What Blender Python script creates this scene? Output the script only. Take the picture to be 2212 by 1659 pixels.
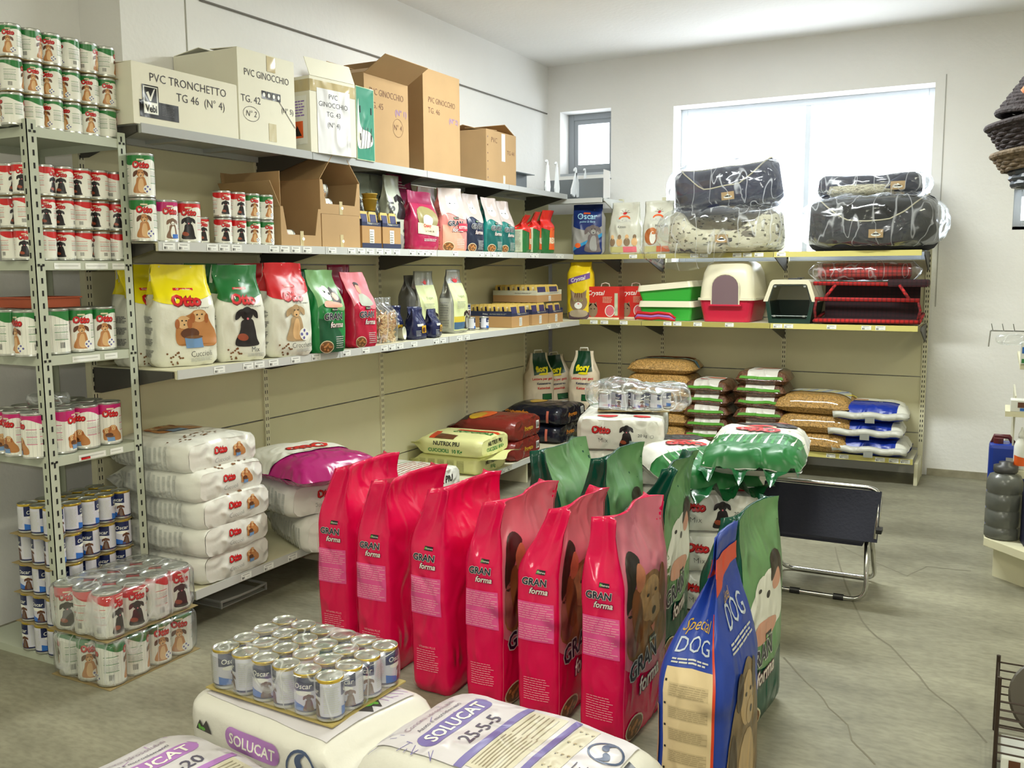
import bpy, bmesh, math, random
from mathutils import Vector, noise
from mathutils.geometry import tessellate_polygon
PI = math.pi
random.seed(7)
for o in list(bpy.data.objects): bpy.data.objects.remove(o)
sc = bpy.context.scene
COL = sc.collection

# ------------------------------------------------------------------ camera
YAW, PITCH, ROLL, FPX, CAMZ = 0.48382853, 0.12176955, -0.00670562, 2000.17, 1.47
_f = Vector((-math.sin(YAW)*math.cos(PITCH), math.cos(YAW)*math.cos(PITCH), -math.sin(PITCH)))
_r0 = Vector((math.cos(YAW), math.sin(YAW), 0)); _u0 = _r0.cross(_f)
_r = _r0*math.cos(ROLL)+_u0*math.sin(ROLL); _u = -_r0*math.sin(ROLL)+_u0*math.cos(ROLL)
cd = bpy.data.cameras.new('camera'); cam = bpy.data.objects.new('camera', cd); COL.objects.link(cam)
cd.sensor_width = 36; cd.lens = FPX/2212*36; cd.clip_start = .05
from mathutils import Matrix
cam.matrix_world = Matrix(((_r.x, _u.x, -_f.x, 0), (_r.y, _u.y, -_f.y, 0), (_r.z, _u.z, -_f.z, CAMZ), (0, 0, 0, 1)))
sc.camera = cam
def V(px, py, x=None, y=None, z=None):
    """where the sight line through a photo pixel meets a real plane of the room"""
    d = _f*FPX+_r*(px-1106)+_u*(829.5-py); o = Vector((0, 0, CAMZ))
    t = (z-CAMZ)/d.z if z is not None else (x/d.x if x is not None else y/d.y)
    return o+d*t

# ------------------------------------------------------------------ world, light, exposure
sc.view_settings.view_transform = 'Standard'; sc.view_settings.look = 'None'
sc.view_settings.gamma = 1; sc.view_settings.exposure = 0.08
sc.view_settings.use_curve_mapping = False
w = bpy.data.worlds.new('world'); sc.world = w; w.use_nodes = True
w.node_tree.nodes['Background'].inputs[0].default_value = (.86, .93, 1, 1)
w.node_tree.nodes['Background'].inputs[1].default_value = 9.0
def area(name, loc, rot, sx, sy, power, col, portal=False):
    l = bpy.data.lights.new(name, 'AREA'); l.shape = 'RECTANGLE'; l.size = sx; l.size_y = sy
    l.energy = power; l.color = col
    if portal: l.cycles.is_portal = True
    o = bpy.data.objects.new(name, l); COL.objects.link(o); o.location = loc; o.rotation_euler = rot
    return o
WARM = (1, .985, .76)
# ceiling tubes of the shop (above and behind the camera, and one over the aisle)
area('ceiling_tube_light', (-.9, .9, 3.05), (0, 0, 0), .25, 1.5, 40, WARM)
area('ceiling_tube_light', (-2.3, -.6, 3.05), (0, 0, 0), .25, 1.5, 26, WARM)
area('ceiling_tube_light', (1.4, 1.6, 3.05), (0, 0, 0), .25, 1.5, 34, WARM)
area('ceiling_tube_light', (1.6, 4.6, 3.05), (0, 0, 0), .25, 1.5, 30, WARM)
area('ceiling_tube_light', (-1.5, 4.8, 3.05), (0, 0, 0), 1.5, .25, 96, (.95, 1, .97))
area('window_portal', (-1.39, 7.42, 2.13), (-PI/2, 0, 0), 1.86, 1.2, 1, (1, 1, 1), True)
area('window_portal', (-3.06, 7.42, 2.5), (-PI/2, 0, 0), .46, .5, 1, (1, 1, 1), True)
# the camera's own flash, just above the lens
fl = bpy.data.lights.new('camera_flash', 'AREA'); fl.size = .06; fl.energy = 14; fl.color = (1, .98, .9)
fo = bpy.data.objects.new('camera_flash', fl); COL.objects.link(fo)
fo.location = Vector((-.05, -.03, CAMZ+.09)); fo.rotation_euler = cam.rotation_euler.copy() if False else cam.matrix_world.to_euler()

# ------------------------------------------------------------------ materials
def lin(c):
    return tuple(((v/255)/12.92 if v/255 <= .04045 else ((v/255+.055)/1.055)**2.4) for v in c)+(1,)
MC = {}
def M(name, col, rough=.5, metal=0, bump=0, bs=40, var=0, vs=6, coat=0, spec=.5, crinkle=0, cs=5):
    key = name
    if key in MC: return MC[key]
    m = bpy.data.materials.new(name); m.use_nodes = True; n = m.node_tree.nodes; l = m.node_tree.links
    b = n['Principled BSDF']; c = lin(col)
    b.inputs['Base Color'].default_value = c; b.inputs['Roughness'].default_value = rough
    b.inputs['Metallic'].default_value = metal; b.inputs['Coat Weight'].default_value = coat
    b.inputs['Specular IOR Level'].default_value = spec
    if bump or var or crinkle:
        tc = n.new('ShaderNodeTexCoord')
    if bump:
        t = n.new('ShaderNodeTexNoise'); t.inputs['Scale'].default_value = bs; t.inputs['Detail'].default_value = 4
        l.new(tc.outputs['Object'], t.inputs['Vector'])
        bp = n.new('ShaderNodeBump'); bp.inputs['Strength'].default_value = bump; bp.inputs['Distance'].default_value = .01
        l.new(t.outputs['Fac'], bp.inputs['Height']); l.new(bp.outputs['Normal'], b.inputs['Normal'])
    if crinkle:
        t = n.new('ShaderNodeTexNoise'); t.noise_type = 'RIDGED_MULTIFRACTAL'; t.inputs['Scale'].default_value = cs; t.inputs['Detail'].default_value = 3; t.inputs['Distortion'].default_value = .8
        mp = n.new('ShaderNodeMapping'); mp.inputs['Scale'].default_value = (1, 1, .6); l.new(tc.outputs['Object'], mp.inputs[0]); l.new(mp.outputs[0], t.inputs['Vector'])
        bp2 = n.new('ShaderNodeBump'); bp2.inputs['Strength'].default_value = crinkle; bp2.inputs['Distance'].default_value = .03
        l.new(t.outputs['Fac'], bp2.inputs['Height'])
        if bump: l.new(bp.outputs['Normal'], bp2.inputs['Normal'])
        l.new(bp2.outputs['Normal'], b.inputs['Normal'])
    if var:
        t2 = n.new('ShaderNodeTexNoise'); t2.inputs['Scale'].default_value = vs; t2.inputs['Detail'].default_value = 6
        l.new(tc.outputs['Object'], t2.inputs['Vector'])
        r = n.new('ShaderNodeValToRGB'); r.color_ramp.elements[0].position = .3; r.color_ramp.elements[1].position = .7
        r.color_ramp.elements[0].color = tuple(max(0, k*(1-var)) for k in c[:3])+(1,)
        r.color_ramp.elements[1].color = tuple(min(1, k*(1+var)) for k in c[:3])+(1,)
        l.new(t2.outputs['Fac'], r.inputs['Fac']); l.new(r.outputs['Color'], b.inputs['Base Color'])
    MC[key] = m; return m
def P(name, col, rough=.34): return M('print_'+name, col, rough, crinkle=.75, cs=11)
def film_mat():
    m = bpy.data.materials.new('clear_film'); m.use_nodes = True; n = m.node_tree.nodes; l = m.node_tree.links
    n.clear(); out = n.new('ShaderNodeOutputMaterial'); mix = n.new('ShaderNodeMixShader')
    tr = n.new('ShaderNodeBsdfTransparent'); tr.inputs[0].default_value = (.97, .98, .98, 1)
    gl = n.new('ShaderNodeBsdfGlossy'); gl.inputs['Roughness'].default_value = .13; gl.inputs[0].default_value = (.95, .97, 1, 1)
    fr = n.new('ShaderNodeLayerWeight'); fr.inputs[0].default_value = .25
    mp = n.new('ShaderNodeMapRange'); mp.inputs[3].default_value = .05; mp.inputs[4].default_value = .7
    tc = n.new('ShaderNodeTexCoord'); no = n.new('ShaderNodeTexNoise'); no.noise_type = 'RIDGED_MULTIFRACTAL'; no.inputs['Scale'].default_value = 5; no.inputs['Detail'].default_value = 3
    no.inputs['Distortion'].default_value = 1.5
    bp = n.new('ShaderNodeBump'); bp.inputs['Strength'].default_value = .9; bp.inputs['Distance'].default_value = .03
    l.new(tc.outputs['Object'], no.inputs['Vector']); l.new(no.outputs['Fac'], bp.inputs['Height'])
    l.new(bp.outputs['Normal'], gl.inputs['Normal']); l.new(bp.outputs['Normal'], fr.inputs['Normal'])
    df = n.new('ShaderNodeBsdfDiffuse'); df.inputs[0].default_value = (.9, .92, .94, 1); tl = n.new('ShaderNodeBsdfTranslucent'); tl.inputs[0].default_value = (.9, .92, .94, 1)
    md = n.new('ShaderNodeMixShader'); md.inputs[0].default_value = .5; l.new(df.outputs[0], md.inputs[1]); l.new(tl.outputs[0], md.inputs[2])
    n3 = n.new('ShaderNodeTexNoise'); n3.inputs['Scale'].default_value = 7; n3.inputs['Detail'].default_value = 1; n3.inputs['Distortion'].default_value = .35; m3 = n.new('ShaderNodeMapping'); m3.inputs['Rotation'].default_value = (.3, .75, .4); m3.inputs['Scale'].default_value = (1.3, 1, .28); l.new(tc.outputs['Object'], m3.inputs[0])
    mA = n.new('ShaderNodeMath'); mA.operation = 'SUBTRACT'; mA.inputs[1].default_value = .5; mB = n.new('ShaderNodeMath'); mB.operation = 'ABSOLUTE'; l.new(n3.outputs['Fac'], mA.inputs[0]); l.new(mA.outputs[0], mB.inputs[0])
    l.new(m3.outputs[0], n3.inputs['Vector']); r3 = n.new('ShaderNodeMapRange'); r3.inputs[1].default_value = .0; r3.inputs[2].default_value = .022; r3.inputs[3].default_value = .6; r3.inputs[4].default_value = .045
    l.new(mB.outputs[0], r3.inputs[0]); mo = n.new('ShaderNodeMixShader'); l.new(r3.outputs[0], mo.inputs[0]); l.new(mix.outputs[0], mo.inputs[1]); l.new(md.outputs[0], mo.inputs[2])
    l.new(fr.outputs['Facing'], mp.inputs[0]); l.new(mp.outputs[0], mix.inputs[0])
    l.new(tr.outputs[0], mix.inputs[1]); l.new(gl.outputs[0], mix.inputs[2]); l.new(mo.outputs[0], out.inputs[0])
    return m
FILM = film_mat()
def glass_mat():
    m = bpy.data.materials.new('window_glass'); m.use_nodes = True; n = m.node_tree.nodes; l = m.node_tree.links
    n.clear(); out = n.new('ShaderNodeOutputMaterial'); mix = n.new('ShaderNodeMixShader'); mix.inputs[0].default_value = .06
    tr = n.new('ShaderNodeBsdfTransparent'); gl = n.new('ShaderNodeBsdfGlossy'); gl.inputs['Roughness'].default_value = .02
    l.new(tr.outputs[0], mix.inputs[1]); l.new(gl.outputs[0], mix.inputs[2]); l.new(mix.outputs[0], out.inputs[0])
    return m
GLASS = glass_mat()
def plaid_mat(name, base, dark, scale=16):
    m = bpy.data.materials.new(name); m.use_nodes = True; n = m.node_tree.nodes; l = m.node_tree.links
    b = n['Principled BSDF']; b.inputs['Roughness'].default_value = .8
    tc = n.new('ShaderNodeTexCoord'); cur = None
    for ax, s in (('X', scale), ('Z', scale*1.1), ('Y', scale*1.05)):
        wv = n.new('ShaderNodeTexWave'); wv.bands_direction = ax; wv.inputs['Scale'].default_value = s/2
        l.new(tc.outputs['Object'], wv.inputs['Vector'])
        r = n.new('ShaderNodeValToRGB'); r.color_ramp.interpolation = 'CONSTANT'
        r.color_ramp.elements[0].color = (0, 0, 0, 1); r.color_ramp.elements[1].position = .72; r.color_ramp.elements[1].color = (.55, .55, .55, 1)
        l.new(wv.outputs['Fac'], r.inputs['Fac'])
        mx = n.new('ShaderNodeMixRGB'); l.new(r.outputs['Color'], mx.inputs[0])
        if cur is None: mx.inputs[1].default_value = lin(base)
        else: l.new(cur, mx.inputs[1])
        mx.inputs[2].default_value = lin(dark); cur = mx.outputs[0]
    l.new(cur, b.inputs['Base Color']); return m

# ------------------------------------------------------------------ object helpers
def link(o, parent=None):
    COL.objects.link(o)
    if parent is not None: o.parent = parent
    return o
def tag(o, label=None, cat=None, group=None, kind=None):
    if label: o['label'] = label
    if cat: o['category'] = cat
    if group: o['group'] = group
    if kind: o['kind'] = kind
    return o
def empty(name, loc=(0, 0, 0), rz=0, label=None, cat=None, group=None, rx=0):
    o = bpy.data.objects.new(name, None); o.empty_display_size = .05; COL.objects.link(o)
    o.location = loc; o.rotation_euler = (rx, 0, rz); return tag(o, label, cat, group)
def dup(o, parent=None):
    c = o.copy(); COL.objects.link(c)
    if parent is not None: c.parent = parent
    for ch in list(o.children): dup(ch, c)
    return c
class MB:
    def __init__(s): s.v = []; s.f = []; s.m = []
    def add(s, vs, fs, mi=0):
        k = len(s.v); s.v += [Vector(q) for q in vs]; s.f += [tuple(i+k for i in f) for f in fs]; s.m += [mi]*len(fs); return s
    def box(s, x0, y0, z0, x1, y1, z1, mi=0):
        return s.add([(x0, y0, z0), (x1, y0, z0), (x1, y1, z0), (x0, y1, z0), (x0, y0, z1), (x1, y0, z1), (x1, y1, z1), (x0, y1, z1)],
                     [(0, 3, 2, 1), (4, 5, 6, 7), (0, 1, 5, 4), (1, 2, 6, 5), (2, 3, 7, 6), (3, 0, 4, 7)], mi)
    def prism(s, pts, y0, y1, mi=0):
        """outline pts in x,z pushed from y0 to y1"""
        n = len(pts); vs = [(x, y0, z) for x, z in pts]+[(x, y1, z) for x, z in pts]
        fs = [tuple(range(n)), tuple(range(2*n-1, n-1, -1))]+[(i, i+n, (i+1) % n+n, (i+1) % n) for i in range(n)]
        return s.add(vs, fs, mi)
    def lathe(s, prof, n=24, mi=0, c=(0, 0, 0), caps=True):
        vs = [(c[0]+r*math.cos(2*PI*i/n), c[1]+r*math.sin(2*PI*i/n), c[2]+z) for r, z in prof for i in range(n)]
        fs = [(j*n+i, j*n+(i+1) % n, (j+1)*n+(i+1) % n, (j+1)*n+i) for j in range(len(prof)-1) for i in range(n)]
        if caps: fs += [tuple(range(n-1, -1, -1)), tuple(range((len(prof)-1)*n, len(prof)*n))]
        return s.add(vs, fs, mi)
    def tube(s, pts, r, n=8, mi=0):
        pts = [Vector(p) for p in pts]; rings = []; up = None
        for i, p in enumerate(pts):
            d = (pts[min(i+1, len(pts)-1)]-pts[max(i-1, 0)]).normalized()
            if up is None:
                up = d.orthogonal().normalized()
            up = (up-d*up.dot(d)).normalized(); q = d.cross(up)
            rings.append([p+(up*math.cos(2*PI*k/n)+q*math.sin(2*PI*k/n))*r for k in range(n)])
        vs = [v for rg in rings for v in rg]
        fs = [(j*n+k, j*n+(k+1) % n, (j+1)*n+(k+1) % n, (j+1)*n+k) for j in range(len(pts)-1) for k in range(n)]
        fs += [tuple(range(n-1, -1, -1)), tuple(range((len(pts)-1)*n, len(pts)*n))]
        return s.add(vs, fs, mi)
    def mesh(s, name, mats, smooth=False):
        me = bpy.data.meshes.new(name); me.from_pydata([tuple(v) for v in s.v], [], s.f)
        for mm in (mats if isinstance(mats, (list, tuple)) else [mats]): me.materials.append(mm)
        for i, p in enumerate(me.polygons): p.material_index = s.m[i]; p.use_smooth = smooth
        me.update(); return me
    def build(s, name, mats, parent=None, smooth=False, bevel=0):
        me = s.mesh(name, mats, smooth)
        if bevel:
            b = bmesh.new(); b.from_mesh(me)
            bmesh.ops.bevel(b, geom=[e for e in b.edges if len(e.link_faces) == 2 and e.calc_face_angle(0) > .6], offset=bevel, segments=2, affect='EDGES', profile=.6)
            b.to_mesh(me); b.free()
        bmx = bmesh.new(); bmx.from_mesh(me); bmesh.ops.recalc_face_normals(bmx, faces=bmx.faces); bmx.to_mesh(me); bmx.free()
        return link(bpy.data.objects.new(name, me), parent)
def struct(name, mb, m, parent=None, **k):
    o = mb.build(name, m, parent, **k)
    if parent is None: o['kind'] = 'structure'
    return o
def arc(c, r, a0, a1, n, ax='xz', k=0):
    out = []
    for i in range(n+1):
        a = a0+(a1-a0)*i/n; u = c[0]+r*math.cos(a); v = c[1]+r*math.sin(a)
        out.append((u, v))
    return out

# ------------------------------------------------------------------ flat print, cut to follow any surface
TXT = {}
def text2d(s, bold=0.0, shear=0.0):
    k = (s, bold, shear)
    if k not in TXT:
        cu = bpy.data.curves.new('t', 'FONT'); cu.body = s; cu.size = 1; cu.offset = bold; cu.shear = shear; cu.resolution_u = 2
        cu.dimensions = '2D'; cu.fill_mode = 'BOTH'; cu.align_x = 'CENTER'
        ob = bpy.data.objects.new('t', cu); me = bpy.data.meshes.new_from_object(ob)
        vs = [(v.co.x/.73, v.co.y/.73) for v in me.vertices]; fs = [tuple(p.vertices) for p in me.polygons]
        bpy.data.objects.remove(ob); bpy.data.curves.remove(cu); bpy.data.meshes.remove(me); TXT[k] = (vs, fs)
    return TXT[k]
class Print:
    def __init__(s): s.v = []; s.f = []; s.m = []; s.l = []; s.mats = []
    def mi(s, m):
        if m not in s.mats: s.mats.append(m)
        return s.mats.index(m)
    def raw(s, vs, fs, m, lay):
        k = len(s.v); s.v += vs; s.l += [lay]*len(vs); s.f += [tuple(i+k for i in f) for f in fs]; s.m += [s.mi(m)]*len(fs)
    def poly(s, pts, m, lay=0):
        tr = tessellate_polygon([[Vector((x, y, 0)) for x, y in pts]])
        s.raw([tuple(p) for p in pts], [tuple(t) for t in tr], m, lay); return s
    def rect(s, x0, y0, x1, y1, m, lay=0): s.raw([(x0, y0), (x1, y0), (x1, y1), (x0, y1)], [(0, 1, 2, 3)], m, lay); return s
    def ell(s, cx, cy, rx, ry, m, lay=0, rot=0, n=16):
        c, q = math.cos(rot), math.sin(rot)
        pts = [(cx+rx*math.cos(t)*c-ry*math.sin(t)*q, cy+rx*math.cos(t)*q+ry*math.sin(t)*c) for t in [2*PI*i/n for i in range(n)]]
        s.raw(pts, [tuple(range(n))], m, lay); return s
    def ring(s, cx, cy, rx, ry, wd, m, lay=0, a0=0, a1=2*PI, n=24):
        vs = []; fs = []
        for i in range(n+1):
            t = a0+(a1-a0)*i/n; vs += [(cx+rx*math.cos(t), cy+ry*math.sin(t)), (cx+(rx-wd)*math.cos(t), cy+(ry-wd)*math.sin(t))]
            if i: fs.append((2*i-2, 2*i, 2*i+1, 2*i-1))
        s.raw(vs, fs, m, lay); return s
    def line(s, x0, y0, x1, y1, wd, m, lay=0):
        dx, dy = x1-x0, y1-y0; L = math.hypot(dx, dy) or 1; nx, ny = -dy/L*wd/2, dx/L*wd/2
        s.raw([(x0-nx, y0-ny), (x1-nx, y1-ny), (x1+nx, y1+ny), (x0+nx, y0+ny)], [(0, 1, 2, 3)], m, lay); return s
    def text(s, t, x, y, h, m, lay=0, bold=0, shear=0, sx=1, rot=0, align='C'):
        vs, fs = text2d(t, bold, shear)
        if not vs: return s
        w0 = min(v[0] for v in vs); w1 = max(v[0] for v in vs)
        ox = {'C': -(w0+w1)/2, 'L': -w0, 'R': -w1}[align]; c, q = math.cos(rot), math.sin(rot); out = []
        for a, b in vs:
            a = (a+ox)*h*sx; b = b*h; out.append((x+a*c-b*q, y+a*q+b*c))
        s.raw(out, fs, m, lay); return s
    def para(s, x0, y0, x1, y1, n, m, lay=0, fill=.5, seed=1):
        rg = random.Random(seed); dh = (y1-y0)/n
        for i in range(n):
            y = y1-dh*(i+.5); x = x0
            while x < x1-.15*(x1-x0):
                ln = (x1-x0)*rg.uniform(.08, .26); xe = min(x+ln, x1); s.rect(x, y-dh*fill/2, xe, y+dh*fill/2, m, lay); x = xe+(x1-x0)*.025
        return s
    def bars(s, x0, y0, x1, y1, m, lay=0, n=9):
        rg = random.Random(n); wd = (x1-x0)/n
        for i in range(n): s.rect(x0+i*wd, y0, x0+i*wd+wd*rg.uniform(.25, .8), y1, m, lay)
        return s
    def build(s, name, surf, xs, ys, parent, off=.0007, step=.0006):
        bm = bmesh.new(); ly = bm.verts.layers.float.new('lay')
        bv = []
        for (x, y), l in zip(s.v, s.l):
            v = bm.verts.new((x, y, 0)); v[ly] = l; bv.append(v)
        for f, m in zip(s.f, s.m):
            if len(set(f)) < 3: continue
            try: fc = bm.faces.new([bv[i] for i in f]); fc.material_index = m
            except ValueError: pass
        x0 = min(v[0] for v in s.v); x1 = max(v[0] for v in s.v); y0 = min(v[1] for v in s.v); y1 = max(v[1] for v in s.v)
        for x in xs:
            if x0 < x < x1: bmesh.ops.bisect_plane(bm, geom=bm.verts[:]+bm.edges[:]+bm.faces[:], plane_co=(x, 0, 0), plane_no=(1, 0, 0), dist=1e-6)
        for y in ys:
            if y0 < y < y1: bmesh.ops.bisect_plane(bm, geom=bm.verts[:]+bm.edges[:]+bm.faces[:], plane_co=(0, y, 0), plane_no=(0, 1, 0), dist=1e-6)
        for v in bm.verts: v.co = surf(v.co.x, v.co.y, off+step*v[ly])
        me = bpy.data.meshes.new(name); bm.to_mesh(me); bm.free()
        for m in s.mats: me.materials.append(m)
        for p in me.polygons: p.use_smooth = True
        return link(bpy.data.objects.new(name, me), parent)
def flat(a, b=None):
    """surface: facing -y at y=a, print x,y -> x,z"""
    return lambda x, y, o: Vector((x, a-o, y))
def spline(pts, n=4):
    out = []; N = len(pts)
    for i in range(N):
        p0, p1, p2, p3 = (pts[(i+k-1) % N] for k in range(4))
        for j in range(n):
            t = j/n; out.append(tuple(.5*((2*p1[c])+(-p0[c]+p2[c])*t+(2*p0[c]-5*p1[c]+4*p2[c]-p3[c])*t*t+(-p0[c]+3*p1[c]-3*p2[c]+p3[c])*t**3) for c in (0, 1)))
    return out
def clipx(pts, lo, hi): return [(min(max(x, lo), hi), y) for x, y in pts]

# colours used in print
WHT = P('white', (238, 238, 228)); BLK = P('black', (22, 22, 24)); RED = P('red', (206, 32, 34)); DRED = P('dark_red', (112, 14, 22))
GRN = P('green', (38, 122, 56)); LGRN = P('leaf_green', (96, 166, 62)); PNK = P('magenta', (196, 36, 112)); YEL = P('yellow', (238, 222, 20))
NAV = P('navy', (26, 38, 84)); GRY = P('grey', (150, 150, 146)); LGRY = P('light_grey', (200, 202, 196)); DGRY = P('dark_grey', (78, 78, 80))
TAN = P('tan', (188, 128, 74)); LTAN = P('light_tan', (222, 180, 128)); BRN = P('brown', (96, 56, 34)); BLU = P('pale_blue', (112, 150, 196)); DOGB = P('dog_black', (34, 28, 30))
TEAL = P('teal', (14, 92, 72)); CRIM = P('crimson', (206, 18, 62)); SALM = P('salmon', (222, 110, 124)); ORG = P('orange', (226, 96, 36)); PURP = P('lilac', (150, 120, 190))
CRM = P('cream', (228, 214, 180)); SKY = P('blue', (40, 104, 190)); GOLD = P('gold', (206, 164, 44)); VIOL = P('violet', (98, 94, 158)); FOLI = P('foliage', (120, 168, 110))

def otto(p, x, y, h, lay=3):
    p.text('Otto', x+h*.05, y-h*.05, h, DRED, lay, bold=.075, shear=.12, sx=.92)
    p.text('Otto', x, y, h, RED, lay+1, bold=.045, shear=.12, sx=.92)
    p.rect(x-h*.92, y+h*.45, x-h*.84, y+h*.72, WHT, lay+2)
def dog_sit(p, cx, cy, s, fur=TAN, light=LTAN, lay=2, ball='soccer'):
    q = lambda pts: [(cx+a*s, cy+b*s) for a, b in pts]
    p.poly(q(spline([(-.28, 0), (-.34, .14), (-.22, .4), (-.16, .62), (.1, .66), (.2, .42), (.24, .16), (.26, 0)])), fur, lay)
    p.poly(q(spline([(-.1, .06), (-.14, .3), (-.06, .56), (.06, .56), (.1, .3), (.1, .04)])), light, lay+1)
    p.ell(cx-.02*s, cy+.8*s, .16*s, .17*s, fur, lay+1); p.ell(cx-.01*s, cy+.72*s, .09*s, .09*s, light, lay+2)
    p.poly(q(spline([(-.14, .92), (-.3, .84), (-.33, .66), (-.24, .68), (-.14, .8)])), BRN if fur is TAN else fur, lay+2)
    p.poly(q(spline([(.1, .92), (.26, .84), (.28, .68), (.2, .7), (.12, .8)])), BRN if fur is TAN else fur, lay+2)
    p.ell(cx-.01*s, cy+.69*s, .03*s, .02*s, DOGB, lay+3)
    for e in (-.07, .05): p.ell(cx+e*s, cy+.82*s, .02*s, .02*s, DOGB, lay+3)
    if ball == 'soccer':
        p.ell(cx+.24*s, cy+.16*s, .17*s, .17*s, WHT, lay+3)
        for a in (0, 1.5, 3.1, 4.4): p.ell(cx+.24*s+.1*s*math.cos(a), cy+.16*s+.1*s*math.sin(a), .045*s, .045*s, VIOL, lay+4, n=6)
    elif ball == 'football': p.ell(cx-.16*s, cy+.22*s, .15*s, .09*s, P('leather', (150, 70, 44)), lay+3, rot=-.2)
    elif ball == 'bowl': p.rect(cx-.05*s, cy, cx+.3*s, cy+.2*s, SKY, lay+3)
def dog_lab(p, cx, cy, s, lay=2): dog_sit(p, cx, cy, s, DOGB, DOGB, lay, 'football'); p.ell(cx-.01*s, cy+.67*s, .03*s, .03*s, SALM, lay+4)
def pups(p, cx, cy, s, lay=2):
    q = lambda pts: [(cx+a*s, cy+b*s) for a, b in pts]
    p.poly(q(spline([(-.4, .1), (-.46, .4), (-.38, .72), (-.1, .86), (.02, .95), (.26, .92), (.44, .6), (.62, .38), (.64, .1), (.3, .04), (0, .1)])), TAN, lay)
    p.ell(cx-.26*s, cy+.66*s, .18*s, .16*s, LTAN, lay+1); p.ell(cx+.12*s, cy+.8*s, .17*s, .15*s, LTAN, lay+1)
    for a, b in ((-.42, .62), (-.12, .62), (-.04, .76), (.3, .74)): p.ell(cx+a*s, cy+b*s, .06*s, .12*s, P('ginger', (170, 98, 50)), lay+2)
    for a, b in ((-.3, .7), (-.2, .7), (.06, .84), (.18, .84), (-.25, .6), (.12, .74)): p.ell(cx+a*s, cy+b*s, .02*s, .02*s, DOGB, lay+3)
    p.ell(cx-.12*s, cy+.38*s, .22*s, .14*s, BRN, lay+2)
    p.poly(q([(-.26, .28), (.16, .28), (.2, .02), (-.22, .02)]), BLU, lay+3); p.ell(cx-.03*s, cy+.29*s, .22*s, .04*s, P('kibble', (120, 80, 44)), lay+4)
def kibble(p, x0, y0, x1, y1, n, m, lay=2, r=.006, seed=3):
    rg = random.Random(seed)
    for i in range(n): p.ell(rg.uniform(x0, x1), rg.uniform(y0, y1), r, r*.9, m, lay, n=8)
def gran(p, x, y, h, lay=3, rot=0, big=False):
    c, q = math.cos(rot), math.sin(rot)
    def T(t, dx, dy, hh, sh, dark, lightm):
        X, Y = x+(dx*c-dy*q)*h, y+(dx*q+dy*c)*h
        p.text(t, X, Y, hh, lightm, lay, bold=.07, shear=sh, rot=rot, sx=.95); p.text(t, X, Y, hh, dark, lay+1, bold=.02, shear=sh, rot=rot, sx=.95)
    T('GRAN', 0, 0, h, .12, P('ink_navy', (20, 16, 46)), LGRY); T('forma', .6, -1.15, h*.85, .3, P('soft_white', (235, 225, 215)), P('ink_plum', (86, 24, 54)))
def nutag(p, x, y, h, lay=3):
    p.rect(x-h*1.9, y-h*.3, x+h*1.9, y+h*1.3, BLK, lay); p.ell(x-h*1.3, y+h*.5, h*.45, h*.45, LGRN, lay+1); p.text('Nutrena', x+h*.35, y+h*.15, h*.75, WHT, lay+1)

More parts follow.
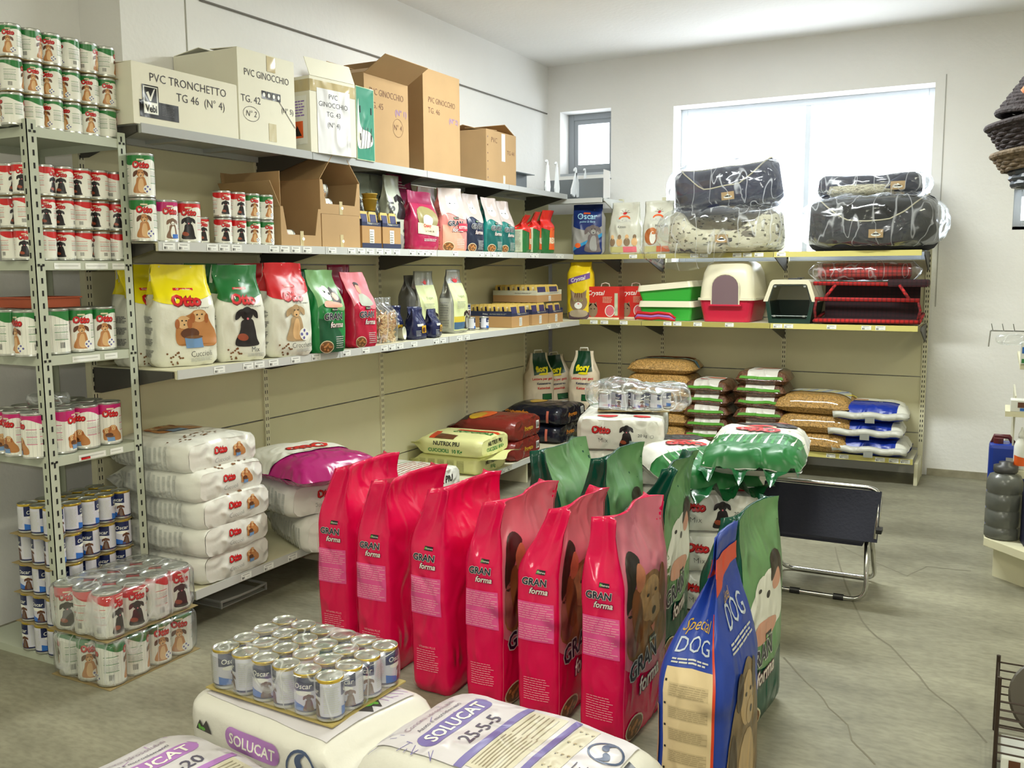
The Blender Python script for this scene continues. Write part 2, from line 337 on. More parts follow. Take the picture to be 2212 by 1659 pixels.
# ------------------------------------------------------------------ bags
def sm(t): t = max(0, min(1, t)); return t*t*(3-2*t)
class Bag:
    def __init__(s, W, D, H, ht=.62, hf=.92, n=7, amp=.006, bulge=.012, seed=0, lean=(0, 0), nx=12, ny=5, nh=22, topw=1.0, droop=0, fold=0, freq=9, endb=0.0, wob=.006, pinch=.9, ear=0):
        s.__dict__.update(locals()); s.nh = nh
        s.xs = sorted(set([-W/2-D+D*i/ny for i in range(ny)]+[-W/2+W*i/nx for i in range(nx)]+[W/2+D*i/ny for i in range(ny)]+[W/2+D+W*i/nx for i in range(nx+1)]+[-W/2-D-W+W*i/nx for i in range(nx)]))
        s.hs = [H*i/nh for i in range(nh+1)]
    def ring(s):
        return [-s.W/2+s.W*i/s.nx for i in range(s.nx)]+[s.W/2+s.D*i/s.ny for i in range(s.ny)]+[s.W/2+s.D+s.W*i/s.nx for i in range(s.nx)]+[s.W*1.5+s.D+s.D*i/s.ny for i in range(s.ny)]
    def place(s, fx, fy, h, off, cap=False):
        W, D, H = s.W, s.D, s.H; r = max(abs(fx), abs(fy)) or 1e-6; gx, gy = fx/r, fy/r
        q = max(1e-9, abs(gx)**s.n+abs(gy)**s.n)**(1/s.n); gx /= q; gy /= q
        k = sm((h/H-s.ht)/(s.hf-s.ht)) if h > 0 else 0
        b0 = D/2; bb = b0*(1-k)+.004*k; aa = W/2*(1+(s.topw-1)*k)
        e = (1-.10*max(0, 1-h/(.06*H))**2)
        X = gx*aa*e; Y = gy*(bb+s.ear*b0*k*abs(gx)**5)*e; body = (1-k)*min(1, h/(.12*H)+.25)
        if abs(fx) >= .9999*r: X -= math.copysign(1, fx)*min(math.sqrt(max(0, b0*b0-bb*bb))*s.pinch, W*.32)*(1-abs(fy/r))*(1-.75*s.ear)
        if abs(fy) >= .9999*r: Y += math.copysign(1, fy)*s.bulge*(1-(fx/r)**2)*body
        else: X += math.copysign(1, fx)*s.bulge*.6*(1-(fy/r)**2)*body
        X *= r; Y *= r
        nn = Vector((gx**5, gy**5, 0))
        if nn.length > 1e-9: nn.normalize()
        a = s.amp*(.45+.9*k+.5*max(0, 1-h/(.15*H)))*(1 if r > .99 else r)
        dv = noise.noise_vector(Vector((X*s.freq+s.seed*7.3, Y*s.freq+s.seed*3.1, h*s.freq*.8)))
        dv2 = noise.noise_vector(Vector((X*s.freq*3.1+s.seed, Y*s.freq*3.1, h*s.freq*2.3+5)))
        P3 = Vector((X, Y, h))+Vector((dv.x, dv.y, dv.z*.4))*a+Vector((dv2.x, dv2.y, 0))*a*.4
        t = max(0, h/H-s.ht)/(1-s.ht)
        P3.x += s.lean[0]*t**1.4; P3.y += s.lean[1]*t**1.4+s.wob*k*math.sin(X/W*9+s.seed)
        if cap: P3.z = h-s.endb*(1-(fx)**2)*(1-(fy)**2)-off; P3.z += dv.x*a*.6
        else: P3 += nn*off
        return P3
    def S(s, x, h, off=0):
        W, D = s.W, s.D; per = 2*(W+D); x = (x+W/2) % per-W/2
        if x <= W/2: fx, fy = x/(W/2), -1
        elif x < W/2+D: fx, fy = 1, -1+2*(x-W/2)/D
        elif x < 1.5*W+D: fx, fy = 1-2*(x-W/2-D)/W, 1
        else: fx, fy = -1, 1-2*(x-1.5*W-D)/D
        return s.place(fx, fy, h, off)
    def bot(s, u, v, off=0): return s.place(u/(s.W/2), -v/(s.D/2), 0, off, True)
    def mesh(s, name, mat):
        mb = MB(); rg = s.ring(); N = len(rg)
        vs = [s.S(x, h) for h in s.hs for x in rg]
        fs = [(j*N+i, j*N+(i+1) % N, (j+1)*N+(i+1) % N, (j+1)*N+i) for j in range(s.nh) for i in range(N)]
        fs.append(tuple(range(s.nh*N, s.nh*N+N))); mb.add(vs, fs)
        cv = [s.place(-1+2*i/s.nx, -1+2*j/s.ny, 0, 0, True) for j in range(s.ny+1) for i in range(s.nx+1)]
        mb.add(cv, [(j*(s.nx+1)+i, (j+1)*(s.nx+1)+i, (j+1)*(s.nx+1)+i+1, j*(s.nx+1)+i+1) for j in range(s.ny) for i in range(s.nx)])
        me = mb.mesh(name, mat, True); b = bmesh.new(); b.from_mesh(me); bmesh.ops.remove_doubles(b, verts=b.verts, dist=.0005)
        bmesh.ops.recalc_face_normals(b, faces=b.faces)
        b.to_mesh(me); b.free(); return me
    def build(s, name, mat, label, cat, loc, rz=0, lying=False, pr=None, pe=None, group=None, partname='printed_face', rx=0):
        o = link(bpy.data.objects.new(name, s.mesh(name, mat))); tag(o, label, cat, group)
        if pr and pr.v: pr.build(partname, s.S, s.xs, s.hs, o, off=.0013, step=.0006)
        if pe and pe.v: pe.build('printed_end', s.bot, [-s.W/2+s.W*i/s.nx for i in range(s.nx)], [-s.D/2+s.D*i/s.ny for i in range(s.ny)], o)
        o.location = Vector(loc)+(Vector((0, 0, s.D/2)) if lying else Vector())
        o.rotation_euler = (-PI/2 if lying else rx, 0, rz); return o
class Pillow:
    """sack lying flat with a seam all round; print x,y on its upper side"""
    def __init__(s, W, L, T, seed=0, amp=.008, nx=18, ny=26, px=3.2, py=2.6, flatb=.75, sag=0, freq=8, fin=.012):
        s.__dict__.update(locals())
        s.xs = [-W/2+W*i/nx for i in range(nx+1)]; s.ys = [-L/2+L*i/ny for i in range(ny+1)]
    def S(s, x, y, off=0, top=1):
        a = min(1, abs(2*x/s.W)); b = min(1, abs(2*y/s.L))
        f = max(0, 1-a**s.px)**.5*max(0, 1-b**(s.py*1.6))**.55
        z = s.T*f*(.58 if top > 0 else .42*s.flatb)*top
        nv = noise.noise_vector(Vector((x*s.freq+s.seed*5, y*s.freq, top*2+s.seed))); n2 = noise.noise_vector(Vector((x*s.freq*3, y*s.freq*3+s.seed, top)))
        edge = max(a, b)
        z += (nv.z*s.amp+n2.z*s.amp*.4)*(.4+.6*edge)*(1 if top > 0 else .3)
        sx = 1-.05*(1-b**3)*0-.04*b**4
        z += -s.sag*(b**2)
        return Vector((x*sx+nv.x*s.amp*.8*edge, y*(1-.03*a**4)+nv.y*s.amp*.8*edge, z+s.T*.42*s.flatb+off*top))
    def build(s, name, mat, label, cat, loc, rz=0, pr=None, group=None, rx=0, ry=0, partname='printed_face'):
        mb = MB(); N = s.nx+1
        mb.add([s.S(x, y) for y in s.ys for x in s.xs], [(j*N+i, j*N+i+1, (j+1)*N+i+1, (j+1)*N+i) for j in range(s.ny) for i in range(s.nx)])
        mb.add([s.S(x, y, 0, -1) for y in s.ys for x in s.xs], [(j*N+i, (j+1)*N+i, (j+1)*N+i+1, j*N+i+1) for j in range(s.ny) for i in range(s.nx)])
        o = link(bpy.data.objects.new(name, mb.mesh(name, mat, True))); tag(o, label, cat, group)
        if pr and pr.v: pr.build(partname, s.S, s.xs, s.ys, o, off=.0032, step=.0009)
        o.location = loc; o.rotation_euler = (rx, ry, rz); return o

# ------------------------------------------------------------------ cans
TIN = M('tinplate', (196, 198, 192), .28, .85); GOLDT = M('gold_tin', (206, 178, 74), .3, .8); LIDM = M('tin_lid', (176, 180, 172), .3, .8)
def can_meshes(D, H, design, gold=False):
    r = D/2; rim = GOLDT if gold else TIN
    prof = [(r*.92, .004), (r*.985, .001), (r, .003), (r*.985, .006), (r*.975, .009), (r*.975, H-.009), (r*.985, H-.006), (r*1.0, H-.003), (r*.985, H), (r*.93, H-.001), (r*.92, H-.005), (r*.6, H-.005), (r*.57, H-.0035), (r*.3, H-.0045)]
    mb = MB(); mb.lathe(prof, 22)
    mb.box(-r*.1, -r*.5, H-.005, r*.1, -r*.1, H-.003)
    if gold:
        for k in range(len(mb.f)): mb.m[k] = 1 if all(mb.v[i].z > H-.012 and math.hypot(mb.v[i].x, mb.v[i].y) > r*.95 for i in mb.f[k]) else 0
    body = mb.mesh('can', [TIN, GOLDT] if gold else [rim], True)
    p = Print(); w = PI*D
    S = lambda x, y, off: Vector(((r*.978+off)*math.sin(x/r), -(r*.978+off)*math.cos(x/r), y))
    xs = [-w/2+w*i/22 for i in range(23)]
    design(p, w, H)
    lab = p.build('paper_label', S, xs, [], None, off=.0003, step=.00025)
    me = lab.data; bpy.data.objects.remove(lab); return body, me
def d_otto(col, dog, lines=RED):
    def f(p, w, H):
        y0, y1 = .009, H-.009; h = y1-y0
        p.rect(-w/2, y0, w/2, y1, WHT, 0)
        wave = [(-w/2, y1)]+[(-w/2+w*i/24, y0+h*(.83-.08*math.cos((i/24-.12)*2*PI*2))) for i in range(25)]+[(w/2, y1)]
        p.poly(wave, col, 1)
        for c in (-w*.25, w*.25):
            otto(p, c, y0+h*.69, h*.165, 2)
            p.rect(c-h*.09, y0+h*.87, c+h*.09, y0+h*.91, CRM, 2)
            if dog == 'sit': dog_sit(p, c, y0+h*.05, h*.62, lay=1)
            elif dog == 'lab': dog_lab(p, c, y0+h*.05, h*.62, lay=1)
            elif dog == 'beagle': dog_sit(p, c+w*.03, y0+h*.05, h*.55, P('beagle', (130, 100, 80)), WHT, 1, 'bowl')
            elif dog == 'pups': pups(p, c, y0+h*.03, h*.45, 1)
        for c in (0, w/2-w*.075, -w/2+w*.075):
            ww = w*.085 if c == 0 else w*.06
            for k, yy in enumerate((.66, .48, .3)): p.rect(c-ww, y0+h*yy, c+ww, y0+h*(yy+.014), lines, 1)
            p.para(c-ww, y0+h*.5, c+ww, y0+h*.62, 4, LGRY, 1, seed=2); p.para(c-ww, y0+h*.32, c+ww, y0+h*.46, 5, LGRY, 1, seed=5)
        p.bars(-w*.03, y0+h*.1, w*.03, y0+h*.24, DGRY, 1)
    return f
def d_oscar(p, w, H, bar=NAV, low=SKY):
    y0, y1 = .009, H-.009; h = y1-y0
    p.rect(-w/2, y0, w/2, y1, P('lilac_white', (208, 208, 220)), 0)
    p.para(-w*.1, y0+h*.15, w*.1, y0+h*.9, 12, LGRY, 1)
    p.rect(-w/2, y0, w/2, y0+h*.06, NAV, 1)
    for c in (-w*.27, w*.27):
        p.rect(c-w*.15, y0+h*.6, c+w*.13, y1, NAV, 1)
        p.text('Oscar', c-.0, y0+h*.68, h*.16, WHT, 2, bold=.01, shear=.15)
        p.ell(c, y0+h*.55, w*.1, h*.07, WHT, 2)
        p.poly([(c-w*.15, y0+h*.05), (c-w*.15, y0+h*.3), (c-w*.02, y0+h*.22), (c+w*.1, y0+h*.05)], SKY, 2)
        dog_sit(p, c+w*.07, y0+h*.04, h*.5, BRN, P('greybrown', (110, 92, 84)), 2, None)
CANS = {}
def can(kind, loc, rz, label, group):
    if kind not in CANS:
        D, H, des, g = {'sg': (.0765, .113, d_otto(GRN, 'sit', GRN), False), 'sr': (.0765, .113, d_otto(RED, 'lab'), False), 'so': (.074, .112, d_oscar, True),
                        'bg': (.102, .169, d_otto(GRN, 'sit', GRN), False), 'bp': (.102, .169, d_otto(PNK, 'pups', PNK), False), 'br': (.102, .169, d_otto(RED, 'lab'), False),
                        'bm': (.102, .169, d_otto(PNK, 'beagle', PNK), False), 'oc': (.062, .085, lambda p, w, H: d_oscar(p, w, H), False), 'og': (.062, .085, lambda p, w, H: d_oscar(p, w, H), False)}[kind]
        b, l = can_meshes(D, H, des, g); CANS[kind] = (b, l)
    b, l = CANS[kind]; name = 'dog_food_can' if kind[0] != 'o' else 'cat_food_can'
    o = link(bpy.data.objects.new(name, b)); c = link(bpy.data.objects.new('paper_label', l), o)
    o.location = loc; o.rotation_euler = (0, 0, rz); return tag(o, label, 'can', group)
def nth(i, n=None):
    w = ['first', 'second', 'third', 'fourth', 'fifth', 'sixth', 'seventh', 'eighth', 'ninth'][i]
    return w

# ================================================================== THE ROOM
XL, YB, ZC = -3.397, 7.135, 3.135
def wall_mat(name, col, var=.05):
    return M(name, col, .85, 0, .25, 30, var, 1.3)
PLASTER = wall_mat('painted_plaster', (240, 239, 236), .03)
def floor_mat():
    m = bpy.data.materials.new('worn_concrete'); m.use_nodes = True; n = m.node_tree.nodes; l = m.node_tree.links
    b = n['Principled BSDF']; b.inputs['Roughness'].default_value = .5
    tc = n.new('ShaderNodeTexCoord'); t = n.new('ShaderNodeTexNoise'); t.inputs['Scale'].default_value = 1.6; t.inputs['Detail'].default_value = 8; t.inputs['Roughness'].default_value = .62
    mp = n.new('ShaderNodeMapping'); mp.inputs['Scale'].default_value = (1, 2.2, 1); l.new(tc.outputs['Object'], mp.inputs[0]); l.new(mp.outputs[0], t.inputs['Vector'])
    r = n.new('ShaderNodeValToRGB'); e = r.color_ramp.elements; e[0].position = .3; e[0].color = lin((116, 113, 96)); e[1].position = .68; e[1].color = lin((158, 155, 134))
    l.new(t.outputs['Fac'], r.inputs['Fac'])
    t2 = n.new('ShaderNodeTexNoise'); t2.inputs['Scale'].default_value = 26; t2.inputs['Detail'].default_value = 5; l.new(mp.outputs[0], t2.inputs['Vector'])
    r2 = n.new('ShaderNodeValToRGB'); r2.color_ramp.elements[0].position = .35; r2.color_ramp.elements[0].color = (.8, .8, .8, 1); r2.color_ramp.elements[1].color = (1, 1, 1, 1); r2.color_ramp.elements[1].position = .6
    l.new(t2.outputs['Fac'], r2.inputs['Fac']); mx = n.new('ShaderNodeMixRGB'); mx.blend_type = 'MULTIPLY'; mx.inputs[0].default_value = 1
    l.new(r.outputs['Color'], mx.inputs[1]); l.new(r2.outputs['Color'], mx.inputs[2]); l.new(mx.outputs[0], b.inputs['Base Color'])
    bp = n.new('ShaderNodeBump'); bp.inputs['Strength'].default_value = .15; l.new(t2.outputs['Fac'], bp.inputs['Height']); l.new(bp.outputs['Normal'], b.inputs['Normal'])
    return m
fl_o = struct('floor', MB().box(-5, -3.2, -.1, 3.7, 7.6, 0), floor_mat())
struct('ceiling', MB().box(-5, -3.2, ZC, 3.7, 7.6, ZC+.1), PLASTER)
struct('wall_left', MB().box(-3.66, 2.88, 0, XL, YB+.3, ZC), PLASTER)
struct('wall_left_near', MB().box(-3.86, -3.2, 0, -3.66, 2.88, ZC), PLASTER)
struct('wall_right', MB().box(3.5, -3.2, 0, 3.7, YB, ZC), PLASTER)
struct('wall_front', MB().box(-3.86, -3.3, 0, 3.7, -3.1, ZC), PLASTER)
wins = [(-3.285, 2.262, -2.835, 2.762), (-2.315, 1.53, -.463, 2.728), (.05, 1.74, .9, 2.0)]
wb = MB(); Y1 = YB+.3
wb.box(XL, YB, 0, 3.7, Y1, 1.53); wb.box(XL, YB, 2.762, 3.7, Y1, ZC)
wb.box(XL, YB, 1.53, -3.285, Y1, 2.762); wb.box(-3.285, YB, 1.53, -2.835, Y1, 2.262); wb.box(-2.835, YB, 1.53, -2.315, Y1, 2.762)
wb.box(-2.315, YB, 2.728, -.463, Y1, 2.762); wb.box(-.463, YB, 1.53, .05, Y1, 2.762); wb.box(.05, YB, 1.53, .9, Y1, 1.74); wb.box(.05, YB, 2.0, .9, Y1, 2.762); wb.box(.9, YB, 1.53, 3.7, Y1, 2.762)
struct('wall_back', wb, PLASTER)
FRM = M('window_frame_grey', (150, 156, 162), .4); FRW = M('window_frame_white', (215, 222, 230), .4)
for i, (x0, z0, x1, z1) in enumerate(wins):
    fm = [FRM, FRW, FRW][i]; yy = YB+(.17 if i == 0 else .2); t = .05
    root = empty(f'window_{i+1}', ((x0+x1)/2, yy, z0)); root['kind'] = 'structure'
    hx = (x1-x0)/2; hz = z1-z0; mb = MB()
    mb.box(-hx, 0, 0, -hx+t, .06, hz).box(hx-t, 0, 0, hx, .06, hz).box(-hx+t, 0, 0, hx-t, .06, t).box(-hx+t, 0, hz-t, hx-t, .06, hz)
    if i == 1: mb.box(.033, 0, t, .073, .06, hz-t)
    mb.build('window_frame', fm, root, bevel=.004)
    if i == 0:
        s2 = MB(); a = t; s2.box(-hx+a, .01, a, -hx+a+.035, .05, hz-a).box(hx-a-.035, .01, a, hx-a, .05, hz-a).box(-hx+a+.035, .01, a, hx-a-.035, .05, a+.035).box(-hx+a+.035, .01, hz-a-.035, hx-a-.035, .05, hz-a)
        s2.build('sash', M('sash_grey', (160, 166, 172), .4), root)
    if i == 1:
        MB().box(-hx+t, .025, t, .033, .032, hz-t).build('pane', GLASS, root); MB().box(.073, .025, t, hx-t, .032, hz-t).build('pane', GLASS, root)
    else: MB().box(-hx+t, .025, t, hx-t, .032, hz-t).build('pane', GLASS, root)
    MB().box(-hx, -.2 if i else -.17, -.02, hx, 0, 0).build('window_sill', FRW, root)
# thin joint lines and cables on the walls
TR = M('old_cable', (120, 116, 110), .6)
a, b_, c_ = V(430, 0, x=XL), V(795, 117, x=XL), V(1180, 246, x=XL)
tb = MB(); tb.tube([(XL+.006, p.y, p.z) for p in (a, b_, c_)], .006, 6); struct('trim_1', tb, TR)
j = V(400, 20, x=XL); struct('trim_2', MB().box(XL, j.y-.003, 2.05, XL+.003, j.y+.003, ZC), M('panel_joint', (170, 168, 156), .8))
j = V(2045, 160, y=YB); struct('trim_3', MB().box(j.x-.003, YB-.003, 1.2, j.x+.003, YB, j.z), M('panel_joint2', (176, 174, 166), .8))
struct('baseboard_back', MB().box(-.4, YB-.012, 0, 3.5, YB, .05), M('grimy_skirting', (150, 144, 122), .8, var=.2, vs=14))
# cracks and joints of the concrete, thin sunk strips
CR = M('floor_crack', (118, 114, 98), .9)
def crack(name, pix, wd):
    pts = [V(x, y, z=0) for x, y in pix]; out = []
    for k in range(len(pts)-1):
        for q in range(5):
            p = pts[k].lerp(pts[k+1], q/5); out.append(p+Vector((noise.noise(p*6), noise.noise(p*6+Vector((3, 3, 3))), 0))*.03)
    mb = MB()
    for k in range(len(out)-1):
        d = (out[k+1]-out[k]).normalized(); nrm = Vector((-d.y, d.x, 0))*wd*(.4+.6*abs(noise.noise(out[k]*3)))
        mb.add([out[k]-nrm+Vector((0, 0, .0008)), out[k+1]-nrm+Vector((0, 0, .0008)), out[k+1]+nrm+Vector((0, 0, .0008)), out[k]+nrm+Vector((0, 0, .0008))], [(0, 1, 2, 3)])
    o = mb.build(name, CR, fl_o)
crack('crack', [(1800, 1180), (1855, 1340), (1960, 1440), (2060, 1530), (2150, 1620)], .007)
crack('crack', [(1690, 1420), (1780, 1510), (1850, 1600), (1900, 1659)], .006)
crack('crack', [(1815, 1180), (1960, 1245), (2000, 1225), (2120, 1235)], .005)

# ================================================================== SHELVING
SH = M('cream_shelf_steel', (216, 212, 182), .45, var=.04, vs=4); SHG = M('grey_shelf_steel', (176, 180, 176), .4)
LIPG = M('grey_price_rail', (196, 198, 194), .35); LIPY = M('yellow_price_rail', (176, 166, 92), .4); PAN = M('cream_back_panel', (206, 201, 166), .5, var=.03, vs=3)
DK = M('dark_bracket', (70, 68, 62), .5); TAGW = P('price_paper', (236, 238, 232)); SLOT = M('slot_black', (18, 18, 18), .8)
_TG = {}
def price_tags(parent, surf, x0, x1, h, dens, seed):
    rg = random.Random(seed); x = x0+.02; key = h
    while x < x1-.07:
        if rg.random() < dens:
            p = Print(); p.rect(0, h*.14, .062, h*.9, TAGW, 1); p.bars(.006, h*.22, .022, h*.5, BLK, 2, 6); p.rect(.01, h*.68, .05, h*.76, GRY, 2); p.rect(.032, h*.3, .05, h*.4, LGRY, 2)
            q = surf(x, 0, 0); ax = surf(1, 0, 0)-surf(0, 0, 0); nn = surf(0, 0, 1)-surf(0, 0, 0); kk = (round(ax.x), round(ax.y), h)
            if kk not in _TG:
                t = p.build('price_tag', lambda a, b, o: ax*a+nn*o+Vector((0, 0, b)), [], [], None); _TG[kk] = t.data; bpy.data.objects.remove(t)
            t = link(bpy.data.objects.new('price_tag', _TG[kk]), parent); t.location = q
        x += rg.uniform(.064, .09)
def uprights(root, kind, pos, z1, off=0):
    for q in pos:
        mb = MB(); s = MB()
        if kind == 'y': mb.box(-3.375, q-.016, 0, -3.34, q+.016, z1)
        else: mb.box(q-.016, 7.05, 0, q+.016, 7.085, z1)
        o = mb.build('upright', SH, root); k = 0; z = .25
        while z < z1-.05:
            for d in (-.007, .007):
                if kind == 'y': s.box(-3.3405, q+d-.002, z, -3.3395, q+d+.002, z+.018)
                else: s.box(q+d-.0025, 7.0495, z, q+d+.0025, 7.0505, z+.018)
            z += .035
        sl = s.build('slots', SLOT, o); sl['kind'] = 'stuff'
# left run, facing +x
SY = [2.6, 3.62, 4.64, 5.66, 6.6]
gl = empty('gondola_shelving', (0, 0, 0), 0, 'long cream steel shelving run against the left wall, four levels', 'shelving')
uprights(gl, 'y', SY, 2.06)
for i in range(4):
    for z0, z1 in ((.2, .31), (.31, .71), (.71, 1.11), (1.11, 1.51), (1.51, 2.02)):
        MB().box(-3.365, SY[i]+.004, z0+.003, -3.352, (SY[i+1]-.004 if i < 3 else 7.05), z1-.003).build('back_panel', PAN, gl, bevel=.003)
LV = [(2.047, -2.99, 'grey'), (1.59, -2.93, 'grey'), (1.085, -2.86, 'grey')]
for li, (zt, xf, c) in enumerate(LV):
    for i in range(4):
        y0, y1 = SY[i]+.002, SY[i+1]-.002
        if li == 0 and i == 3: y1 = 6.62
        t = .004; mb = MB().box(-3.34, y0, zt-t, xf, y1, zt).box(xf-.012, y0, zt-.034, xf, y1, zt-t).box(-3.34, y0, zt-.03, -3.33, y1, zt-t)
        for k in (.33, .66): mb.box(-3.33, y0+(y1-y0)*k-.02, zt-.02, xf-.012, y0+(y1-y0)*k+.02, zt-t)
        sh = mb.build('shelf', [SH if li else SHG], gl)
        rail = MB().box(xf, y0, zt-.034, xf+.004, y1, zt+.003).build('price_rail', LIPG if li else M('top_rail', (166, 168, 166), .35), sh)
        if li:
            S = lambda x, y, o, xf=xf, zt=zt: Vector((xf+.004+o, x, zt-.034+y))
            price_tags(sh, S, y0, y1, .036, [0, .75, .62][li] if i < 2 else .22, i+li*10)
    for q in SY:
        MB().prism([(-3.34, zt-.004), (xf-.02, zt-.004), (xf-.02, zt-.03), (-3.3, zt-.11), (-3.34, zt-.11)], q-.0045, q-.0015).build('bracket', DK if li < 3 else SH, gl)
        MB().prism([(-3.34, zt-.004), (xf-.02, zt-.004), (xf-.02, zt-.03), (-3.3, zt-.11), (-3.34, zt-.11)], q+.0015, q+.0045).build('bracket', DK, gl)
for i in range(4):
    y0, y1 = SY[i]+.002, SY[i+1]-.002
    sh = MB().box(-3.34, y0, .186, -2.82, y1, .19).box(-2.83, y0, .155, -2.82, y1, .186).build('base_shelf', SH, gl)
    MB().box(-2.82, y0, .155, -2.816, y1, .192).build('price_rail', LIPG, sh)
    price_tags(sh, lambda x, y, o: Vector((-2.816+o, x, .155+y)), y0, y1, .034, .25, i+50)
for q in SY: MB().box(-3.34, q-.012, 0, -2.86, q+.012, .155).build('base_foot', SH, gl, bevel=.003)
# back run, facing -y
SX = [-3.33, -2.715, -2.354, -1.409, -.445]
gb = empty('gondola_shelving', (0, 0, 0), 0, 'cream steel shelving run under the large window, yellow rails', 'shelving')
uprights(gb, 'x', SX[1:3], 2.03); uprights(gb, 'x', SX[3:], 1.6)
for i in range(4):
    for z0, z1 in ((.2, .31), (.31, .71), (.71, 1.11), (1.11, 1.53))+(((1.53, 1.93),) if i == 0 else ()):
        MB().box(SX[i]+.004, 7.062, z0+.003, SX[i+1]-.004, 7.074, z1-.003).build('back_panel', PAN, gb, bevel=.003)
for li, (zt, yf) in enumerate(((1.585, 6.61), (1.092, 6.56), (.19, 6.66))):
    XR = [-2.93 if li == 0 else -2.86, -2.354, -1.409, -.46]
    if li == 2: XR[0] = -2.81
    for i in range(3):
        x0, x1 = XR[i]+.002, XR[i+1]-.002
        sh = MB().box(x0, yf, zt-.004, x1, 7.05, zt).box(x0, yf, zt-.034, x1, yf+.012, zt-.004).build('shelf' if li < 2 else 'base_shelf', SH, gb)
        MB().box(x0, yf-.004, zt-.034, x1, yf, zt+.003).build('price_rail', M('bright_yellow_rail', (214, 204, 120), .4) if i == 2 else LIPY, sh)
        price_tags(sh, lambda x, y, o, yf=yf, zt=zt: Vector((x, yf-.004-o, zt-.034+y)), x0, x1, .036, .32 if li == 1 else .2, i+li*7+70)
    for q in SX[1:]:
        mb = MB(); pts = [(7.05, zt-.004), (yf+.02, zt-.004), (yf+.02, zt-.03), (7.0, zt-.13), (7.05, zt-.13)]
        if li < 2:
            n = len(pts); vs = [(q-.004, y, z) for y, z in pts]+[(q+.004, y, z) for y, z in pts]
            mb.add(vs, [tuple(range(n)), tuple(range(2*n-1, n-1, -1))]+[(k, k+n, (k+1) % n+n, (k+1) % n) for k in range(n)]); mb.build('bracket', DK, gb)
        else: mb.box(q-.012, yf+.06, 0, q+.012, 7.05, .155); mb.build('base_foot', SH, gb, bevel=.003)
# corner pieces: shelf ends that fill the room corner on each level
for zt, xf, yf in ((1.588, -2.93, 6.6), (1.0885, -2.86, 6.56), (.19, -2.82, 6.62)):
    MB().box(-3.34, yf, zt-.005, xf, 7.05, zt-.0005).build('corner_shelf', SH, gb)
# topmost corner shelf with its grey channel, price holder and tapered arm
ts = empty('corner_top_shelf', (-3.03, 6.84, 2.012), 0, 'small grey shelf in the room corner beneath the small window', 'shelf')
MB().box(-.3, -.22, -.004, .33, .2, 0).box(-.3, -.22, -.03, .33, -.21, -.004).build('shelf_board', SHG, ts)
MB().box(-.3, -.226, -.032, .33, -.22, .003).build('price_rail', LIPG, ts)
a = MB(); pts = [(.2, 0), (-.2, 0), (-.2, -.02), (.1, -.12), (.2, -.12)]; n = 5
a.add([(.334, y, z) for y, z in pts]+[(.342, y, z) for y, z in pts], [tuple(range(n)), tuple(range(2*n-1, n-1, -1))]+[(k, k+n, (k+1) % n+n, (k+1) % n) for k in range(n)]); a.build('bracket', LIPG, ts)

# ------------------------------------------------------------------ slotted angle rack at the left
RK = M('rack_grey_green', (184, 190, 172), .45)
rk = empty('slotted_angle_rack', (-3.25, 2.36, 0), 0, 'grey slotted angle rack stacked with tins at the left edge', 'rack')
RX0, RX1, RY0, RY1 = -.32, .205, -.205, .215
for (x, y, sx, sy) in ((RX1, RY0, -1, 1), (RX1, RY1, -1, -1), (RX0, RY0, 1, 1), (RX0, RY1, 1, -1)):
    mb = MB(); mb.box(min(x, x+sx*.038), min(y, y+sy*.003), 0, max(x, x+sx*.038), max(y, y+sy*.003), 2.01)
    mb.box(min(x, x+sx*.003), min(y, y+sy*.038), 0, max(x, x+sx*.003), max(y, y+sy*.038), 2.01)
    o = mb.build('post', RK, rk); s = MB(); z = .04
    while z < 1.99:
        xo = x+(.0006 if sx < 0 else -.0006); yo = y-(.0006*sy)
        s.box(xo-.0004, y+sy*.022-.0035, z, xo+.0004, y+sy*.022+.0035, z+.02)
        s.box(x+sx*.022-.0035, yo-.0004, z, x+sx*.022+.0035, yo+.0004, z+.02); z += .045
    sl = s.build('slots', SLOT, o); sl['kind'] = 'stuff'
RL = [1.985, 1.517, 1.171, .797, .03]
for k, z in enumerate(RL):
    zz = z; mb = MB().box(RX0+.003, RY0+.003, zz-.004, RX1-.003, RY1-.003, zz).box(RX0+.003, RY0+.003, zz-.034, RX1-.003, RY0+.005, zz-.004).box(RX0+.003, RY1-.005, zz-.034, RX1-.003, RY1-.003, zz-.004)
    mb.box(RX1-.005, RY0+.005, zz-.034, RX1-.003, RY1-.005, zz-.004).box(RX0+.003, RY0+.005, zz-.034, RX0+.005, RY1-.005, zz-.004)
    sh = mb.build('shelf', RK, rk)
    if k in (1, 2, 3):
        for a_ in ((-.1, .02), (.04, .1)) if k != 1 else ((-.15, -.04), (-.02, .08), (.1, .18)): 
            p = Print(); p.rect(a_[0]+.02, .004, a_[1]+.02, .026, TAGW, 1); p.rect(a_[0]+.025, .014, a_[1]+.01, .018, LGRY, 2)
            if k == 3 and a_[0] < 0: p.rect(a_[0]+.03, .006, a_[0]+.07, .016, RED, 2)
            p.build('price_tag', lambda x, y, o, zz=zz: Vector((RX1-.003+o, x, zz-.034+y)), [], [], sh)
    b = MB()
    for (x, y) in ((RX1+.001, RY0+.03), (RX1+.001, RY1-.03)): b.lathe([(.006, 0), (.006, .005), (.003, .007)], 8, 0, (0, 0, 0))
    # bolts lie sideways: small discs on the outer face
    b = MB()
    for y in (RY0+.012, RY0+.03, RY1-.03, RY1-.012): b.box(RX1, y-.004, zz-.02, RX1+.003, y+.004, zz-.012)
    b.build('bolt', M('bolt_dark', (40, 40, 38), .5, .6), sh)

